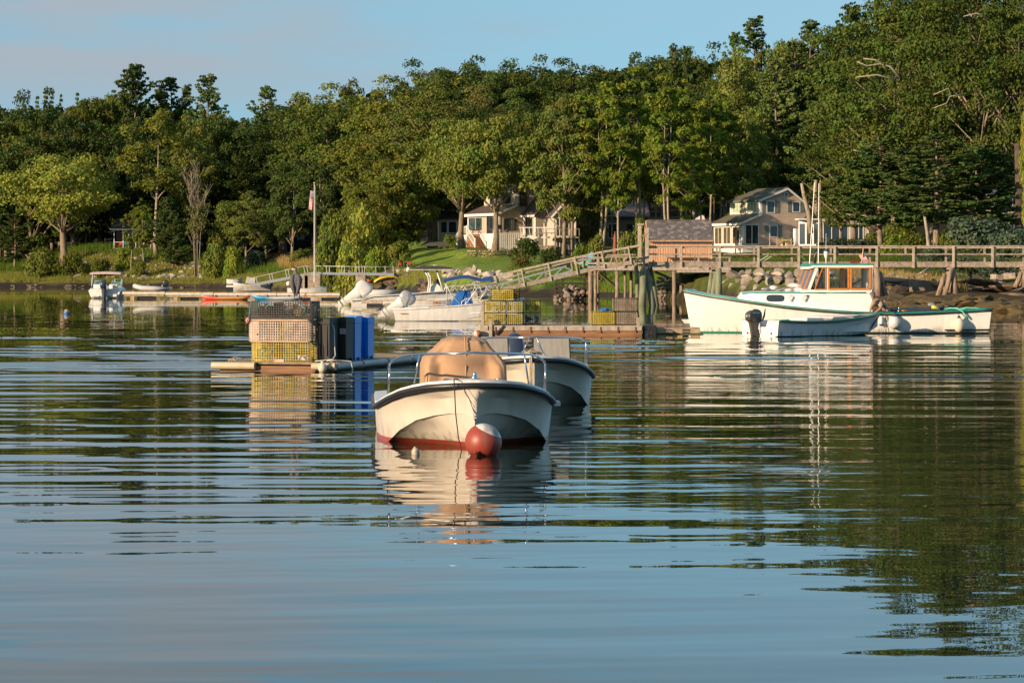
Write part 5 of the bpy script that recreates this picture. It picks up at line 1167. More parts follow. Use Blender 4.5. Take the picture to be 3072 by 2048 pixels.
mb = MB(); [mb.ell((hx + sx, hy - .083, hz_ - .03), .009, .006, .006, 8, 5) for sx in (-.03, .03)]; mb.build('eyes', M('eye_dark', (0, 0, 0)), man)
mb = MB(); mb.ell((hx, hy - .08, hz_ - .085), .022, .008, .005, 8, 5); mb.build('mouth', M('lip', (.3, .12, .09), .6), man)
mb = MB(); [mb.ell((hx + sx, hy, hz_ - .04), .012, .02, .03, 8, 6) for sx in (-.09, .09)]; mb.build('ears', skin_m, man)
for (a, b) in (((2607, 941, -.36), (-.2, 0)), ((2618, 939, -.40), (.1, 0))):
    x, y, z = mp_(a[0], a[1], a[2]); pts = [(x, y, z, .026), (x - .015, y - .02, z - .045, .024)]; e = [(0, 1)]
    for k in range(4):
        i = len(pts); dx = (k - 1.5) * .019; pts += [(x - .015 + dx, y - .03, z - .075 - .004 * (k in (1, 2)), .0095), (x - .02 + dx, y - .045, z - .10, .008)]; e += [(1, i), (i, i + 1)]
    i = len(pts); pts += [(x + .025, y - .035, z - .045, .011), (x + .03, y - .055, z - .065, .009)]; e += [(0, i), (i, i + 1)]
    skinned('hand', pts, e, skin_m, 1)
tag(MB().bb(XD(2584, DL - 1.6), XD(2604, DL - 1.6), DL - 1.66, DL - 1.5, ZD(940, DL - 1.6), ZD(936, DL - 1.6)).build('leather_mat', M('brown_leather', (.12, .06, .03), .6)), 'dark brown mat on the rail in front of the crouching man', 'mat')
# ------------------------------------------------------------------ boat with blue bimini (side on, bow right)
D5 = F / 74; b5 = thing('bimini_boat', 'white motorboat with royal blue bimini top and blue covered console, tilted silver outboard', 'boat', (XD(1180, D5), D5, 0), R(1))
def q5(px, py, y=0): return ((px - 1180) / 74, y, EYE - (py - HZ) / 74)
rr = []
for x, b, s in ((0, .95, .50), (1, 1.0, .52), (2.5, 1.0, .62), (3.6, .9, .72), (4.5, .6, .82), (5.0, .3, .88), (5.3, .04, .92)):
    rr.append([(x, -b, s), (x - .0, -b * .97, .2), (x, -b * .9, -.02), (x, 0, -.2), (x, b * .9, -.02), (x, b * .97, .2), (x, b, s)])
for i in range(7): rr[0][i] = (rr[0][i][0] + (.12 if rr[0][i][2] < .1 else .07 if rr[0][i][2] < .3 else 0), *rr[0][i][1:])
mb = MB(); mb.rings(rr, closed=False, cap=(True, True)); mb.build('hull', white_gel, b5, smooth=40)
mb = MB(); [mb.tube([(x, sg * (b + .015), s - .01) for x, b, s in ((0, .95, .50), (1, 1.0, .52), (2.5, 1.0, .62), (3.6, .9, .72), (4.5, .6, .82), (5.3, .04, .92))], .03, 7) for sg in (-1, 1)]; mb.build('rub_rail', white_gel, b5, smooth=True)
mb = MB(); mb.bb(.04, 5.0, -.93, .93, .3, .34); mb.build('deck', white_gel, b5)
MB().tube([(.1, -.99, .02), (3.6, -.95, .02)], .012, 5).build('waterline_stripe', dark_plastic, b5)
text('OUTRAGE', .05, M('red_print', (.45, .08, .05), .5), b5, (.45, -1.005, .33), (R(90), 0, 0)) if False else None
MB().bb(.28, .60, -1.006, -1.0, .30, .325).build('red_print', M('red_print', (.45, .08, .05), .5), b5)
mb = MB()
mb.tube([q5(1222, 928, -.9), q5(1228, 917, -.9), q5(1336, 914, -.95), q5(1345, 918, -.95), q5(1347, 927, -.95)], .02, 7)
for px in (1248, 1281, 1312): mb.tube([q5(px, 916, -.92), q5(px, 930, -.92)], .014, 6)
mb.tube([q5(1386, 924, -.9), q5(1385, 905, -.9), q5(1395, 897, -.9), q5(1440, 890, -.85), q5(1500, 878, -.7)], .02, 7)
for px in (1400, 1440): mb.tube([q5(px, 893 - (px - 1400) * .05, -.88), q5(px - 8, 924, -.88)], .015, 6)
mb.build('grab_rail', alu_w, b5, smooth=True)
fr = MB()
for y in (-.9, .9):
    fr.tube([q5(1340, 925, y), q5(1341, 870, y), q5(1335, 846, y)], .02, 6); fr.tube([q5(1335, 846, y), q5(1352, 880, y), q5(1389, 922, y)], .02, 6)
    fr.tube([q5(1440, 848, y), q5(1425, 875, y), q5(1389, 922, y)], .02, 6); fr.tube([q5(1470, 850, y), q5(1448, 885, y), q5(1425, 922, y)], .017, 6); fr.tube([q5(1436, 855, y), q5(1450, 885, y)], .014, 6); fr.tube([q5(1372, 845, y), q5(1352, 870, y)], .014, 6)
for px, py in ((1337, 846), (1372, 838), (1440, 846), (1472, 848)): fr.tube([q5(px, py, -.9), q5(px, py - 3, 0), q5(px, py, .9)], .016, 6)
fr.build('bimini_frame', alu_w, b5, smooth=True)
bim = M('royal_blue_canvas', (.012, .055, .22), .8, var=.12, scale=4, bump=.01)
mb = MB(); rr = []
for px, py, th in ((1330, 843, 6), (1336, 838, 9), (1355, 834, 9), (1380, 829, 9), (1405, 828, 9), (1425, 834, 9), (1445, 838, 9), (1460, 834, 11), (1472, 831, 14), (1480, 834, 12), (1481, 842, 6)):
    ring = []
    for y in np.linspace(-1, 1, 11): ring.append(q5(px, py - 2.5 * (1 - y * y) + 1.2 * math.sin(y * 9 + px), y))
    ring += [q5(px, py + th * (.8 if abs(y) > .9 else .35), y) for y in np.linspace(1, -1, 11)]
    rr.append(ring)
mb.rings(rr); mb.build('bimini_top', bim, b5, smooth=50)
blue_c = M('bright_blue_canvas', (.01, .13, .46), .75, var=.12, scale=3, bump=.012)
mb = MB(); rr = []
for z0_, x0, x1, hw_ in ((925, 1353, 1422, .42), (905, 1356, 1417, .42), (892, 1362, 1413, .4), (882, 1371, 1411, .36), (874, 1379, 1410, .3), (872, 1385, 1406, .2)):
    rr.append([q5(x, z0_, y) for x, y in ((x0, -hw_), (x1, -hw_), (x1 + 1, -hw_ * .4), (x1 + 1, hw_ * .4), (x1, hw_), (x0, hw_), (x0 - 1, 0))])
mb.rings(rr); mb.build('console_cover', blue_c, b5, smooth=35, bev=.02)
mb = MB(); mb.tube([q5(1382, 865, -.7), q5(1396, 852, -.7)], .035, 8); mb.build('rod_float', M('tan_tube', (.62, .5, .35), .5), b5, smooth=True)
ob5 = outboard(b5, (-.12, .0, .42), 0, R(58), M('silver_cowling', (.42, .43, .43), .25, .3, var=.08), M('silver_leg', (.62, .61, .58), .3, .1), 1.05, name='outboard_motor')
mb = MB(); mb.tube([(-.2, -.2, .95), (.0, -.2, .85), (.14, -.19, .6)], .008, 5); mb.build('cord', rope_k, ob5)
crate = M('orange_brown_crate', (.42, .17, .06), .7, var=.2, scale=6)
def crate_(label, px, py, w, h):
    t = thing('wooden_crate', label, 'crate', (XD(px, D5), D5 - .3, ZD(py, D5)), 0, 'crates on the bimini boat')
    for k in range(3): MB().bb(-w / 2, w / 2, -.2, -.18, h * k / 3 + .01, h * (k + 1) / 3 - .008).build('slat', crate, t); MB().bb(-w / 2, w / 2, .18, .2, h * k / 3 + .01, h * (k + 1) / 3 - .008).build('slat', crate, t)
    for sx in (-1, 1): MB().bb(sx * (w / 2 - .012) - .012, sx * (w / 2 - .012) + .012, -.178, .178, 0.002, h).build('end_board', crate, t)
    MB().bb(-w * .2, w * .12, -.205, -.2, h * .5, h * .72).build('handle_slot', dark_plastic, t)
crate_('lower brown wooden crate on the deck of the bimini boat', 1316, 927, .42, .19); crate_('upper brown wooden crate stacked on the other one on the bimini boat', 1311, 913, .30, .14)
world_line('bimini_boat_line', 'slack mooring line along the hull of the bimini boat to the work float', [P(1378, 962, D5 - 1.2), P(1410, 955, D5 - 1.1), P(1448, 948, D5 - 1)], .012, rope_m)
world_line('yellow_line', 'yellowish line hanging at the left post of the work float', [P(1444, 930, 90), P(1436, 950, 89.9), P(1437, 965, 89.9), P(1430, 978, 89.9)], .012, M('yellow_rope', (.45, .34, .06), .8))

# ------------------------------------------------------------------ white T-top boat
D6 = F / 50; b6 = thing('ttop_boat', 'large white centre-console boat with dark T-top roof and big tilted white outboard', 'boat', (XD(1055, D6), D6, 0), R(2))
def q6(px, py, y=0): return ((px - 1055) / 50, y, EYE - (py - HZ) / 50)
shr = [(0, .36), (.9, .44), (1.2, .60), (3, .72), (5, .86), (6.8, 1.0), (8.2, 1.12)]
rr = []
for x, b in ((0, 1.15), (.9, 1.2), (1.2, 1.22), (3, 1.25), (5, 1.15), (6.4, .8), (7.4, .42), (8.2, .04)):
    s = lerp(shr, x); lo = lerp([(0, .92), (4, .85), (8.2, .1)], x); rr.append([(x, -b, s), (x, -b * (lo + 1) / 2, s * .5), (x, -b * lo, .0), (x, 0, -.3), (x, b * lo, .0), (x, b * (lo + 1) / 2, s * .5), (x, b, s)])
mb = MB(); mb.rings(rr, closed=False, cap=(True, True)); mb.build('hull', white_gel, b6, smooth=40)
mb = MB(); [mb.tube([(x, sg * (lerp([(0, 1.15), (3, 1.25), (5, 1.15), (6.4, .8), (7.4, .42), (8.2, .04)], x) + .02), lerp(shr, x) - .08) for x in np.linspace(.05, 8.2, 14)], .025, 6) for sg in (-1, 1)]; mb.build('dark_rub_line', dark_plastic, b6, smooth=True)
MB().bb(.2, 7.6, -1.0, 1.0, .35, .42).build('deck', white_gel, b6)
mb = MB(); rr = []
for py, x0, x1, hw_ in ((893, 1282, 1330, .5), (875, 1284, 1328, .5), (860, 1290, 1322, .46), (850, 1298, 1312, .4)): rr.append([q6(x, py, y) for x, y in ((x0, -hw_), (x1, -hw_), (x1, hw_), (x0, hw_))])
mb.rings(rr); mb.build('console', white_gel, b6, bev=.05)
fr = MB()
for y in (-.62, .62):
    for dx in (0, 7): fr.tube([q6(1280 + dx, 893, y), q6(1283 + dx, 875, y), q6(1287 + dx * .7, 850, y), q6(1284 + dx, 830, y), q6(1270 + dx, 806, y)], .045, 7)
    fr.tube([q6(1334, 892, y), q6(1322, 850, y), q6(1308, 806, y)], .05, 7); fr.tube([q6(1272, 806, y), q6(1345, 806, y)], .03, 6)
fr.build('t_top_frame', alu_w, b6, smooth=True)
mb = MB(); mb.ext([q6(1228, 807, -1.05), q6(1262, 798, -1.05), q6(1310, 797, -1.05), q6(1356, 802, -1.05), q6(1356, 807, -1.05)], (0, 2.1, 0)); mb.build('t_top_roof', M('charcoal_canvas', (.04, .04, .045), .7), b6)
MB().bb(*[q6(1228, 0)[0], q6(1358, 0)[0]], -1.07, 1.07, q6(0, 810)[2], q6(0, 808)[2]).build('roof_rim', alu_w, b6)
mb = MB(); mb.box(q6(1223, 808, -.8), (.14, .3, .28), ry=.3); mb.build('life_ring_box', offwhite, b6, bev=.02)
mb = MB(); mb.tube([q6(1303, 800, 0), q6(1303, 794, 0)], .03, 6); mb.tube([q6(1298, 796, 0), q6(1312, 796, 0)], .02, 6); mb.build('mast_light', alu_w, b6)
mb = MB()
for y in (-1.0, 1.0):
    mb.tube([q6(1328, 879, y), q6(1336, 862, y), q6(1350, 859, y), q6(1440, 854, y * .85), q6(1500, 850, y * .5)], .028, 6)
    for px in (1365, 1395, 1425, 1460): mb.tube([q6(px, 858, y * .9), q6(px - 10, 880, y * .9)], .02, 5); mb.tube([q6(px - 4, 858, y * .9), q6(px + 10, 878, y * .9)], .016, 5)
mb.build('bow_rail', alu_w, b6, smooth=True)
mb = MB(); mb.ext([q6(1288, 862, -.2), q6(1312, 835, -.2), q6(1322, 848, -.2), q6(1318, 862, -.2)], (0, .4, 0)); mb.ext([q6(1225, 858 + 20, -.5), q6(1245, 876 - 20, -.5), q6(1262, 880, -.5)], (0, .5, 0)); mb.build('dark_cover', M('charcoal_canvas', (0, 0, 0)), b6)
outboard(b6, (-.25, 0, .30), 0, R(56), M('white_cowling', (.60, .60, .57), .3, var=.05), M('white_leg', (.64, .62, .58), .35, var=.06), 1.55)
# wood dock under its stern
dk6 = thing('stern_dock', 'short wooden dock with dark floats in front of the T-top boat stern', 'dock', (XD(1085, D6 - 3), D6 - 3.2, 0))
for k in range(12): MB().bb(k * .55 + .01, k * .55 + .54, 0, 1.4, .32, .36).build('plank', wood_gl, dk6)
MB().bb(0, 6.6, -.03, 0, .16, .34).build('fascia_board', wood_gl, dk6); [MB().bb(x, x + .9, .05, 1.2, -.2, .15).build('float_drum', dark_plastic, dk6) for x in (.3, 2.6, 5)]
mb = MB(); rr = [[(x, -b, s), (x, -b * .8, 0), (x, b * .8, 0), (x, b, s)] for x, b, s in ((0, .5, .30), (1.2, .6, .32), (2.2, .4, .4), (2.7, .05, .48))]
o = MB(); o.rings(rr, closed=False, cap=(True, True)); o = o.build('small_dinghy', white_gel, None, smooth=40); o.location = (XD(1212, 165), 165, .02); tag(o, 'low white dinghy afloat behind the outboard of the bimini boat', 'dinghy')

# ------------------------------------------------------------------ kayaks, docks and the boats on the left
def two(name, c1, c2, x0, x1, rough=.4, c3=None):
    m = M(name, c1, rough, var=.04); n = m.node_tree.nodes; l = m.node_tree.links; b = n['Principled BSDF']
    t = n.new('ShaderNodeTexCoord'); s = n.new('ShaderNodeSeparateXYZ'); l.new(t.outputs['Object'], s.inputs[0])
    cr_ = n.new('ShaderNodeValToRGB'); mr = n.new('ShaderNodeMapRange'); mr.inputs[1].default_value = x0; mr.inputs[2].default_value = x1
    l.new(s.outputs[0], mr.inputs[0]); l.new(mr.outputs[0], cr_.inputs[0]); e = cr_.color_ramp.elements
    e[0].color = (*c1, 1); e[0].position = .22; e[1].color = (*c2, 1); e[1].position = .42
    if c3: x = e.new(.85); x.color = (*c2, 1); x = e.new(1.0); x.color = (*c3, 1)
    l.new(cr_.outputs[0], b.inputs['Base Color']); return m
D7 = F / 40.5
def kayak(label, px0, px1, py, m, D, rz=0, flip=False, lift=0, group='kayaks floating by the dock'):
    L__ = (px1 - px0) * D / F; t = thing('kayak', label, 'kayak', (XD((px0 + px1) / 2, D), D, lift), rz, group)
    rr = []
    for u in np.linspace(-1, 1, 15):
        b = .36 * (1 - abs(u) ** 2.4) + .02; s = .20 + .16 * abs(u) ** 3; k = -.06 + .22 * abs(u) ** 5
        rr.append([(u * L__ / 2, y * b, z) for y, z in ((-.2, k), (-.8, k + .06), (-1, (s + k) / 2 + .04), (-.85, s), (-.3, s + .02), (.3, s + .02), (.85, s), (1, (s + k) / 2 + .04), (.8, k + .06), (.2, k))])
    mb = MB(); mb.rings(rr); mb.build('hull', m, t, smooth=50)
    for x in (-.2 * L__, .24 * L__):
        mb = MB(); mb.rings([[(x - .05, -.2, .2), (x + .2, -.2, .2), (x + .22, .2, .2), (x - .05, .2, .2)], [(x - .02, -.17, .38), (x + .03, -.17, .36), (x + .03, .17, .36), (x - .02, .17, .38)]]); mb.build('seat', dark_plastic, t, bev=.02)
    return t
kayak('red and orange sit-on kayak floating beside the dock', 603, 750, 897, two('red_orange_kayak', (.72, .06, .035), (.62, .28, .09), -1.8, 1.8, c3=(.45, .14, .05)), D7 - .5)
kayak('blue and white kayak floating beside the dock below the heron', 757, 905, 898, two('blue_white_kayak', (.01, .24, .48), (.60, .62, .62), -1.8, 2.2), D7 - .5)
def dock_run(label, px0, px1, D, top, n, white=True, blocks=True):
    t = thing('floating_dock', label, 'dock', (XD(px0, D), D, 0), 0, 'floating docks on the left'); Lx = (px1 - px0) * D / F
    for k in range(n): MB().bb(Lx * k / n + .01, Lx * (k + 1) / n - .01, 0, 1.8, top - .05, top).build('plank', wood_tan, t)
    MB().bb(0, Lx, -.06, -.01, top - .12, top + .02).build('edge_board', wood_tan, t, bev=.01)
    if white: MB().bb(0, Lx, -.12, -.062, top - .22, top - .06).build('bumper_strip', M('white_bumper', (.62, .60, .56), .5, var=.1), t, bev=.02)
    MB().bb(.1, Lx - .1, -.03, .03, top - .36, top - .225).build('lower_beam', wood_tan, t)
    for x in np.arange(.6, Lx - .6, 2.2): MB().bb(x, x + .3, -.06, .3, -.05, top - .37).build('leg_block', wood_tan, t); MB().bb(x + .5, x + 1.8, .2, 1.5, -.2, top - .38).build('float_drum', dark_plastic, t)
    return t
dock_run('nearest-left dock section with white bumper under the grey inflatable', 368, 495, F / 39, .56, 16); dock_run('dock section between the inflatable and the red kayak', 497, 640, F / 39.5, .52, 18); dock_run('dock section behind the red kayak', 642, 830, F / 39.7, .50, 22); dock_run('tan dock section with open framing right of the blue kayak', 832, 1020, F / 40, .50, 22)
dock_run('long tan dock in front of the T-top boat reaching the yellow traps', 1150, 1460, F / 52, .40, 30)
# inflatable
D8 = F / 38.6; inf = thing('inflatable_dinghy', 'grey inflatable dinghy with small black outboard sitting on the dock', 'dinghy', (XD(402, D8), D8 + .5, .56), 0)
mb = MB(); pts = [(2.6, -.55, .2), (1.5, -.55, .2), (.6, -.5, .25), (.15, -.3, .36), (0, 0, .42), (.15, .3, .36), (.6, .5, .25), (1.5, .55, .2), (2.6, .55, .2)]; mb.tube(pts, [.12, .2, .2, .19, .18, .19, .2, .2, .12], 12); mb.build('tube', M('pale_grey_hypalon', (.50, .49, .46), .5, var=.05), inf, smooth=True)
MB().bb(.4, 2.3, -.45, .45, .08, .14).build('floor', M('grey_floor', (.2, .2, .2), .6), inf); MB().bb(1.0, 1.2, -.5, .5, .36, .42).build('seat', offwhite, inf); MB().bb(2.15, 2.2, -.42, .42, .08, .48).build('transom', offwhite, inf); MB().tube([(2.6, -.6, .06), (1.4, -.6, .04), (.5, -.5, .12)], .03, 6).build('black_strake', dark_plastic, inf, smooth=True)
outboard(inf, (2.28, 0, .12), R(180), R(-10), dark_plastic, dark_plastic, .72)
world_line('dinghy_line', 'thin line from the inflatable bow down to the dock corner', [P(402, 868, D8), P(395, 875, D8), P(392, 878, D8)], .015, rope_w)
# bowrider seen from the stern
D9 = F / 38.5; bo = thing('bowrider', 'white bowrider seen from astern with pinkish bimini and dark outboard at the far left dock', 'boat', (XD(313, D9), D9, 0), 0)
def q9(px, py, y=0): return ((px - 313) / 38.5, y, EYE - (py - HZ) / 38.5)
rr = []
for y, wf, zf in ((0, .94, .92), (.6, 1, 1), (3, 1, 1.05), (4.6, .6, 1.15), (5.4, .05, 1.25)):
    rr.append([(-1.05 * wf, y, 0), (-1.22 * wf, y, .35 * zf), (-1.32 * wf, y, .62 * zf), (-1.15 * wf, y, .80 * zf), (1.15 * wf, y, .80 * zf), (1.32 * wf, y, .62 * zf), (1.22 * wf, y, .35 * zf), (1.05 * wf, y, 0), (0, y, -.3)])
mb = MB(); mb.rings(rr); mb.build('hull', white_gel, bo, smooth=35)
mb = MB(); mb.bb(-.42, .42, -.25, .0, .18, .30); mb.bb(-1.0, -.4, -.2, 0, .12, .34); mb.bb(.4, 1.0, -.2, 0, .12, .34); mb.build('swim_platform', white_gel, bo, bev=.03)
MB().bb(-1.04, 1.04, -.02, .02, -.1, .05).build('waterline_band', dark_plastic, bo)
for sx in (-1, 1):
    MB().bb(sx * .28, sx * .95, .7, .95, .7, 1.1).build('seat', offwhite, bo, bev=.06); MB().bb(sx * .36, sx * .62, .5, .7, .75, 1.06).build('seat_back', offwhite, bo, bev=.05)
    mb = MB(); q = [q9(313 + sx * 12, 858, 1.6), q9(313 + sx * 42, 860, 1.6), q9(313 + sx * 39, 842, 2.0), q9(313 + sx * 14, 841, 2.0)]; mb.quad(*q); pw = mb.build('windscreen_pane', M('teal_windscreen', (.10, .24, .22), .05, var=.1), bo); mb = MB(); [mb.tube([q[i], q[(i + 1) % 4]], .022, 5) for i in range(4)]; mb.build('frame', alu_w, pw)
mb = MB()
for sx in (-1, 1): mb.tube([q9(313 + sx * 46, 862, 1.5), q9(313 + sx * 44, 822, 1.6)], .03, 6); mb.tube([q9(313 + sx * 46, 862, 1.4), q9(313 + sx * 45, 830, .9)], .02, 6)
mb.build('bimini_frame', M('bluish_tube', (.35, .42, .6), .4, .3), bo)
mb = MB(); rr = []
for y in (.5, 1.2, 1.9, 2.6): rr.append([q9(313 + x, 818 - 4 * math.cos(x / 46 * 1.2) + (2 if y in (.5, 2.6) else 0), y) for x in np.linspace(-46, 46, 9)] + [q9(313 + x, 824 - 2 * math.cos(x / 46 * 1.2), y) for x in np.linspace(46, -46, 9)])
mb.rings(rr); mb.build('bimini_top', M('pinkish_canvas', (.56, .42, .38), .8, var=.1, scale=4), bo, smooth=50)
MB().tube([q9(343, 868, .4), q9(343, 836, .4)], .03, 6).build('pole_light', alu_w, bo)
outboard(bo, (.0, -.38, .02), R(-90 + 180), R(0), navy, M('outboard_leg_grey', (.10, .105, .12), .35), 1.35)
# small white boats beyond the dock
def rowboat(name, label, px0, px1, D, H_, m, cat='rowboat', lift=0, rz=0, b_=.65, bow=1):
    L__ = (px1 - px0) * D / F; t = thing(name, label, cat, (XD((px0 + px1) / 2, D), D, lift), rz)
    rr, inn = [], []
    for u in np.linspace(0, 1, 10):
        w = b_ * min(1, lerp([(0, .82), (.4, 1), (.7, .85), (.9, .42), (1, .04)], u)); s = H_ * lerp([(0, .9), (.5, .85), (1, 1.25)], u); x = (u - .5) * L__ * bow
        rr.append([(x, -w, s), (x, -w * .85, .08), (x, -w * .4, -.05), (x, w * .4, -.05), (x, w * .85, .08), (x, w, s)]); inn.append([(x, -w * .93, s - .01), (x, -w * .75, .12), (x, w * .75, .12), (x, w * .93, s - .01)])
    mb = MB(); mb.rings(rr, closed=False, cap=(True, True)); mb.build('hull', m, t, smooth=50); mb = MB(); mb.rings(inn, closed=False, cap=(True, False)); mb.build('inside', offwhite, t)
    mb = MB(); [mb.tube([(r_[i][0], r_[i][1], r_[i][2]) for r_ in rr], .03, 6) for i in (0, 5)]; mb.build('gunwale', white_gel, t, smooth=True)
    for u in (-.2, .12): MB().bb(u * L__, u * L__ + .25, -b_ * .8, b_ * .8, H_ * .6, H_ * .66).build('thwart', offwhite, t)
    return t
rowboat('rowboat', 'long white rowboat with a ball fender moored behind the heron', 863, 980, 272, .62, white_gel)
MB().ell((XD(866, 271.5), 271.3, 1.0), .22, .22, .24, 12, 8).build('ball_fender', offwhite, None, smooth=True); tag(bpy.data.objects['ball_fender'], 'pale ball fender sitting on the stern of the long white rowboat', 'fender')
rowboat('aluminium_skiff', 'long grey aluminium skiff at the foot of the far gangway', 700, 812, 318, .75, M('dull_aluminium', (.42, .40, .37), .5, .3), 'skiff', bow=-1)
rowboat('white_dinghy', 'small white dinghy with a blue inside resting on a float at the far shore', 681, 727, 322, .62, white_gel, 'dinghy', lift=.75)
t = thing('dinghy_float', 'weathered white float carrying the small dinghy at the far shore', 'float', (XD(680, 322), 321.5, 0)); [MB().bb(k * .35, k * .35 + .33, 0, 1.6, .62, .68).build('plank', wood_gl, t) for k in range(5)]; MB().bb(0, 1.75, -.04, 0, .45, .66).build('fascia_board', offwhite, t); MB().bb(.1, 1.6, .1, 1.4, -.1, .44).build('float_drum', dark_plastic, t)
MB().box((XD(753, 316), 316, ZD(842, 316)), (1.0, .6, .75), ry=.2).build('grey_bench_box', M('pale_grey_box', (.45, .43, .40), .6), None, bev=.05); tag(bpy.data.objects['grey_bench_box'], 'pale grey box seat beside the foot of the far gangway', 'box')
MB().ell((XD(812, 318), 317, .8), .35, .3, .35, 10, 8).build('blue_motor_cover', navy, None, smooth=True); tag(bpy.data.objects['blue_motor_cover'], 'dark blue covered motor on the end of the aluminium skiff', 'motor cover')
mb = MB(); pts = [(0, 0, .25), (1.4, -.1, .25), (2.3, .0, .38)]; mb.tube(pts, [.28, .3, .16], 10); o = mb.build('grey_inflatable', M('pale_grey_hypalon', (0, 0, 0)), None, smooth=True); o.location = (XD(1085, 190), 190, .35); tag(o, 'bluish grey inflatable end behind the big white outboard', 'dinghy')
MB().ell((XD(884, 213), 213, .66), .1, .1, .12, 10, 8).build('dock_ball', offwhite, None, smooth=True); tag(bpy.data.objects['dock_ball'], 'tiny white ball fender on the dock above the blue kayak', 'fender')
for px, lab in ((200, 'little blue and orange buoy alone on the open water at the left'),):
    o = MB().ell((0, 0, 0), .15, .15, .17, 14, 10).build('small_buoy', zpaint('blue_orange_buoy', (.55, .32, .14), (.02, .15, .38), .07, .5, normal=(.3, 0, 1)), None, smooth=True); o.location = (XD(px, 138), 138, .06); tag(o, lab, 'buoy')
mb = MB(); [mb.tube([(XD(918, 215), 214.5, .5), (XD(918 + s_, 215), 214.4, .1)], .03, 5) for s_ in (-5, 4)]; tag(mb.build('red_strap', M('red_strap', (.45, .04, .03), .6), None), 'small red strap hanging over the dock edge right of the heron', 'strap')

# ------------------------------------------------------------------ aluminium gangway and walkway with flagpole
Dg = 300
def qg(px, py, D=Dg): return P(px, py, D)
ag = thing('aluminium_gangway', 'sloping aluminium gangway from the small skiffs up to the flagpole', 'gangway', (0, 0, 0))
for D in (Dg, Dg + 1.2):
    MB().beam(qg(756, 855, D), qg(942, 819, D), .06, .28).build('side_beam', alu, ag); MB().tube([qg(752, 848, D), qg(754, 838, D), qg(765, 832, D), qg(918, 797, D), qg(930, 800, D), qg(933, 812, D)], .028, 6).build('handrail', alu_w, ag, smooth=True)
for px in (765, 773, 812, 820, 861, 869, 916, 925): MB().beam(qg(px, 855 - (px - 756) * .193), qg(px - 5, 833 - (px - 756) * .21), .05, .05).build('rail_post', alu_w, ag)
for k in range(26): a = qg(757 + k * 7.1, 851.5 - k * 1.37); MB().bb(a.x, a.x + .22, Dg + .05, Dg + 1.15, a.z, a.z + .03).build('tread', alu, ag)
aw = thing('aluminium_walkway', 'level aluminium walkway with slim railing right of the flagpole', 'walkway', (0, 0, 0))
for D in (Dg - 2, Dg - .8): MB().beam(P(946, 820, D), P(1182, 823, D), .06, .25).build('side_beam', alu, aw); MB().tube([P(946, 798, D), P(1240, 802, D)], .028, 6).build('handrail', alu_w, aw, smooth=True)
for px in (948, 980, 989, 1026, 1034, 1069, 1078, 1087, 1094, 1128, 1156, 1180): MB().beam(P(px, 823, Dg - 2), P(px - 1, 798, Dg - 2), .05, .05).build('rail_post', alu_w, aw)
for k in range(34): x = XD(947 + k * 7, Dg - 2); MB().bb(x, x + .2, Dg - 1.95, Dg - .85, ZD(818, Dg - 2), ZD(817.4, Dg - 2)).build('tread', alu, aw)
for px, w, py, h, lab in ((938, 50, 849, 28, 'large squared granite block under the flagpole end of the walkway'), (1083, 30, 845, 22, 'squared granite block under the middle of the walkway'), (918, 18, 850, 26, 'narrow tan granite block left of the large one')):
    D = Dg - 1.5; o = MB().bb(XD(px - w / 2, D), XD(px + w / 2, D), D - .6, D + 1.2, ZD(py, D) - 1.2, ZD(py - h, D)).build('granite_block', granite, None, bev=.08); tag(o, lab, 'stone block')
fp = thing('flagpole', 'tall white flagpole with a limp American flag beside the walkway', 'flagpole', P(943, 828, Dg - 2.6))
hp = (828 - 551) * (Dg - 2.6) / F
mb = MB(); mb.lathe([(.055, -.6), (.05, hp * .3), (.035, hp - .1), (.03, hp)], (0, 0, 0), 10); mb.build('pole', white_paint, fp, smooth=40); mb = MB(); mb.ell((0, 0, hp + .08), .1, .1, .1, 10, 8); mb.build('ball', M('gilt', (.6, .4, .15), .3, .8), fp, smooth=True)
MB().tube([(.16, 0, .8), (.13, 0, hp - .2)], .012, 4).build('halyard', rope_w, fp)
fo = flag(fp, (-.05, -.02, hp - .75), 1.95, .36, (0, R(96), 0), wave=.12)
# red flags, sign and yellow kayak on the shore
for px, py, lab in ((1195, 793, 'left small red marker flag by the lawn edge'), (1223, 789, 'right small red marker flag by the lawn edge')):
    t = thing('marker_flag', lab, 'flag', P(px, py + 12, 290)); MB().tube([(0, 0, -.3), (0, 0, .5)], .02, 4).build('stick', wood_gl, t); MB().bb(0, .3, -.01, .01, .3, .55).build('cloth', M('flag_red', (0, 0, 0)), t)
kayak('bright yellow kayak leaning upside down on the shore rocks by the walkway', 1120, 1192, 828, M('yellow_kayak', (.72, .48, .02), .4), 287, 0, lift=1.55, group=None).rotation_euler = (R(150), R(-10), R(8))
t = kayak('red kayak end on the shore beside the yellow kayak', 1100, 1120, 835, M('red_kayak', (.4, .05, .03), .4), 289, 0, lift=1.1, group=None)

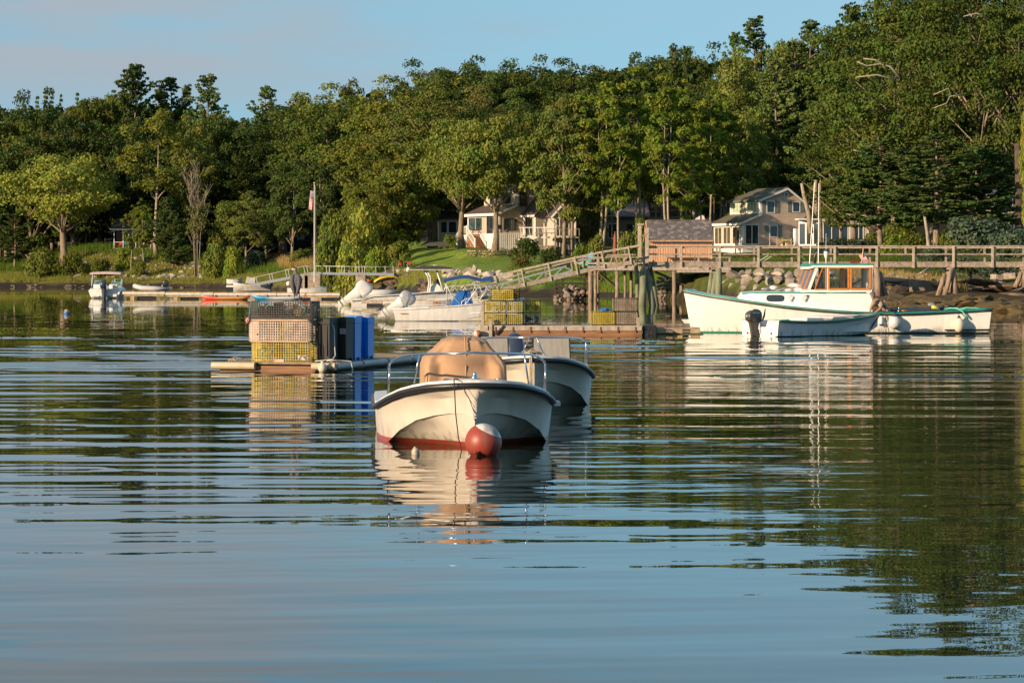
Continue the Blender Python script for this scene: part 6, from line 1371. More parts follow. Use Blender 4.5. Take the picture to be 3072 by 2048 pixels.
# ------------------------------------------------------------------ big wooden gangway and the aluminium truss ramp behind it
wgw = thing('wooden_gangway', 'long weathered wooden gangway sloping down from the pier to the floats', 'gangway', (0, 0, 0))
Dw = F / 50
def line(px0, py0, px1, py1, D0, D1_, name, w, h, m, par, sag=0):
    MB().beam(P(px0, py0, D0), P(px1, py1, D1_), w, h).build(name, m, par, bev=.006)
for D in (Dw, Dw + 1.3):
    d = 0 if D == Dw else 2.0
    for (a, b) in (((1920, 736), (1800, 757)), ((1800, 757), (1640, 792)), ((1640, 792), (1540, 815)), ((1540, 815), (1415, 850))):
        line(a[0] - d * 4, a[1] + d, b[0] - d * 4, b[1] + d, D, D, 'top_rail', .09, .12, wood_gl, wgw)
    for (a, b) in (((1905, 786), (1780, 806)), ((1780, 806), (1640, 840)), ((1640, 840), (1520, 865)), ((1520, 865), (1420, 892))):
        line(a[0], a[1], b[0], b[1], D, D, 'stringer', .09, .24, wood_g, wgw)
    for (a, b) in (((1890, 762), (1720, 782)), ((1720, 782), (1560, 822)), ((1560, 822), (1440, 862))):
        line(a[0] - d * 3, a[1] + d, b[0] - d * 3, b[1] + d, D + (.05 if d else -.0), D + (.05 if d else 0), 'mid_rail', .05, .10, wood_g, wgw)
def topy(px): return lerp([(1415, 850), (1540, 815), (1640, 792), (1800, 757), (1920, 736)], px)
def boty(px): return lerp([(1420, 892), (1520, 865), (1640, 840), (1780, 806), (1905, 786)], px)
for px in (1886, 1806, 1725, 1646, 1566, 1487, 1425):
    line(px + 8, boty(px) + 5, px - 2, topy(px) - 1, Dw - .08, Dw - .08, 'rail_post', .09, .13, wood_gl, wgw); line(px - 6, boty(px) + 3, px - 14, topy(px) + 1, Dw + 1.38, Dw + 1.38, 'rail_post', .09, .13, wood_g, wgw)
for k in range(46):
    px = 1424 + k * 10.6; a = P(px, boty(px) - 5, Dw); MB().bb(a.x, a.x + .17, Dw + .05, Dw + 1.25, a.z, a.z + .04).build('tread', wood_g, wgw)
tr = thing('truss_ramp', 'bright aluminium truss ramp sloping down behind the wooden gangway', 'ramp', (0, 0, 0)); Dt = F / 44
for D in (Dt, Dt + 1.3):
    line(1700, 798, 1400, 880, D, D, 'top_chord', .09, .11, alu, tr); line(1720, 812, 1400, 905, D, D, 'bottom_chord', .10, .16, alu, tr)
    n_seg = 11
    for k in range(n_seg):
        a = 1400 + k * 29; b = a + 29; z_t = lambda p: 880 - (p - 1400) * .2733; z_b = lambda p: 905 - (p - 1400) * .2906
        if k % 2: line(a, z_b(a), b, z_t(b), D, D, 'web_member', .06, .07, alu, tr)
        else: line(a, z_t(a), b, z_b(b), D, D, 'web_member', .06, .07, alu, tr)
for k in range(40): px = 1404 + k * 7.6; a = P(px, 903 - (px - 1400) * .2906, Dt); MB().bb(a.x, a.x + .14, Dt + .05, Dt + 1.25, a.z, a.z + .03).build('tread', alu, tr)
t = thing('dark_crib', 'dark timber crib on a heap of stones under the platform end', 'crib', (XD(1665, 214), 214, 0))
def qc(px, py, y=0): return (XD(px, 214) - XD(1665, 214), y, ZD(py, 214))
for py in (835, 850, 862, 872, 884):
    for y in (0, 1.6): MB().beam(qc(1664, py, y), qc(1764, py + 1, y), .14, .15).build('log', wood_dark, t, bev=.02)
for px in (1670, 1688, 1755):
    for y in (.12, 1.75): MB().beam(qc(px, 912, y), qc(px, 826, y), .15, .15).build('upright', wood_dark, t, bev=.02)
MB().beam(qc(1653, 905, 0), qc(1668, 862, 0), .06, .06).build('prop', wood_dark, t)

# ------------------------------------------------------------------ platform with the cedar shed
Dp = F / 41.5
def xp(px): return XD(px, Dp)
pl = thing('platform', 'wooden pier platform on piles carrying the cedar shed and railings', 'platform', (0, 0, 0))
zd = ZD(800, Dp); y1p = Dp + 6.2
for a, b in ((1763, 1850), (1850, 1925), (1925, 2025), (2025, 2110), (2110, 2193)): MB().bb(xp(a) + .005, xp(b) - .005, Dp, Dp + .1, ZD(811, Dp), ZD(799, Dp)).build('fascia_board', wood_gl, pl, bev=.01)
for k in range(40): a = xp(1763) + (xp(2193) - xp(1763)) * k / 40; MB().bb(a, a + (xp(2193) - xp(1763)) / 40 - .015, Dp + .02, y1p, zd + .02, zd + .06).build('deck_board', wood_gl, pl)
MB().bb(xp(1765), xp(2190), Dp + .12, Dp + .3, ZD(813, Dp), zd + .015).build('joist', wood_g, pl); MB().bb(xp(1765), xp(2190), Dp + 3, Dp + 3.2, ZD(813, Dp), zd + .015).build('joist', wood_g, pl)
MB().bb(xp(2030), xp(2195), Dp - .12, Dp - .02, ZD(817, Dp), ZD(811.5, Dp)).build('lower_fascia', wood_gl, pl)
for a, b in ((1722, 1925), (1925, 2193)):
    MB().beam((xp(a), Dp - .05, ZD(771, Dp)), (xp(b), Dp - .05, ZD(772, Dp)), .14, .05).build('top_rail', wood_gl, pl); MB().beam((xp(a), Dp - .03, ZD(789, Dp)), (xp(b), Dp - .03, ZD(790.5, Dp)), .05, .14).build('mid_rail', wood_gl, pl)
for px in (1748, 1792, 1872, 1946, 1995, 2095, 2188): MB().bb(xp(px) - .06, xp(px) + .06, Dp - .16, Dp - .055, zd - .05, ZD(773.5, Dp)).build('rail_post', wood_gl, pl)
for px, D, top, r_ in ((1771, Dp + .2, 813, .17), (1786, Dp + 2.5, 813, .12), (1851, Dp + .2, 813, .15), (1875, Dp + 1, 813, .1), (1893, Dp + 3.2, 813, .12), (2022, Dp + .1, 813, .15), (2043, Dp + 3, 813, .13), (1793, Dp + 3.4, 813, .1)):
    mb = MB(); x = XD(px, D); mb.tube([(x, D, -.8), (x + .02, D, .6), (x, D, ZD(top, D))], [r_ * 1.05, r_, r_ * .92], 9); mb.build('pile', wood_pile, pl, smooth=True)
MB().beam(P(1795, 815, Dp + 2), P(1850, 862, Dp + 3), .16, .16).build('brace', wood_pile, pl); MB().beam(P(1965, 815, Dp + 2), P(2080, 865, Dp + 3), .16, .16).build('brace', wood_pile, pl); MB().beam(P(2130, 812, Dp + 2), P(2060, 852, Dp + 3), .14, .14).build('brace', wood_pile, pl)
sh = thing('cedar_shed', 'new cedar board-and-batten shed with grey shingle roof on the platform', 'shed', (xp(1953), Dp + 1.2, zd + .06), R(3))
ss = 41.5 * Dp / (Dp + 1.2); Ls = (2139 - 1953) / ss; Ws_ = 3.2; ez = (808 - 727) / ss; rz2 = (808 - 671) / ss
nbd = 25
for k in range(nbd):
    MB().bb(Ls * k / nbd + .004, Ls * (k + 1) / nbd - .004, 0, .03, 0, ez).build('board', cedar, sh)
for k in range(nbd + 1): x = Ls * k / nbd; MB().bb(x - .022, x + .022, -.022, 0, 0, ez - .02).build('batten', cedar, sh)
for k in range(12):
    y = Ws_ * k / 12; hh_ = lambda y: ez + (rz2 - ez) * (1 - abs(y / Ws_ - .5) * 2); mb = MB(); mb.ext([(-.0, y + .004, 0), (-.0, y + Ws_ / 12 - .004, 0), (0, y + Ws_ / 12 - .004, hh_(y + Ws_ / 12) - .06), (0, y + .004, hh_(y) - .06)], (.03, 0, 0)); mb.build('gable_board', cedar, sh)
MB().bb(-.04, -.005, .5, 1.5, .1, 1.7).build('door', dark_plastic, sh)
MB().bb(0.03, Ls - .01, .04, Ws_, 0, ez - .05).build('inner_wall', wood_dark, sh)
roofm = M('slate_grey_shingle', (.19, .165, .16), .9, col2=(.10, .09, .09), scale=3, bump=.01)
roofs = [roofm, M('slate_shingle_light', (.25, .215, .20), .9, var=.1), M('slate_shingle_dark', (.12, .105, .105), .9, var=.1)]
mb = MB(); ov = .28; A = Vector((-.14, -ov, ez - ov * (rz2 - ez) / (Ws_ / 2) + .04)); Bv = Vector((-.14, Ws_ / 2, rz2 + .04)); mb.ext([A, Bv, Bv + Vector((0, 0, -.06)), A + Vector((0, 0, -.06))], (Ls + .28, 0, 0)); A2 = Vector((-.14, Ws_ + ov, A.z)); mb.ext([A2, Bv, Bv + Vector((0, 0, -.06)), A2 + Vector((0, 0, -.06))], (Ls + .28, 0, 0)); rf = mb.build('roof', roofm, sh)
rows_ = 13; sm_ = [MB(), MB(), MB()]; rd = (Bv - A); nrm_ = Vector((0, -rd.z, rd.y)).normalized(); qr = random.Random(4)
for r_i in range(rows_):
    x = -.15; 
    while x < Ls + .12:
        w = qr.uniform(.12, .34); a = A + rd * (r_i / rows_) + Vector((x + .14, 0, 0)) + nrm_ * (.012 + .008); b = A + rd * min(1, (r_i + 1.08) / rows_) + Vector((x + .14, 0, 0)) + nrm_ * .006
        w2_ = min(w, Ls + .14 - x); dx = Vector((w2_ - .008, 0, 0)); sm_[qr.choice([0, 0, 1, 2, 2])].add([a, a + dx, b + dx, b, a - nrm_ * .015, a + dx - nrm_ * .015], [(0, 1, 2, 3), (4, 5, 1, 0)]); x += w
for i, s_ in enumerate(sm_): tag(s_.build('shingles', roofs[i], rf, fix=False), kind='stuff')
for k in range(24): x = Ls * (k + .0) / 24; MB().bb(x, x + Ls / 24 - .01, Ws_ / 2 - .12, Ws_ / 2 + .12, rz2 + .035, rz2 + .075).build('ridge_cap', roofm, rf)
for y in (0, 1):
    mb = MB(); mb.beam((-.16, -ov * .9, ez - .16), (-.16, Ws_ / 2, rz2 - .03), .03, .14) if y == 0 else mb.beam((-.16, Ws_ + ov * .9, ez - .16), (-.16, Ws_ / 2, rz2 - .03), .03, .14); mb.build('barge_board', cedar, sh)
MB().bb(-.1, Ls + .1, -.26, -.235, ez - .22, ez - .10).build('eave_board', cedar, sh)
# picnic table, chairs, umbrella on the platform
pt = thing('picnic_table', 'long grey wooden picnic table in front of the cedar shed', 'table', (xp(2045), Dp + .75, zd + .06)); 
for k in range(4): MB().bb(-1.35, 1.45, -.3 + k * .16, -.16 + k * .16, .70, .74).build('tabletop_board', wood_g, pt)
for sx in (-1, 1): MB().beam((sx * 1.0, -.3, 0), (sx * 1.0, .3, .7), .06, .08).build('leg', wood_g, pt); MB().beam((sx * 1.0, .34, 0), (sx * 1.0, -.26, .7), .06, .08).build('leg', wood_g, pt)
def adirondack(label, loc, m, rz=0, s=1, group=None):
    t = thing('adirondack_chair', label, 'chair', loc, rz, group); t.scale = (s,) * 3
    for k in range(5): MB().ext([(-.26 + k * .105, .15, .3), (-.165 + k * .105, .15, .3), (-.165 + k * .11, .42, .98 - abs(k - 2) * .05), (-.26 + k * .10, .42, .98 - abs(k - 2) * .05)], (0, .02, 0)).build('back_slat', m, t)
    for k in range(4): MB().bb(-.27, .27, -.3 + k * .12, -.2 + k * .12, .36 - k * .025, .38 - k * .025).build('seat_slat', m, t)
    for sx in (-1, 1):
        MB().bb(sx * .28 - .06, sx * .28 + .06, -.35, .3, .55, .575).build('arm', m, t); MB().bb(sx * .3 - .02, sx * .3 + .02, -.3, -.22, 0, .549).build('leg', m, t); MB().beam((sx * .25, -.28, .33), (sx * .25, .5, .02), .03, .12).build('leg', m, t)
    return t
adirondack('bright blue slatted chair on the platform behind the gangway', (xp(1763), Dp + 2.2, zd + .06), M('sky_blue_plastic', (.01, .33, .62), .4), R(-50), 1.05); adirondack('green chair just in front of the bright blue one', (xp(1755), Dp + 1.2, zd - .2), M('green_plastic', (.08, .36, .14), .4), R(-60), .9)
for px, lab in ((1845, 'left reddish folding trestle on the platform'), (1890, 'right reddish folding trestle on the platform')):
    t = thing('trestle', lab, 'trestle', (xp(px), Dp + 2.5, zd + .06), 0, 'reddish trestles on the platform')
    for sx in (-1, 1): MB().beam((sx * .3, 0, 0), (sx * .1, 0, .8), .05, .05).build('leg', cedar, t)
    MB().bb(-.5, .5, -.1, .1, .8, .85).build('top', wood_gl, t)
um = thing('closed_umbrella', 'closed brick-red patio umbrella standing behind the gangway', 'umbrella', P(1845, 775, 240)); hu = 75 * 240 / F
MB().tube([(0, 0, -.6), (0, 0, hu + .15)], .03, 6).build('pole', wood_g, um); mb = MB(); mb.lathe([(.16, .4), (.22, .5), (.13, hu * .65), (.14, hu * .8), (.03, hu + .1)], (0, 0, 0), 12); mb.build('canopy', M('brick_red_canvas', (.30, .085, .05), .85, var=.15, scale=5), um, smooth=40)

# ------------------------------------------------------------------ the pier
Dr = F / 49.5
pr = thing('pier', 'long weathered wooden pier with post and rail sides crossing above the rocky shore', 'pier', (0, 0, 0))
xs0, xs1 = 1932, 3420
def zz_(py): return ZD(py, Dr)
fposts = [1932, 2043, 2159, 2275, 2396, 2504, 2630, 2740, 2860, 2977, 3095, 3212, 3330, 3420]
bposts = [1960, 2028, 2150, 2262, 2375, 2492, 2609, 2716, 2837, 2953, 3070, 3190, 3310]
for i in range(len(fposts) - 1):
    a, b = XD(fposts[i], Dr), XD(fposts[i + 1], Dr)
    MB().bb(a + .005, b - .005, Dr, Dr + .09, zz_(801.5), zz_(786.5)).build('deck_beam', wood_g, pr, bev=.008)
    MB().bb(a + .005, b - .005, Dr - .06, Dr + .10, zz_(739.5), zz_(736.8)).build('top_rail', wood_gl, pr); MB().bb(a + .05, b - .05, Dr - .0, Dr + .04, zz_(744.8), zz_(739.6)).build('upper_rail', wood_gl, pr); MB().bb(a + .05, b - .05, Dr, Dr + .04, zz_(764.5), zz_(760.5)).build('mid_rail', wood_g, pr)
for px in fposts: MB().bb(XD(px, Dr) - .07, XD(px, Dr) + .07, Dr - .12, Dr - .005, zz_(803), zz_(739.6)).build('rail_post', wood_gl, pr, bev=.006)
Dbk = Dr + 1.5
MB().bb(XD(1940, Dbk), XD(xs1, Dbk), Dbk, Dbk + .09, ZD(800, Dr), ZD(787, Dr)).build('deck_beam', wood_g, pr)
for a, b in ((737, 740), (740.1, 744.5), (761, 764.5)): MB().bb(XD(1940, Dbk), XD(xs1, Dbk), Dbk, Dbk + .05, ZD(b, Dr) + .0, ZD(a, Dr)).build('back_rail', wood_g, pr)
for px in bposts: MB().bb(XD(px, Dbk) - .06, XD(px, Dbk) + .06, Dbk - .1, Dbk - .003, zz_(787), zz_(741)).build('rail_post', wood_g, pr)
nd = 150
dks = XD(1935, Dr); dke = XD(xs1, Dr)
for k in range(nd): x = dks + (dke - dks) * k / nd; MB().bb(x, x + (dke - dks) / nd - .015, Dr - .03, Dbk + .12, zz_(786.4), zz_(785)).build('deck_board', wood_gl, pr)
for px in (1919, 1941):
    top = 673 if px == 1919 else 683; MB().bb(XD(px, Dr - .3) - .11, XD(px, Dr - .3) + .11, Dr - .42, Dr - .2, ZD(792 if px == 1941 else 783, Dr), ZD(top, Dr)).build('tall_post', wood_gl, pr, bev=.015)
MB().bb(XD(1911, Dr), XD(1931, Dr), Dr - .5, Dr - .15, ZD(676, Dr) + .0, ZD(671, Dr)).build('post_cap', wood_gl, pr, bev=.01)
def dolphin(label, piles, m, cat='piling'):
    t = thing('pile_cluster', label, cat, (0, 0, 0), 0, 'pile clusters holding up the pier')
    for a, b, r_ in piles:
        mb = MB(); mid = a.lerp(b, .5); mb.tube([a, mid + Vector((.02, 0, 0)), b], [r_ * 1.1, r_, r_ * .9], 10); mb.build('pile', m, t, smooth=True)
dolphin('tall green-stained pile cluster at the head of the pier', [(P(1925, 945, Dr - .3), P(1930, 808, Dr - .3), .22), (P(1964, 945, Dr), P(1937, 808, Dr), .2), (P(1915, 950, Dr + .5), P(1908, 790, Dr + .4), .14), (P(1975, 945, Dr + 1), P(1950, 800, Dr + 1), .15), (P(1932, 940, Dr + 1), P(1921, 790, Dr + 1), .12)], wood_pilegr)
dolphin('greenish pile cluster behind the lobster boat foredeck', [(P(2120, 925, Dr), P(2136, 818, Dr), .16), (P(2133, 925, Dr - .2), P(2148, 815, Dr - .2), .17), (P(2154, 925, Dr - .4), P(2156, 805, Dr - .4), .21), (P(2145, 925, Dr + .8), P(2142, 800, Dr + .8), .15)], wood_pilegr)
dolphin('splayed brown pile cluster just right of the wheelhouse', [(P(2598, 895, Dr), P(2622, 806, Dr), .09), (P(2613, 895, Dr + .3), P(2612, 806, Dr + .3), .13), (P(2636, 895, Dr - .2), P(2630, 806, Dr - .2), .2), (P(2661, 905, Dr + .2), P(2637, 815, Dr + .2), .17), (P(2628, 890, Dr + 1), P(2616, 806, Dr + 1), .14)], wood_pile)
dolphin('splayed brown pile cluster standing on the ledge at the right', [(P(2812, 893, Dr), P(2834, 820, Dr), .15), (P(2831, 896, Dr - .2), P(2855, 806, Dr - .2), .15), (P(2869, 893, Dr), P(2856, 805, Dr), .17), (P(2862, 893, Dr + .8), P(2842, 808, Dr + .8), .15), (P(2850, 888, Dr + 1), P(2846, 806, Dr + 1), .1)], wood_pile)
dolphin('pile cluster cut by the right edge of the photograph', [(P(3046, 862, Dr), P(3064, 815, Dr), .15), (P(3075, 862, Dr), P(3070, 806, Dr), .16), (P(3090, 862, Dr), P(3078, 806, Dr), .16), (P(3060, 858, Dr + 1), P(3066, 806, Dr + 1), .12)], wood_pile)
for px in (2142, 2618, 2850, 3070, 1935): MB().bb(XD(px - 9, Dr), XD(px + 9, Dr), Dr - .2, Dbk + .3, zz_(809), zz_(802.2)).build('cap_beam', wood_g, pr, bev=.01)
world_line('guy_line', 'dark line slanting down to the rocks from the wheelhouse pile cluster', [P(2648, 850, Dr), P(2690, 902, Dr - 3)], .03, rope_k)
# ------------------------------------------------------------------ houses
def clap(name, col, step=.12):
    m = M(name, col, .8, var=.08, scale=1.2); n = m.node_tree.nodes; l = m.node_tree.links; b = n['Principled BSDF']
    t = n.new('ShaderNodeTexCoord'); w = n.new('ShaderNodeTexWave'); w.wave_type = 'BANDS'; w.bands_direction = 'Z'; w.wave_profile = 'SAW'; w.inputs['Scale'].default_value = 1 / step / 6.283 * 2
    l.new(t.outputs['Object'], w.inputs[0]); bu = n.new('ShaderNodeBump'); bu.inputs['Distance'].default_value = .02; l.new(w.outputs[1], bu.inputs['Height']); l.new(bu.outputs[0], b.inputs['Normal']); return m
tan_clap = clap('tan_clapboard', (.66, .50, .38)); shing = clap('tan_shingle_wall', (.56, .42, .32), .16); grey_sh = clap('grey_shingle_wall', (.30, .26, .21), .16)
roof_ol = M('olive_grey_roofing', (.13, .12, .085), .9, var=.15, scale=2, bump=.02); roof_br = M('dark_brown_roofing', (.10, .07, .06), .9, var=.2, scale=2, bump=.02)
shut = M('grey_green_shutter', (.16, .20, .18), .6); curtain = M('pale_green_blind', (.34, .42, .26), .7, var=.05)
def window(par, o, u, w, h, name='window', frame=white_paint, glass=glass_d, fr=.08, bars=0, nrm=None, mull=0):
    """o: lower left corner on the wall (local), u: unit vector along the wall, nrm outward"""
    o = Vector(o); u = Vector(u); n = Vector(nrm); z = Vector((0, 0, 1))
    mb = MB(); 
    def bar(a, b, wd): mb.beam(a, b, wd, wd) if False else mb.beam(a + n * .03, b + n * .03, wd, .07) if abs((b - a).normalized().z) < .5 else mb.ext([a - u * wd / 2 - n * .005, a + u * wd / 2 - n * .005, b + u * wd / 2 - n * .005, b - u * wd / 2 - n * .005], n * .07)
    mb.ext([o - u * fr, o + u * (w + fr), o + u * (w + fr) - z * fr, o - u * fr - z * fr], n * .06); mb.ext([o - u * fr + z * h, o + u * (w + fr) + z * h, o + u * (w + fr) + z * (h + fr), o - u * fr + z * (h + fr)], n * .06)
    mb.ext([o - u * fr, o, o + z * h, o - u * fr + z * h], n * .05); mb.ext([o + u * w, o + u * (w + fr), o + u * (w + fr) + z * h, o + u * w + z * h], n * .05)
    for k in range(mull): x = w * (k + 1) / (mull + 1); mb.ext([o + u * (x - .035), o + u * (x + .035), o + u * (x + .035) + z * h, o + u * (x - .035) + z * h], n * .045)
    f = mb.build(name, frame, par); g = MB(); g.quad(*[p + n * .012 for p in (o, o + u * w, o + u * w + z * h, o + z * h)]); g.build('pane', glass, f, fix=False); return f
X_, Y_ = Vector((1, 0, 0)), Vector((0, 1, 0))
def gable_wall(par, prof, y0, y1, m, name='wall'): mb = MB(); mb.ext([(x, y0, z) for x, z in prof], (0, y1 - y0, 0)); return mb.build(name, m, par)
def roof_slab(par, a, b, y0, y1, m, th=.12, name='roof'): mb = MB(); mb.ext([(a[0], y0, a[1] + th), (b[0], y0, b[1] + th), (b[0], y0, b[1]), (a[0], y0, a[1])], (0, y1 - y0, 0)); return mb.build(name, m, par)
def trim(par, pts, w, h, name='trim', m=white_paint): mb = MB(); [mb.beam(pts[i], pts[i + 1], w, h) for i in range(len(pts) - 1)]; return mb.build(name, m, par)

# tan two-storey house
DH = F / 28; h2 = thing('tan_house', 'tan clapboard two-storey house with white window bays behind the pier', 'house', (XD(2228, DH), DH, ZD(762, DH)), R(23))
W2 = 7.0
prof = [(0, 1.1), (0, 3.35), (2.15, 4.2), (2.15, 5.8), (5.3, 7.05), (10.2, 3.5), (10.2, 0), (2.0, 0), (2.0, 1.1)]
gable_wall(h2, prof, 0, W2, tan_clap)
MB().bb(-.03, 2.1, .02, W2 - .02, 0, 1.095).build('white_skirting', white_paint, h2); [MB().bb(-.06, -.032, y, y + .05, .1, 1.05).build('skirting_batten', white_paint, h2) for y in np.arange(.3, 6.9, .9)]
roof_slab(h2, (-.45, 3.25), (2.3, 4.32), -.35, W2 + .35, roof_ol); roof_slab(h2, (1.8, 5.72), (5.3, 7.10), -.35, W2 + .35, roof_ol); roof_slab(h2, (10.6, 3.3), (5.3, 7.10), -.35, W2 + .35, roof_ol)
trim(h2, [(-.48, -.38, 3.22), (2.2, -.38, 4.3)], .05, .2, 'rake_board'); trim(h2, [(1.75, -.38, 5.68), (5.3, -.38, 7.04), (10.6, -.38, 3.24)], .05, .2, 'rake_board'); trim(h2, [(-.47, -.38, 3.2), (-.47, W2 + .38, 3.2)], .06, .24, 'eave_board'); trim(h2, [(1.78, -.38, 5.68), (1.78, W2 + .38, 5.68)], .06, .12, 'eave_board', M('green_fascia', (.08, .18, .14), .5))
MB().bb(-.05, 0, 0, W2, 2.95, 3.3).build('frieze', white_paint, h2); MB().bb(-.05, -.002, 0, .22, 1.1, 2.94).build('corner_board', white_paint, h2); MB().bb(-.04, .2, -.04, -.002, 1.1, 3.2).build('corner_board', white_paint, h2); MB().bb(2.08, 2.14, 0.01, W2, 4.25, 5.75).build('upper_front', white_paint, h2); MB().bb(2.1, 2.35, -.04, -.002, 4.3, 5.75).build('corner_board', white_paint, h2)
for y in (.5, 2.65, 4.7): window(h2, (-.01, y + 1.75, 1.15), -Y_, 1.6, 1.75, nrm=-X_, mull=1, glass=M('sunroom_glass', (.12, .09, .045), .08, var=.3, spec=.7), fr=.12)
for y in (.55, 3.9):
    window(h2, (2.07, y + 2.35, 4.55), -Y_, 2.2, .95, nrm=-X_, mull=2, glass=curtain, fr=.16)
MB().bb(2.03, 2.078, 3.05, 3.75, 4.4, 5.6).build('siding_panel', tan_clap, h2)
window(h2, (.35, -.01, 1.1), X_, 1.5, 2.0, 'sliding_door', nrm=-Y_, mull=1)
for x, z, w, h in ((2.95, 4.5, .85, 1.15), (6.1, 4.6, .8, 1.0), (3.3, 1.9, .85, 1.15)):
    f = window(h2, (x, -.01, z), X_, w, h, nrm=-Y_)
    for sx in (x - .62, x + w + .13): MB().bb(sx, sx + .46, -.05, -.01, z - .08, z + h + .08).build('shutter', shut, h2)
window(h2, (5.1, -.01, 6.25), X_, .35, .35, 'attic_vent', nrm=-Y_)
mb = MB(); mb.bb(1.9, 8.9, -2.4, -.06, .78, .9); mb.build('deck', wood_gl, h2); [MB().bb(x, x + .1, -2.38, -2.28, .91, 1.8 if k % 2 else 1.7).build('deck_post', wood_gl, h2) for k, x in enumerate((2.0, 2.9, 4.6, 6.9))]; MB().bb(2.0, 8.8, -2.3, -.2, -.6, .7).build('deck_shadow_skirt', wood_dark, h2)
MB().bb(5.9, 6.4, -.9, -.4, .91, 2.75).build('shower_door', white_paint, h2, bev=.02)
for k in range(9): MB().bb(6.45 + k * .2, 6.63 + k * .2, -.92, -.88, .91, 2.6).build('fence_board', wood_g, h2)
MB().bb(4.0, 5.1, -1.7, -1.4, 1.35, 1.42).build('bench_top', wood_gl, h2)
hq = lambda x, y, z: tuple(h2.matrix_basis @ Vector((x, y, z)))
bpy.context.view_layer.update()
adirondack('small pale yellow chair on the deck of the tan house', hq(4.7, -1.1, .9), M('pale_yellow_plastic', (.62, .52, .22), .5), R(40), 1.1)
for i, (x, lab) in enumerate(((3.9, 'left flower pot on the tan house deck'), (4.9, 'orange flower pot beside the yellow chair on the deck'), (6.9, 'flower pot in front of the shower fence on the deck'))):
    t = thing('flower_pot', lab, 'flower pot', hq(x, -2.0, .9)); MB().lathe([(.12, 0), (.18, .3), (.17, .3), (.1, .28)], (0, 0, 0), 10).build('pot', M('terracotta', (.4, .15, .07), .8), t); mb, lc = bush(90 + i, .5, .4, 8, 22, .05); put('plant', leaf_mesh('pot_plant', *lc, mat_=LM['lime']), t, loc=(0, 0, .25))

# low cottage right of it
h3 = thing('low_cottage', 'low shingled cottage with white glazed porch right of the tan house', 'house', (XD(2462, 295), 295, ZD(737, 295)), R(8))
s3 = F / 295
prof = [(-.2, 0), (-.2, 2.5), (0, 2.65), (8.3, 2.5), (8.3, 0)]
mb = MB(); mb.ext([(0, 0, 0), (9, 0, 0), (9, 0, 2.6), (0, 0, 2.6)], (0, 6, 0)); mb.build('wall', clap('beige_shingle', (.58, .47, .37), .15), h3)
mb = MB(); mb.ext([(-.3, -.4, 2.6), (9.3, -.4, 2.6), (9.3, 3, 3.9), (-.3, 3, 3.9)], (0, 0, .12)); mb.ext([(-.3, 6.4, 2.6), (9.3, 6.4, 2.6), (9.3, 3, 3.9), (-.3, 3, 3.9)], (0, 0, .12)); mb.build('roof', roof_ol, h3)
mb = MB(); mb.ext([(-2.0, 1.2, 0), (0, -.05, 0), (0, -.05, 2.6), (-2.0, 1.2, 2.6)], (0.1, .2, 0)); mb.build('angled_porch', white_paint, h3)
dv = Vector((2.0, -1.25, 0)).normalized(); nv = Vector((-dv.y, dv.x, 0)) * -1; nv = Vector((-.53, -.85, 0))
for k in range(3): window(h3, Vector((-1.98, 1.18, .15)) + dv * (.08 + k * .76), dv, .6, 2.1, nrm=nv, fr=.07)
MB().bb(-2.4, .5, -.6, 1.2, 2.62, 2.74).build('porch_roof_edge', white_paint, h3)
window(h3, (.3, -.01, .3), X_, 2.5, 2.0, 'sliding_door', nrm=-Y_, mull=2); window(h3, (3.5, -.01, .6), X_, .9, 1.6, nrm=-Y_, mull=1); window(h3, (5.0, -.01, .8), X_, .6, 1.2, nrm=-Y_); window(h3, (6.6, -.01, .7), X_, 1.1, 1.3, nrm=-Y_)
MB().bb(-.3, 9.3, -.44, -.41, 2.45, 2.72).build('eave_board', white_paint, h3); [MB().bb(x, x + .14, -.05, -.002, 0, 2.6).build('corner_board', white_paint, h3) for x in (0, 2.95, 8.86)]

# shingled house on the lawn
D1h = F / 26; h1 = thing('lawn_house', 'pinkish tan shingled house with white skirting and stairs at the top of the lawn', 'house', (XD(1496, D1h), D1h, ZD(742, D1h)), R(26))
W1 = 8.4
prof = [(0, 1.7), (0, 3.95), (2.2, 4.85), (2.2, 6.5), (5.2, 7.4), (9.5, 3.6), (9.5, 0), (0.1, 0), (.1, 1.7)]
gable_wall(h1, prof, 0, W1, shing)
MB().bb(-.02, 3.1, -.03, W1, -.6, 1.695).build('white_skirting', white_paint, h1); [MB().bb(x, x + .03, -.05, -.031, -.5, 1.6).build('skirting_board', white_paint, h1) for x in np.arange(.3, 3.1, .25)]
roof_slab(h1, (-.4, 3.85), (2.4, 4.97), -.35, W1 + .35, roof_br); roof_slab(h1, (1.85, 6.4), (5.2, 7.45), -.35, W1 + .3, roof_br); roof_slab(h1, (9.9, 3.4), (5.2, 7.45), -.35, W1 + .3, roof_br)
trim(h1, [(-.43, -.38, 3.8), (2.3, -.38, 4.9)], .05, .24, 'rake_board'); trim(h1, [(-.42, -.38, 3.8), (-.42, W1 + .38, 3.8)], .06, .3, 'eave_board'); trim(h1, [(1.8, -.2, 6.4), (1.8, W1 + .2, 6.4)], .06, .25, 'eave_board')
for y in (0, W1 - .25, 3.1): MB().bb(-.05, -.002, y, y + .22, 1.7, 3.8).build('corner_board', white_paint, h1)
MB().bb(-.01, .2, -.05, -.002, 1.7, 3.8).build('corner_board', white_paint, h1); MB().bb(2.16, 2.5, -.05, -.002, 4.9, 6.4).build('corner_board', white_paint, h1); MB().bb(2.14, 2.19, .1, W1, 4.9, 6.4).build('upper_front', M('cream_paint', (.62, .50, .38), .6), h1)
gf = M('green_grey_frame', (.06, .09, .08), .5)
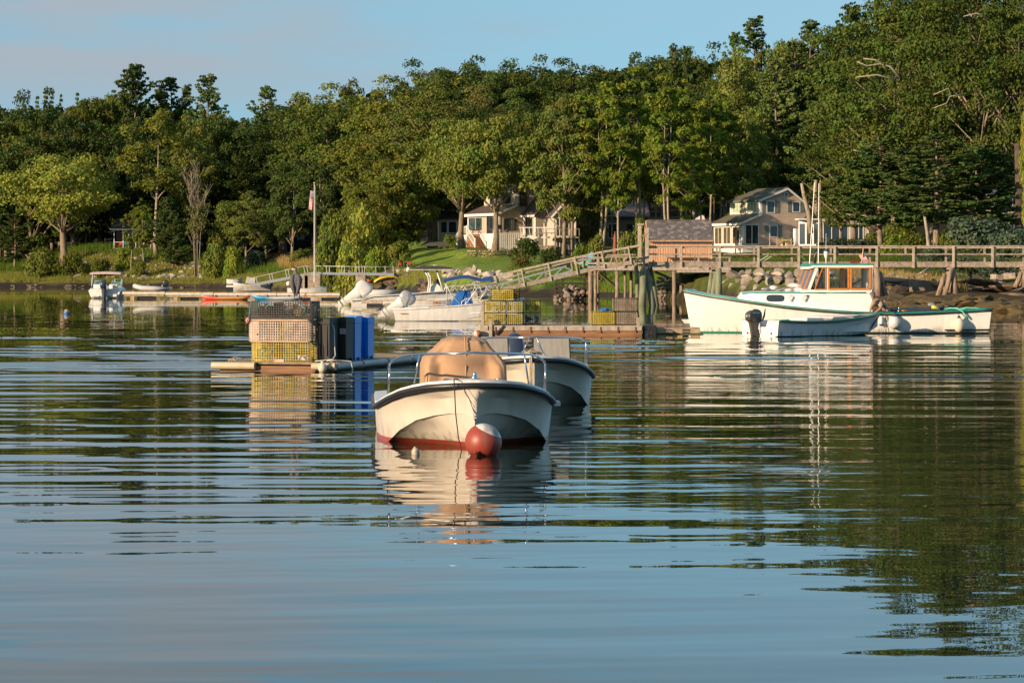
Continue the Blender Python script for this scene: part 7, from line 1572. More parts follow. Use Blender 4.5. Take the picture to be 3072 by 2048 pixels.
for y, w in ((.8, 1.5), (4.6, 1.4), (6.4, 1.5)): window(h1, (-.01, y + w, 2.15), -Y_, w, 1.25, nrm=-X_, frame=gf, glass=M('sky_glass', (.05, .09, .10), .05, var=.4, scale=.8, spec=.8))
window(h1, (-.01, 3.1, 1.7), -Y_, 1.5, 2.0, 'open_door', nrm=-X_, frame=gf)
for y in (1.3, 4.8): window(h1, (2.13, y + 1.9, 5.15), -Y_, 1.9, 1.0, nrm=-X_, frame=gf)
window(h1, (.7, -.01, 2.05), X_, 1.5, 1.2, nrm=-Y_, frame=gf, mull=1); window(h1, (2.75, -.01, 4.85), X_, .85, 1.45, nrm=-Y_, frame=gf, glass=M('amber_lit_curtain', (.22, .09, .03), .3, var=.5, scale=5, stretch=(3, 3, .3)), mull=2)
# stairs
st_ = MB(); MB().bb(-1.7, -.06, 5.0, 6.6, -.7, 1.5).build('porch_base', white_paint, h1)
MB().bb(-1.75, -.06, 4.95, 6.65, 1.5, 1.58).build('porch_floor', M('red_brown_step', (.30, .13, .07), .7), h1)
for k in range(8): MB().bb(-1.6, -.2, 4.9 - k * .3, 5.2 - k * .3, -.6, 1.4 - k * .22).build('step', M('red_brown_step', (0, 0, 0)), h1)
for x in (-1.7,):
    for a, b in (((x, 5.0, 2.45), (x, 6.6, 2.45)), ((x, 5.0, 2.45), (x, 2.8, .95)), ((x, 5.0, 1.65), (x, 2.8, .15)), ((x, 6.6, 2.45), (x, 8.2, 1.3)), ((x, 6.6, 1.65), (x, 8.2, .5))): MB().beam(a, b, .07, .08).build('handrail', white_paint, h1)
    for y in np.arange(2.9, 8.2, .16): zt = lerp([(2.8, .9), (5, 2.42), (6.6, 2.42), (8.2, 1.28)], y); MB().bb(x - .012, x + .012, y, y + .035, zt - .75, zt).build('baluster', white_paint, h1)
    for y in (2.8, 5.0, 6.6): zt = lerp([(2.8, 1.1), (5, 2.6), (6.6, 2.6)], y); MB().bb(x - .08, x + .08, y - .08, y + .08, -.5, zt).build('newel_post', white_paint, h1)
MB().ext([(-1.7, 6.7, -.7), (-1.7, 8.3, -.7), (-1.7, 8.3, .4), (-1.7, 6.7, 1.5)], (1.5, 0, 0)).build('stair_side', white_paint, h1); trim(h1, [(-.3, 4.9, 2.3), (-.3, 2.6, .9)], .03, .03, 'iron_rail', dark_plastic)
# side wing
wgm = MB(); wgm.ext([(3.2, -3.2, 1.4), (3.2, 0, 1.4), (3.2, 0, 3.7), (3.2, -3.2, 3.7)], (3.6, 0, 0)); wgm.build('wing_wall', shing, h1); MB().bb(3.25, 6.7, -3.1, 0, -1.4, 1.395).build('wing_foundation', M('pale_foundation', (.45, .42, .36), .8), h1)
mb = MB(); mb.ext([(2.9, -3.5, 3.65), (2.9, .0, 3.65), (5.0, 0, 6.3), (5.0, -3.5, 5.6)], (.05, 0, .12)); mb.ext([(7.1, -3.5, 3.65), (7.1, 0, 3.65), (5.0, 0, 6.3), (5.0, -3.5, 5.6)], (0, 0, .12)); mb.build('wing_roof', roof_br, h1); trim(h1, [(2.87, -3.5, 3.6), (2.87, 0, 3.6)], .06, .22, 'eave_board')
MB().ext([(3.2, -3.2, 3.68), (6.8, -3.2, 3.68), (5.0, -3.2, 5.6)], (0, 3.1, 0)).build('wing_gable', shing, h1)
for y in (-3.2, -.25): MB().bb(3.14, 3.198, y, y + .25, 1.4, 3.6).build('corner_board', white_paint, h1)
window(h1, (3.19, -.75, 1.5), -Y_, 1.5, 1.8, nrm=-X_, frame=gf, mull=1); window(h1, (5.2, -3.21, 1.9), X_, .7, 1.4, nrm=-Y_, mull=1)
# white-trimmed guest gable
h4 = thing('gable_annex', 'small shingled gable annex with white french doors on two levels right of the lawn house', 'house', (XD(1660, 322), 322, ZD(778, 322)), R(10)); s4_ = F / 322
prof = [(0, 0), (0, 4.9), (1.25, 6.3), (2.5, 4.9), (2.5, 0)]; mb = MB(); mb.ext([(x, 0, z) for x, z in prof], (0, 6, 0)); mb.build('wall', clap('pale_shingle', (.60, .51, .43), .16), h4)
roof_slab(h4, (-.3, 4.65), (1.25, 6.38), -.3, 6.2, roof_br); roof_slab(h4, (2.8, 4.65), (1.25, 6.38), -.3, 6.2, roof_br); trim(h4, [(-.32, -.33, 4.6), (1.25, -.33, 6.34), (2.82, -.33, 4.6)], .05, .2, 'rake_board')
for z in (2.6, .1):
    for x in (.35, 1.4): window(h4, (x, -.01, z), X_, .72, 1.95, 'french_door', nrm=-Y_, mull=1, glass=M('curtained_glass', (.10, .085, .06), .1, var=.5, scale=2, spec=.7))
MB().bb(-.05, .12, -.05, -.003, 0, 4.8).build('corner_board', white_paint, h4); MB().bb(2.4, 2.55, -.05, -.003, 0, 4.8).build('corner_board', white_paint, h4)
MB().bb(-1.2, 2.7, -1.6, -.06, 2.35, 2.5).build('balcony', wood_gl, h4); trim(h4, [(-1.2, -1.55, 3.35), (2.7, -1.55, 3.35)], .05, .06, 'balcony_rail', wood_g); [MB().bb(x, x + .1, -1.6, -1.5, -.6 if k in (0, 4) else 2.5, 3.3).build('balcony_post', wood_gl, h4) for k, x in enumerate((-.1, .7, 1.5, 2.1, 2.6))]
# wooden deck between
dk1 = thing('house_deck', 'raised wooden deck with white slanting railing between the lawn house and the annex', 'deck', P(1612, 736, 318), R(6)); sd_ = F / 318
MB().bb(-.3, 2.2, 0, 3, -.12, 0).build('floor', M('pinkish_deck', (.40, .24, .17), .8), dk1)
for x in (0, 1.0, 1.9): MB().bb(x, x + .1, 0, .1, -2.2 if x != 1.0 else 0, 1.45).build('post', wood_g, dk1)
MB().bb(-.3, 2.2, 0, .08, 1.3, 1.4).build('top_rail', wood_g, dk1); MB().beam((.4, 0, -.2), (2.0, 0, -1.7), .08, .08).build('brace', wood_g, dk1)
for k in range(8): MB().beam((-1.7 + k * .48, .3, .9), (-1.85 + k * .48, .25, 1.9), .05, .06).build('baluster', white_paint, dk1)
MB().bb(-2.0, 1.8, .2, .32, 1.9, 2.0).build('white_rail', white_paint, dk1); MB().bb(-1.9, 1.8, .2, .32, .8, .95).build('white_rail', white_paint, dk1); MB().bb(-1.8, -.3, .3, 3, .6, .75).build('upper_floor', white_paint, dk1)
lp = thing('lamp_post', 'black garden lamp post in front of the lawn house', 'lamp', P(1522, 728, 326)); MB().tube([(0, 0, -.3), (0, 0, 1.15)], .05, 6).build('pole', dark_plastic, lp); MB().lathe([(.05, 1.15), (.14, 1.22), (.18, 1.5), (.2, 1.52), (.03, 1.7)], (0, 0, 0), 8).build('lantern', dark_plastic, lp)
o = MB().lathe([(.05, -.04), (.24, 0), (.26, .03), (.02, .05)], (0, 0, 0), 16, (.6, -1, .15)).build('satellite_dish', dark_plastic, None, smooth=40); o.location = P(1499, 681, 316); tag(o, 'dark round satellite dish fixed to the big tree before the lawn house', 'dish')
# grey house behind the pier head trees
h5 = thing('grey_house', 'grey-tan shingled house half hidden behind slim trees left of the pier head', 'house', (XD(1810, 345), 345, ZD(738, 345)), R(4)); gable_wall(h5, [(0, 0), (0, 3.4), (5.2, 3.4), (5.2, 0)], 0, 6, clap('olive_shingle', (.30, .24, .16), .16))
mb = MB(); mb.ext([(-.4, -.4, 3.4), (5.6, -.4, 3.4), (5.6, 3, 5.0), (-.4, 3, 5.0)], (0, 0, .14)); mb.ext([(-.4, 6.4, 3.4), (5.6, 6.4, 3.4), (5.6, 3, 5.0), (-.4, 3, 5.0)], (0, 0, .14)); mb.build('roof', roofm, h5); window(h5, (2.9, -.01, 1.9), X_, .45, .6, nrm=-Y_, frame=dark_plastic); window(h5, (.6, -.01, 1.0), X_, 1.0, 1.6, nrm=-Y_, mull=1)
h8 = thing('garden_outbuilding', 'low cream garden building left of the lawn house between two trunks', 'outbuilding', (XD(1318, 350), 350, ZD(720, 350)), R(10)); MB().bb(0, 2.4, 0, 3, 0, 2.6).build('wall', M('cream_paint', (0, 0, 0)), h8); mb = MB(); mb.ext([(-.3, -.3, 2.5), (2.7, -.3, 2.5), (2.2, 1.5, 3.5), (.2, 1.5, 3.5)], (0, 0, .1)); mb.build('roof', roof_br, h8); window(h8, (.2, -.01, .9), X_, .7, 1.3, nrm=-Y_); window(h8, (1.15, -.01, .9), X_, .9, 1.3, nrm=-Y_)
# upper right house glimpsed through pines
h6 = thing('hillside_house', 'pale house with white trim glimpsed through the pines at the far right', 'house', (XD(2930, 270), 270, ZD(650, 270)), R(0)); MB().bb(0, 6, 0, 5, 0, 5).build('wall', M('cream_paint', (0, 0, 0)), h6); MB().ext([(-.4, -.4, 5), (6.4, -.4, 5), (6.4, 2.5, 6.6), (-.4, 2.5, 6.6)], (0, 0, .12)).build('roof', roof_br, h6)
window(h6, (1.7, -.01, .9), X_, 1.6, .9, nrm=-Y_, mull=1); window(h6, (1.2, -.01, 3.4), X_, 1.6, .7, nrm=-Y_, mull=1); [MB().bb(x, x + .15, -1.2, -1.05, -2.5, 1.5).build('porch_post', white_paint, h6) for x in (.1, 1.2, 3.2)]
o = MB().ext([P(2105, 645, 360), P(2085, 657, 360), P(2085, 668, 360), P(2118, 668, 360), P(2112, 648, 360)], (0, 2.5, 0)).build('tarp_shelter', white_gel, None); tag(o, 'small white tarp shelter among the dark trunks left of the tan house', 'shelter')
# porch cottage far left
DC = F / 20; h7 = thing('porch_cottage', 'dark little cottage with white porch posts under the trees at the left', 'cottage', (XD(338, DC), DC, ZD(744, DC)), R(2)); MB().bb(.3, 7.0, 2.2, 7, 0, 2.9).build('wall', M('brown_wall', (.14, .08, .06), .8), h7)
MB().bb(0, 7.1, 0, 2.2, -.3, 0).build('porch_floor', wood_g, h7); mb = MB(); mb.ext([(-.4, -.3, 2.75), (7.4, -.3, 2.75), (7.2, 4.5, 4.3), (.2, 4.5, 4.3)], (0, 0, .12)); mb.build('roof', roof_br, h7); MB().bb(-.4, 7.4, -.36, -.31, 2.68, 2.88).build('eave_board', white_paint, h7)
for x in (.15, 1.5, 2.3, 3.4, 4.6, 6.7): MB().bb(x, x + .1, 0.02, .12, 0, 2.74).build('porch_post', white_paint, h7)
MB().bb(3.5, 6.7, .04, .1, .95, 1.05).build('porch_rail', white_paint, h7); MB().bb(.25, 3.4, .04, .1, .85, .92).build('porch_rail', white_paint, h7); window(h7, (2.3, 2.19, 1.2), X_, 1.2, 1.2, nrm=-Y_, mull=1, frame=white_paint); [MB().bb(x, x + .06, .05, .09, 0, .94).build('rail_post', white_paint, h7) for x in (4.0, 5.2, 5.6, 6.1)]
for x, m, lab in ((1.0, 'flag_red', 'left red chair on the cottage porch'), (1.7, 'teal_trim', 'left teal chair on the cottage porch'), (2.3, 'flag_red', 'dark red chair between the teal chairs on the cottage porch'), (2.8, 'teal_trim', 'right teal chair on the cottage porch')):
    t = thing('porch_chair', lab, 'chair', (XD(338, DC) + x, DC + .9, ZD(744, DC)), 0, 'chairs on the cottage porch'); mm = M(m, (0, 0, 0)); MB().bb(-.22, .22, -.2, .2, .4, .45).build('seat', mm, t); MB().bb(-.22, .22, .2, .24, .45, 1.05).build('backrest', mm, t); [MB().bb(sx - .02, sx + .02, sy - .02, sy + .02, 0, .4).build('leg', mm, t) for sx in (-.2, .2) for sy in (-.18, .18)]

# ------------------------------------------------------------------ stones
def rock_meshes(tag_, m, seeds, lo=1):
    out = []
    import bmesh
    for s in seeds:
        b = bmesh.new(); bmesh.ops.create_icosphere(b, subdivisions=2, radius=1)
        q = random.Random(s)
        pl_ = [(Vector((q.gauss(0, 1), q.gauss(0, 1), q.gauss(0, 1))).normalized(), q.uniform(.36, .74)) for _ in range(8)]
        for v in b.verts:
            for n_, d_ in pl_:
                k = v.co.dot(n_) - d_
                if k > 0: v.co -= n_ * k
            v.co *= 1 + .10 * mn.noise(v.co * 2.2 + Vector((s, 0, 0)))
        me = bpy.data.meshes.new(tag_); b.to_mesh(me); b.free(); me.materials.append(m); out.append(me)
    return out
RG = rock_meshes('rock', rock_m, range(1, 6)); RD = rock_meshes('rock', rock_d, range(6, 11)); RP = rock_meshes('rock', rock_p, range(11, 16)); RL = rock_meshes('rock', lichen, range(16, 20)); RL2 = rock_meshes('rock', M('brown_field_stone', (.27, .19, .12), .9, var=.3, scale=2.5, bump=.02), range(20, 23))
RW = rock_meshes('rock', M('weed_covered_rock', (.13, .085, .02), .75, col2=(.05, .035, .012), scale=2, bump=.08, bscale=14), range(30, 34))
RS = random.Random(99)
def stone(par, meshes, loc, sx, sy, sz, name='stone'):
    return put(name, RS.choice(meshes), par, loc=loc, rot=(RS.uniform(-.4, .4), RS.uniform(-.4, .4), RS.uniform(0, 6.28)), sc=(sx, sy, sz))
# lawn stone wall
sw = thing('stone_wall', 'low curved ochre fieldstone wall in the middle of the lawn', 'wall', (0, 0, 0))
for row in range(4):
    n = 27; off = .5 * (row % 2)
    for k in range(n):
        u = (k + off) / n; px = 1402 + 136 * u; D = 312 - 2.5 * math.sin(u * 3.1); py = 774 + 3 * u - row * 6.8 - (1 if row == 3 else 0); p = P(px, py, D)
        stone(sw, RL if RS.random() < .75 - u * .45 else RL2, (p.x, p.y + RS.uniform(-.04, .04), p.z), RS.uniform(.12, .17), .16, RS.uniform(.11, .15))
MB().bb(XD(1402, 311), XD(1432, 311), 310.5, 311.5, ZD(754.5, 311), ZD(752, 311)).build('cap_slab', rock_p, sw); stone(sw, RP, P(1468, 750, 310), .18, .15, .12)
def scatter(name, label, cat, pts, meshes, smin, smax, flat=.7, emb=.25):
    t = thing(name, label, cat, (0, 0, 0))
    for (px, D, dz) in pts:
        g = G(px, D); s = RS.uniform(smin, smax) * RS.choice([.7, .9, 1, 1.25]); stone(t, meshes, (g.x, g.y, g.z + dz + s * flat * (1 - emb) * .5), s * RS.uniform(.9, 1.4), s * RS.uniform(.8, 1.1), s * flat * RS.uniform(.8, 1.2))
    return t
# pale boulders edging the lawn
pts = [(1165 + k * 9.5 + RS.uniform(-3, 3), lerp([(1165, 305), (1250, 299), (1400, 276), (1560, 268)], 1165 + k * 9.5) + RS.uniform(-1.5, 1.0), 0) for k in range(40)]
scatter('lawn_edge_boulders', 'row of pale tan boulders along the foot of the lawn', 'boulders', pts + [(p[0] + 4, p[1] - 3, -.3) for p in pts[::2]], RP, .45, .8)
p = G(1422, 272); o = put('upright_boulder', RP[2], None, loc=(p.x, p.y, p.z + .55), sc=(.45, .4, .65)); tag(o, 'upright squarish pale boulder at the foot of the lawn', 'boulder')
# dark rocks at the water's edge
pts = [(RS.uniform(900, 1300), 0, 0) for _ in range(95)]
scatter('dark_shore_rocks', 'dark wet rocks along the waterline below the granite blocks', 'rocks', [(a, shore(a) + RS.uniform(-1, 10) ** 1.0, -.1) for a, _, _ in pts], RD, .4, 1.3, .55)
scatter('mud_bank_rocks', 'dark rocks on the mud bank at the far left waterline', 'rocks', [(a, shore(a) + RS.uniform(-1, 3), -.1) for a in [RS.uniform(-60, 640) for _ in range(75)]], RD, .15, .6, .4)
cs_ = thing('stone_heap', 'heap of brown stones in the water at the foot of the dark timber crib', 'stones', (0, 0, 0))
for k in range(70): px = RS.gauss(1718, 26); px = min(max(px, 1668), 1768); D = 213 + RS.uniform(-.5, 2.4); h_ = max(0, 1 - abs(px - 1722) / 62); stone(cs_, RL2 + RG, (XD(px, D), D, RS.uniform(-.1, .35 + .75 * h_)), RS.uniform(.18, .32), .22, RS.uniform(.15, .24))
# wall and riprap under the shed and behind the lobster boat
uw = thing('dry_stone_wall', 'dark dry stone wall in the shade under the shed platform', 'wall', (0, 0, 0))
for row in range(8):
    for k in range(15): px = 1975 + k * 11 + 5 * (row % 2); D = 217.6 + row * .1; p = P(px + RS.uniform(-1, 1), 908 - row * 10.5, D); stone(uw, RG + RD[:1], p, .20, .3, .15)
rp = thing('riprap_bank', 'bank of large angular tan boulders behind the lobster boat foredeck', 'boulders', (0, 0, 0))
for row in range(4):
    px = 2165 + (row % 2) * 17
    while px < 2470:
        w = RS.uniform(24, 52); D = lerp([(2165, 203), (2300, 191), (2470, 178)], px) + row * 1.0; py = 893 - row * 24 + RS.uniform(-4, 4)
        s = w * D / F; stone(rp, RG + RP[:2], P(px + w / 2, py, D), s * .62, s * .6, s * RS.uniform(.42, .62)); px += w * .8
for px, py, w, h in ((2290, 822, 52, 9), (2340, 821, 48, 12), (2235, 828, 36, 10), (2400, 826, 40, 12), (2450, 830, 36, 12), (2500, 834, 30, 12)): D = 192; put('stone', RS.choice(RP), rp, loc=P(px, py, D), rot=(0, 0, RS.uniform(-.2, .2)), sc=(w / 2 * D / F * 1.15, .6, h / 2 * D / F * 1.3))
# ledge on the right
lg_ = thing('rock_ledge', 'large brown ledge boulders behind the stern of the lobster boat', 'rocks', (0, 0, 0))
for px, py, w, h, D in ((2700, 868, 120, 52, 163), (2760, 862, 90, 46, 165), (2655, 876, 60, 44, 161), (2830, 866, 80, 34, 166), (2720, 845, 170, 18, 170), (2910, 872, 120, 26, 160), (3010, 866, 120, 30, 160), (2960, 850, 110, 22, 166), (2940, 890, 150, 32, 155), (3050, 890, 110, 34, 152), (2640, 858, 70, 20, 168), (2870, 848, 90, 14, 170), (2600, 880, 50, 30, 162), (3100, 850, 60, 40, 160)):
    D = 178.5 + (D - 155) * .1; put('stone', RS.choice(RD + RG[:1]), lg_, loc=P(px, py, D), rot=(RS.uniform(-.15, .15), RS.uniform(-.15, .15), RS.uniform(-.3, .3)), sc=(w / 2 * D / F * 1.25, w / 3 * D / F, h / 2 * D / F * 1.3))
for _ in range(90): px = RS.uniform(2560, 3130); D = 182 + RS.uniform(0, 12); g = G(px, D); s = RS.uniform(.25, .8); stone(lg_, RD + RG[:2], (g.x, g.y, g.z + .05), s * 1.3, s, s * .5)
lw = thing('weed_rocks', 'olive-brown seaweed covered rocks along the right waterline', 'rocks', (0, 0, 0))
for k in range(230): px = RS.uniform(2480, 3140); D = shore(px) + RS.uniform(-1.5, 9); g = G(px, D); s = RS.uniform(.3, 1.0); stone(lw, RW, (g.x, g.y, max(g.z, -.1) + .02), s * 1.4, s, s * .42)
for px, py, w, h, rz_, lab in ((2990, 832, 26, 16, .3, 'left squared tan block on the right bank'), (3030, 828, 34, 18, -.2, 'right squared tan block on the right bank'), (3068, 826, 24, 14, .1, 'squared pale block at the right edge of the bank')):
    D = 186; o = MB().box((0, 0, 0), (w * D / F, .8, h * D / F), rz=rz_, ry=rz_ * .5).build('bank_block', granite, None, bev=.04); o.location = P(px, py, D); tag(o, lab, 'stone block')
for i, (pts, lab) in enumerate((([P(2734, 838, 188), P(2760, 833, 187.5), P(2782, 822, 187)], 'right bleached driftwood log on the bank under the pier'), ([P(2732, 832, 189), P(2765, 832, 189)], 'lower bleached driftwood log under the pier'), ([P(2650, 828, 189), P(2690, 818, 189)], 'left driftwood branch on the bank under the pier'), ([P(2755, 825, 190), P(2800, 795, 192)], 'slanting bleached branch leaning up the bank'))): world_line('driftwood', lab, pts, [.09] * (len(pts) - 1) + [.05], wood_gl, 'driftwood')
# revetment stones on the left
lt = thing('stone_revetment', 'bank of grey rubble stones below the porch cottage', 'stones', (0, 0, 0))
for k in range(210):
    px = 190 + (RS.random() ** .8) * 420; u = RS.random(); s0 = shore(px); D = s0 + 8 + u * 18; g = G(px, D); s = RS.uniform(.22, .5) * (1.5 if u < .25 else 1); stone(lt, RP + RG, (g.x, g.y, g.z + .08), s * 1.25, s, s * .75)
for px, py, w, h, lab in ((372, 765, 34, 24, 'big pale boulder on the bank left of the cottage'), (1052, 818, 24, 12, 'pale rounded boulder behind the aluminium walkway')): D = 425 if px < 900 else 305; o = put('boulder', RP[1], None, loc=P(px, py, D), sc=(w / 2 * D / F * 1.2, 1.0, h / 2 * D / F * 1.2)); tag(o, lab, 'boulder')
for px, py0, py1, lab in ((241, 790, 756, 'right slim post on the left bank'), (224, 805, 780, 'middle slim post on the left bank'), (191, 818, 794, 'left slim post on the left bank')): mb = MB(); mb.tube([P(px, py0, 426), P(px, py1, 426)], .09, 6); tag(mb.build('shore_post', wood_gl, None), lab, 'post', 'slim posts on the left bank')

# things on the bank above the riprap
rowb = rowboat('overturned_rowboat', 'white rowboat lying upturned on the bank behind the riprap', 2203, 2262, 228, .6, white_gel, 'rowboat', lift=0); rowb.location = P(2232, 806, 228); rowb.rotation_euler = (R(165), R(6), R(20))
bt_ = thing('boat_ramp_frame', 'white tubular ramp frame leaning on the bank beside the upturned rowboat', 'frame', (0, 0, 0)); [MB().beam(P(2235 + d, 808 + d * .3, 226), P(2305 + d, 766 + d * .3, 226), .05, .05).build('side_rail', alu_w, bt_) for d in (0, 9)]; MB().beam(P(2254, 815, 226), P(2254, 800, 226), .05, .05).build('leg', alu_w, bt_); MB().beam(P(2262, 815, 226), P(2262, 798, 226), .05, .05).build('leg', alu_w, bt_)
for px, lab in ((2318, 'left wooden tub planter on the bank'), (2334, 'right wooden tub planter on the bank')):
    t = thing('barrel_planter', lab, 'planter', P(px, 813, 215), 0, 'tub planters'); [MB().box((.2 * math.cos(a), .2 * math.sin(a), .15), (.07, .03, .3), rz=a + 1.57).build('stave', wood_gl, t) for a in np.linspace(0, 6.28, 12, endpoint=False)]; mb, lc = bush(95, .5, .35, 8, 25, .06); put('plant', leaf_mesh('pot_plant', *lc, mat_=LM['lime']), t, loc=(0, 0, .22))
hmk = thing('hammock', 'pale hammock slung between green poles behind the pier railing', 'hammock', (0, 0, 0)); mb = MB(); Dh = 215; rr = []
for k in range(11): u = k / 10; px = 2425 + u * 125; py = 768 + 22 * 4 * u * (1 - u) * .55 - u * 2; rr.append([P(px, py - 2.5, Dh + d) for d in (-.35, 0, .35)])
mb.rings(rr, closed=False, cap=(False, False)); mb.build('bed', M('pale_canvas', (.5, .46, .38), .9), hmk); [MB().tube([P(a, 790, Dh), P(b, 762, Dh)], .03, 6).build('pole', M('green_pole', (.12, .28, .14), .6), hmk) for a, b in ((2424, 2400), (2548, 2576))]; [MB().tube([P(a, 766, Dh), P(b, 763, Dh)], .015, 4).build('cord', rope_w, hmk) for a, b in ((2425, 2401), (2550, 2575))]
tp_ = thing('dark_tarp', 'dark tarp pile at the foot of the trunks left of the lawn', 'tarp', P(1300, 738, 322)); mb = MB(); mb.rings([[(x, y, z) for x, z in ((-1.6, 0), (-.8, .5), (.4, .6), (1.6, .35), (1.7, 0))] for y in (0, 1.2)], closed=False, cap=(True, True)); mb.rings([[(-1.6, 0, 0), (-1.6, 1.2, 0)], [(-.8, -.3, .5), (-.8, 1.4, .55)], [(.4, -.3, .6), (.4, 1.4, .62)], [(1.6, 0, .35), (1.6, 1.2, .35)]], closed=False, cap=(False, False)); mb.build('cloth', M('grey_black_tarp', (.05, .05, .05), .6, bump=.05), tp_)
# ------------------------------------------------------------------ named trees and bushes
T = plant
# left group
T('oak_a', 'light', 192, 432, 462, 400, 'spreading pale green oak with forked trunk at the left shore')
T('locust', 'light', 470, 428, 328, 250, 'tall airy yellow-green tree above the porch cottage')
T('maple_b', 'olive', 575, 440, 345, 150, 'thin branchy olive tree just right of the tall yellow-green tree')
T('sparse', 'olive', 590, 405, 468, 150, 'half bare pale-stemmed tree on the bank left of the flagpole', name='bare_tree')
T('tall_b', 'mid', 395, 421, 610, 62, 'small bright birch clump in front of the cottage porch', name='birch_tree'); T('tall_b', 'lime', 430, 419, 590, 76, 'young leafy tree in front of the right end of the cottage porch')
T('pine_c', 'dark', 520, 420, 640, 110, 'low bushy conifer right of the cottage', name='pine_tree'); T('pine_c', 'pine', 500, 428, 590, 110, 'dark conifer rising behind the right cottage corner'); T('pine_b', 'dark', 45, 440, 640, 120, 'dark understorey conifer below the spreading oak')
T('pine_c', 'pine', 405, 470, 188, 230, 'tall ragged pine with two tops high on the left skyline'); T('pine_a', 'pine', 512, 475, 228, 190, 'dense dark pine second on the left skyline'); T('pine_a', 'pine', 475, 480, 262, 120, 'short dark pine between the two tallest left pines'); T('pine_b', 'pine', 625, 470, 222, 190, 'pointed open pine third on the left skyline'); T('pine_a', 'pine', 796, 480, 255, 160, 'lone pointed pine in the skyline dip right of the three pines'); T('pine_a', 'pine', 560, 480, 250, 100, 'narrow dark pine just left of the pointed open pine')
for px, top in ((112, 278), (137, 262), (156, 264), (183, 272), (232, 268), (34, 318), (255, 285)): T('spruce', 'pine', px, 500, top + 4, 66, {112: 'leftmost of the small spruce tips on the left skyline', 137: 'second small spruce tip on the left skyline', 156: 'third small spruce tip on the left skyline', 183: 'fourth small spruce tip, slightly apart, on the left skyline', 232: 'spruce tip midway between the small tips and the tall pines', 34: 'spruce top above the trees at the left edge', 255: 'low spruce tip right of the lone one on the left skyline'}[px])
for k, (kd, lf, px, D, top, w, lab) in enumerate((
 ('maple_a', 'mid', 20, 470, 345, 230, 'green tree filling the left edge behind the spreading oak'), ('maple_c', 'dark', 120, 485, 288, 240, 'dark rounded tree under the spruce tips'), ('maple_a', 'mid', 265, 470, 275, 210, 'mid-green tree left of the tall ragged pine'), ('maple_b', 'brown', 125, 452, 395, 210, 'brownish green tree above the spreading oak'), ('maple_c', 'dark', 300, 455, 380, 230, 'dark full tree between the oak and the yellow-green tree'), ('maple_a', 'mid', 345, 478, 262, 130, 'narrow green tree shoulder under the ragged pine'),
 ('maple_a', 'dark', 700, 445, 370, 230, 'dark tree above the half bare tree'), ('oak_c', 'dark', 850, 440, 320, 350, 'broad dark blue-green tree left of the flag'), ('maple_t', 'mid', 930, 460, 262, 270, 'high rounded green tree on the skyline right of the lone pine'), ('maple_t', 'oak', 985, 420, 300, 280, 'dark tall tree directly above the flagpole'), ('maple_b', 'mid', 1060, 470, 243, 170, 'bushy skyline tree above the flagpole wood'), ('maple_c', 'olive', 735, 425, 585, 190, 'grey-green low tree right of the half bare tree'), ('maple_b', 'olive', 800, 415, 590, 150, 'olive tree in shade left of the flagpole'), ('tall_a', 'dark', 960, 395, 470, 130, 'slim dark tree behind the flagpole'), ('maple_a', 'dark', 640, 455, 330, 200, 'dark tree below the pointed open pine'), ('maple_b', 'dark', 880, 400, 480, 190, 'shaded tree beneath the broad dark tree'))): T(kd, lf, px, D, top, w, lab)
# centre group
for kd, lf, px, D, top, w, lab in (
 ('full', 'light', 1150, 345, 430, 250, 'bright willow-like tree at the left end of the lawn'), ('maple_t', 'light', 1185, 362, 245, 340, 'tall bright green tree at the top left of the lawn trees'), ('full', 'light', 1100, 338, 560, 190, 'bright leafy shoulder tree right above the walkway'), ('oak_c', 'olive', 1300, 350, 242, 340, 'large olive oak crown left of the house'), ('oak_c', 'brown', 1430, 358, 268, 260, 'brown-tinged oak crown above the lawn house'),
 ('maple_c', 'mid', 1290, 350, 350, 290, 'dense mid-green tree with slim grey trunk left of the lawn house'), ('full', 'mid', 1215, 345, 470, 190, 'full green tree reaching to the ground at the lawn edge'),
 ('oak_a', 'mid', 1385, 330, 360, 330, 'big-trunked tree left of the white stairs'), ('oak_a', 'mid', 1485, 322, 345, 320, 'tree with a straight pale trunk standing on the lawn before the house'), ('maple_b', 'mid', 1560, 352, 330, 170, 'dark green tree overhanging the lawn house roof'),
 ('maple_a', 'olive', 1720, 320, 255, 230, 'feathery grey-green tree right of the lawn house'), ('maple_b', 'olive', 1690, 316, 330, 210, 'drooping olive-green tree over the annex'), ('full', 'olive', 1765, 330, 470, 150, 'olive bushy tree right of the annex')): T(kd, lf, px, D, top, w, lab)
for kd, px, D, top, w, lab in (('tall_a', 1800, 308, 262, 190, 'bright maple with pale stems left of the tall pier posts'), ('tall_b', 1858, 292, 330, 120, 'slim bright tree leaning left of the pier head'), ('tall_a', 1905, 312, 220, 190, 'yellow-green tall tree directly above the pier head posts'), ('tall_a', 2010, 305, 240, 170, 'tall lime tree with spreading pale limbs above the shed'), ('tall_b', 2055, 315, 228, 120, 'straight pale-trunked tree above the shed middle'), ('tall_b', 2130, 312, 250, 110, 'white birch-like trunk tree at the right end of the shed roof', ), ('tall_b', 2160, 318, 275, 110, 'second pale straight trunk right of the birch-like tree'), ('tall_a', 2075, 300, 420, 110, 'forked leaning small tree over the shed ridge'), ('tall_b', 1965, 318, 300, 120, 'slim tree tucked between the two yellow-green tall trees')): T(kd, 'lime', px, D + 9, top, w * 1.2, lab)
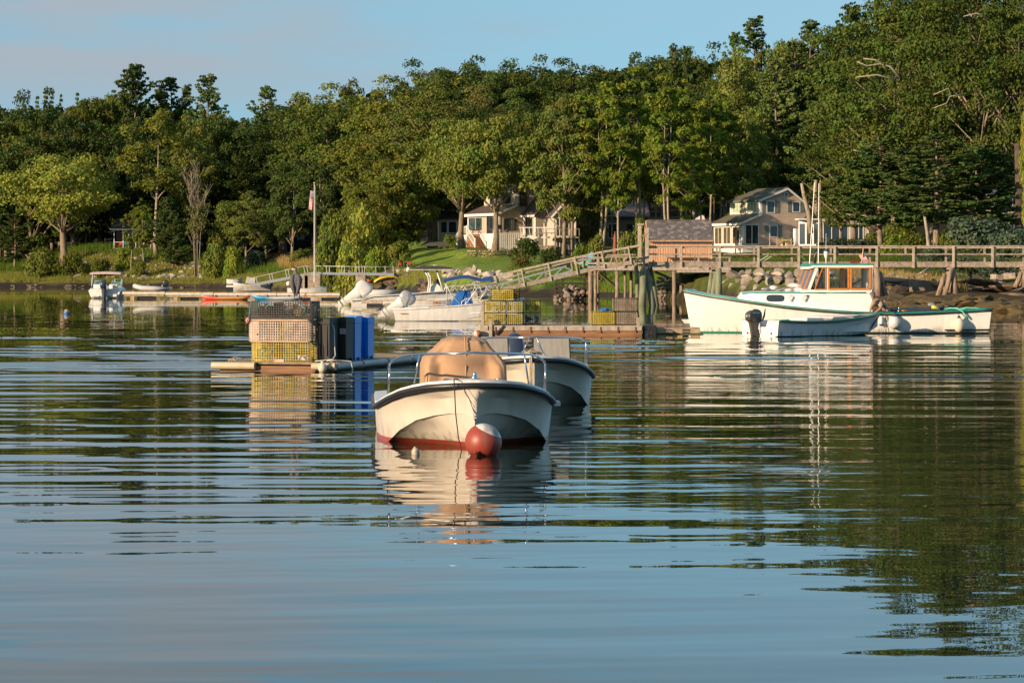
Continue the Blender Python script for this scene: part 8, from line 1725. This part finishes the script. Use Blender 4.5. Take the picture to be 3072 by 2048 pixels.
# ridge
ORD = ['leftmost'] + [x + ' from left' for x in 'second third fourth fifth sixth seventh eighth ninth tenth eleventh twelfth thirteenth fourteenth'.split()] + ['rightmost']
for i in range(15):
    px = 1290 + i * 58; D = 470 + (i % 3) * 12; top = lerp([(1120, 240), (1290, 198), (1330, 192), (1500, 200), (1600, 176), (1680, 205), (1760, 215), (1850, 190), (1960, 165), (2100, 150)], px) + (i * 37 % 17) - 6
    T(['maple_t', 'maple_a', 'maple_c'][i % 3], ['dark', 'mid', 'oak'][i % 3], px, D, top, 225 + (i * 53 % 70), ORD[i] + ' of the dark ridge trees behind the lawn house and shed', group='ridge trees behind the lawn house')
for px, top, lab in ((1898, 168, 'pine spire poking above the ridge left of the lime trees'), (2020, 132, 'ragged pine top above the lime trees'), (2060, 140, 'smaller ragged pine top beside the other above the lime trees')): T('pine_b', 'pine', px, 465, top, 95, lab)
# right hill
for kd, lf, px, D, top, w, lab in (
 ('pine_b', 'pine', 2265, 395, 50, 210, 'open-topped pine high on the right skyline'), ('pine_b', 'pine', 2432, 395, 60, 190, 'flat-topped pine right of the open-topped one'), ('pine_a', 'pine', 2205, 400, 92, 120, 'lower left shoulder pine on the right skyline'), ('pine_c', 'pine', 2555, 330, 8, 240, 'great pine at the top edge left of the giant oak'),
 ('maple_t', 'olive', 2230, 385, 150, 210, 'twiggy olive tree under the open-topped pine'), ('maple_a', 'olive', 2360, 375, 95, 190, 'rounded olive tree between the two skyline pines'), ('maple_t', 'mid', 2185, 350, 250, 230, 'mid-green tree behind the lime trees'), ('full', 'mid', 2255, 335, 330, 180, 'leafy tree above the tan house roof'), ('maple_b', 'mid', 2235, 322, 420, 160, 'hanging green tree touching the tan house roof'),
 ('pine_d', 'pinel', 2385, 345, 130, 300, 'broad olive white pine drooping over the tan house'), ('pine_e', 'pinel', 2462, 283, 300, 190, 'lower boughed white pine beside the house gable'), ('pine_d', 'pinel', 2330, 340, 180, 240, 'hazy olive pine behind the broad white pine'),
 ('oak_c', 'oak', 2690, 245, -30, 500, 'giant dark oak filling the upper right'), ('oak_c', 'oak', 2930, 235, -170, 520, 'giant oak with bare twisting limbs at the top right corner'), ('oak_c', 'oak', 2560, 255, 260, 330, 'lower limbs of oak crown right of the white pine', ), ('maple_c', 'dark', 2800, 262, -90, 420, 'dark crown behind the two giant oaks'), ('oak_c', 'oak', 3080, 230, -130, 400, 'oak crown cut by the right edge'), ('maple_c', 'dark', 3000, 280, 60, 380, 'dark tree behind the corner oak'), ('full', 'light', 3095, 215, 210, 70, 'yellow-green foliage sliver at the right edge'),
 ('maple_a', 'mid', 2520, 290, 470, 190, 'leafy bright-dotted tree with leaning limbs before the low cottage'),
 ('pine_d', 'pine', 2640, 236, 420, 330, 'bushy green pine spreading over the low cottage'), ('pine_d', 'pine', 2810, 224, 400, 380, 'wide dark green pine left of the far right trunks'), ('pine_c', 'pine', 2950, 228, 430, 260, 'pine boughs in front of the hillside house'), ('pine_e', 'pine', 2720, 238, 440, 260, 'low pine bough between the two wide pines')): T(kd, lf, px, D, top, w, lab)
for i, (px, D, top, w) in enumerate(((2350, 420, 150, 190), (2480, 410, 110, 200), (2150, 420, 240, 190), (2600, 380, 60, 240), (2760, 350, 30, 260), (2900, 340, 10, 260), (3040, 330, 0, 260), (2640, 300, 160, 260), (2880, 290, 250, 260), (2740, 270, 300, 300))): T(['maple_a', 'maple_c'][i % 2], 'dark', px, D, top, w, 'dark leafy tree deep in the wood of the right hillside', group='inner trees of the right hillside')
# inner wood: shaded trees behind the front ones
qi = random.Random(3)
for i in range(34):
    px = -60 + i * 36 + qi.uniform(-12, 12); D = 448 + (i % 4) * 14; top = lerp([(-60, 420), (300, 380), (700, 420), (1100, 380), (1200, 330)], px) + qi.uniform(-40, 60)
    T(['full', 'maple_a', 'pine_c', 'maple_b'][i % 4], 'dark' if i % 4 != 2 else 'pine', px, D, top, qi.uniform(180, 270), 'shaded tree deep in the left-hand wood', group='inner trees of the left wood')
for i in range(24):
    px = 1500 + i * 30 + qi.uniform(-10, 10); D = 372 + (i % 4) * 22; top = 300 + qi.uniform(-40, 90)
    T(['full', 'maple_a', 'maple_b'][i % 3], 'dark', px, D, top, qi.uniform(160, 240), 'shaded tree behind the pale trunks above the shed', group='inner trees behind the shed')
for i, (px, D) in enumerate(((1770, 330), (1840, 335), (1985, 335), (2035, 330), (2100, 340), (2175, 345), (2205, 345), (1930, 340), (1720, 335), (2140, 350))): T('tall_b', 'mid', px, D, 300 + (i * 47 % 60), 100, 'slim pale-stemmed tree in the row behind the shed', group='slim stems behind the shed')
# big trunks seen below the crowns
def trunk(label, pts, r, m=bark, name='tree_trunk'):
    mb = MB()
    for q in pts: mb.tube(q, [r * (1 - .45 * i / (len(q) - 1)) for i in range(len(q))] if not isinstance(r, list) else r, 9)
    o = mb.build(name, m, None, smooth=True); return tag(o, label, 'tree trunk')
trunk('thick leaning twin limbs before the low cottage', [[P(2625, 695, 252), P(2590, 665, 252), P(2560, 652, 252), P(2535, 632, 252)], [P(2632, 690, 252), P(2605, 660, 252), P(2590, 640, 252)]], .3, bark)
trunk('slim crooked trunk standing behind the pier railing on the right', [[P(2790, 790, 205), P(2786, 740, 205), P(2782, 700, 205), P(2774, 650, 205)]], .17, bark_p)
trunk('stout trunk leaning left under the wide dark pine', [[P(2915, 650, 226), P(2900, 620, 226), P(2895, 590, 226)]], .45, bark)
trunk('massive dark trunk at the right edge', [[P(3062, 680, 225), P(3058, 560, 225), P(3052, 430, 225)]], .42, M('dark_bark', (.10, .07, .05), .9, var=.3, bump=.03))
trunk('pale double trunk in front of the tan house gable', [[P(2432, 700, 283), P(2426, 640, 283), P(2412, 585, 283), P(2405, 550, 283)], [P(2452, 640, 283), P(2446, 560, 283), P(2449, 540, 283)]], .28, bark_p)
trunk('bare forked limb high in the giant oak', [[P(2700, 235, 232), P(2670, 200, 232), P(2640, 192, 232), P(2600, 198, 232), P(2570, 185, 232)], [P(2655, 196, 232), P(2625, 180, 232), P(2590, 176, 232)], [P(2690, 240, 232), P(2630, 225, 232), P(2570, 232, 232)]], .085, bark_p, 'dead_limb')
trunk('crooked bare limb right of the middle of the giant oaks', [[P(2880, 285, 228), P(2850, 290, 228), P(2840, 310, 228), P(2800, 325, 228)], [P(2852, 285, 228), P(2845, 265, 228), P(2800, 285, 228)]], .06, bark_p, 'dead_limb')
trunk('pale forked limb under the giant oak crown', [[P(2640, 410, 240), P(2610, 440, 240), P(2580, 455, 240), P(2560, 450, 240)]], .08, bark_p, 'dead_limb')
trunk('short bare limb at the top right corner', [[P(2960, 55, 228), P(2930, 40, 228), P(2890, 50, 228)]], .06, bark_p, 'dead_limb')
# bushes
B = lambda kd, lf, px, D, top, w, lab, group=None: plant(kd, lf, px, D, top, w, lab, 'bush', group)
for a in (('bush_a', 'dark', 1578, 296, 706, 98, 'large round dark shrub below the house deck'), ('bush_b', 'dark', 1650, 292, 742, 90, 'lower dark shrub right of the round one'), ('bush_b', 'brown', 1560, 282, 770, 72, 'reddish brown shrub at the foot of the lawn'), ('bush_a', 'blue', 772, 395, 745, 88, 'rounded grey-green bush left of the flagpole'), ('bush_a', 'olive', 905, 372, 742, 86, 'tawny feathery bush just left of the flagpole'), ('bush_a', 'lime', 700, 392, 730, 70, 'bright green bush between the bare tree and the rounded one'),
 ('bush_b', 'mid', 985, 318, 690, 110, 'green bush right of the flagpole'), ('bush_b', 'light', 1050, 312, 730, 110, 'bright bush above the aluminium walkway'), ('bush_b', 'lime', 1130, 306, 745, 100, 'lime bush at the left foot of the lawn'), ('bush_a', 'mid', 1200, 312, 715, 90, 'dark bush where the lawn meets the trees'), ('bush_a', 'mid', 1005, 330, 620, 120, 'tall shrub mass above the walkway left'), ('bush_a', 'light', 1085, 322, 600, 120, 'tall bright shrub mass above the walkway'),
 ('bush_b', 'mid', 1350, 338, 705, 60, 'bush beside the tall trunks left of the house'), ('bush_a', 'mid', 1790, 262, 690, 80, 'green shrub behind the blue chair'), ('bush_b', 'mid', 1880, 268, 700, 80, 'leafy shrub right of the red umbrella'), ('bush_a', 'mid', 1925, 275, 640, 70, 'shrub left of the cedar shed roof'), ('bush_b', 'lime', 1745, 270, 735, 80, 'low bright shrub left of the red umbrella'),
 ('bush_b', 'olive', 2240, 245, 765, 140, 'yellow-green herb patch right of the shed'), ('bush_b', 'lime', 2340, 240, 752, 150, 'green herb patch below the tan house deck'), ('bush_b', 'lime', 2420, 236, 762, 110, 'green herb patch left of the hammock'), ('bush_b', 'blue', 2560, 238, 715, 190, 'spreading juniper before the low cottage', ), ('bush_b', 'blue', 2500, 232, 718, 130, 'dark juniper mat left of the spreading one'), ('bush_a', 'olive', 2640, 245, 690, 110, 'orange-flecked flower bush by the low cottage'), ('bush_a', 'lime', 2700, 226, 660, 120, 'bright leafy bush right of the flower bush'), ('bush_b', 'brown', 2680, 250, 655, 60, 'dark reddish bush under the pines'),
 ('bush_b', 'lime', 2590, 215, 770, 110, 'bright grassy clump under the pier at the hammock'), ('bush_b', 'lime', 2690, 205, 765, 120, 'bright grassy clump under the pier right of the wheelhouse'), ('bush_b', 'blue', 2800, 200, 740, 130, 'juniper clump behind the splayed piles'), ('bush_a', 'blue', 2930, 212, 640, 230, 'big spreading blue-green juniper at the right'), ('bush_b', 'blue', 3040, 205, 690, 170, 'blue-green juniper at the right edge'), ('bush_b', 'blue', 2880, 192, 770, 170, 'low juniper spilling down the bank under the pier'), ('bush_b', 'blue', 2980, 190, 775, 160, 'second low juniper spilling down the right bank'), ('bush_b', 'mid', 2740, 215, 700, 120, 'mid-green shrub behind the crooked trunk'), ('bush_b', 'mid', 2860, 222, 690, 120, 'shrub behind the railing left of the big juniper'),
 ('bush_b', 'mid', 130, 424, 745, 120, 'dark green bramble below the oak at the left'), ('bush_b', 'mid', 215, 424, 758, 90, 'bramble right of the oak foot'), ('bush_b', 'mid', 300, 421, 775, 80, 'bramble among the rubble stones left'), ('bush_b', 'lime', 375, 424, 745, 70, 'bright leafy plant below the cottage'), ('bush_b', 'mid', 420, 416, 780, 60, 'green clump among the rubble below the birch clump'), ('bush_b', 'mid', 650, 398, 715, 90, 'green bush right of the bare tree foot')): B(*a)
# far backdrop wood on the hill, too deep to tell trees apart
def mass(name, label, cells, leafk, dens, leaf):
    cs, rs = [], []
    for px, D, top, w in cells:
        g = G(px, D)
        h = ZD(top, D) - g.z
        if h < 1: continue
        for _ in range(dens): cs.append((g.x + rng.uniform(-1, 1) * w, g.y + rng.uniform(-3, 3), g.z + h * rng.random() ** .8)); rs.append(rng.uniform(.9, 1.9))
    c, n_, s = clump_leaves(cs, rs, 26, size=leaf, jit=.9); tag(put(name, leaf_mesh(name, c, n_, s, mat_=LM[leafk])), label, kind='stuff')
cells = []
for i in range(120): px = -160 + i * 29; top = lerp([(-200, 350), (60, 330), (300, 330), (560, 330), (720, 380), (900, 320), (1100, 290), (1300, 240), (1600, 215), (2000, 215), (2200, 190), (2500, 150), (2700, 60), (3300, 40)], px); cells.append((px, lerp([(0, 505), (2000, 480), (2300, 430), (3300, 340)], px), top, 1.4))
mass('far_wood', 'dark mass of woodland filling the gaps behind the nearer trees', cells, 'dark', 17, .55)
# ------------------------------------------------------------------ marsh grass and herbs
def blades(name, label, fn, n, h0, h1, col, w=.03, lean=.25):
    P0 = []; q = np.random.default_rng(hash(name) % 1000 if False else len(name))
    vs = np.zeros((n * 3, 3)); 
    k = 0
    while k < n:
        px, D = fn(q); g = G(px, D); h = q.uniform(h0, h1) * (1 + .35 * mn.noise(Vector((px * .03, D * .2, 0)))); a = q.uniform(0, 6.28)
        dx, dy = math.cos(a) * w, math.sin(a) * w * .4; lx_, ly = q.normal(0, lean) * h, q.normal(0, lean) * h
        vs[k * 3] = (g.x - dx - w * .5, g.y - dy, g.z - .05); vs[k * 3 + 1] = (g.x + dx + w * .5, g.y + dy, g.z - .05); vs[k * 3 + 2] = (g.x + lx_, g.y + ly, g.z + h); k += 1
    me = bpy.data.meshes.new(name); me.from_pydata(vs.tolist(), [], [(i * 3, i * 3 + 1, i * 3 + 2) for i in range(n)]); me.materials.append(col); tag(put(name, me), label, kind='stuff')
gm1 = leaf_mat('marsh_blades', (.22, .23, .05), .35, .03); gm4 = leaf_mat('herb_blades', (.11, .145, .035), .3); gm2 = leaf_mat('green_blades', (.12, .19, .03), .35); gm3 = leaf_mat('tawny_blades', (.30, .22, .08), .3)
def f_(a, b, lo, hi):
    return lambda q: (lambda px: (px, shore(px) + q.uniform(lo, hi)))(q.uniform(a, b))
blades('marsh_grass', 'golden green marsh grass along the left shore', f_(-80, 1010, 4.5, 26), 30000, .3, .6, gm1, .05)
blades('tall_marsh_grass', 'taller green reeds at the back of the marsh', f_(-80, 960, 22, 44), 20000, .7, 1.4, gm2, .05)
blades('reed_bed', 'tawny seed-topped reeds left of the flagpole', f_(840, 950, 26, 44), 3500, 1.0, 1.9, gm3, .05)
blades('cordgrass', 'grass tufts behind the T-top boat and under the platform', f_(1150, 1320, 4, 11), 6000, .4, .9, gm1, .04)
blades('bank_grass', 'bright grass under the platform', f_(1540, 1990, 5, 30), 16000, .25, .5, gm2, .05)
blades('slope_grass', 'long green grass and herbs on the bank behind the pier', f_(2180, 2540, 17, 50), 15000, .3, .6, gm4, .04)
blades('shore_slope_grass', 'long green grass on the bank above the right-hand ledge', f_(2540, 2900, 33, 52), 9000, .3, .7, gm4, .04)
blades('dry_bank_grass', 'dry tawny grass at the top of the right-hand rocks', f_(2480, 2900, 24, 32), 4000, .3, .6, gm3, .04)
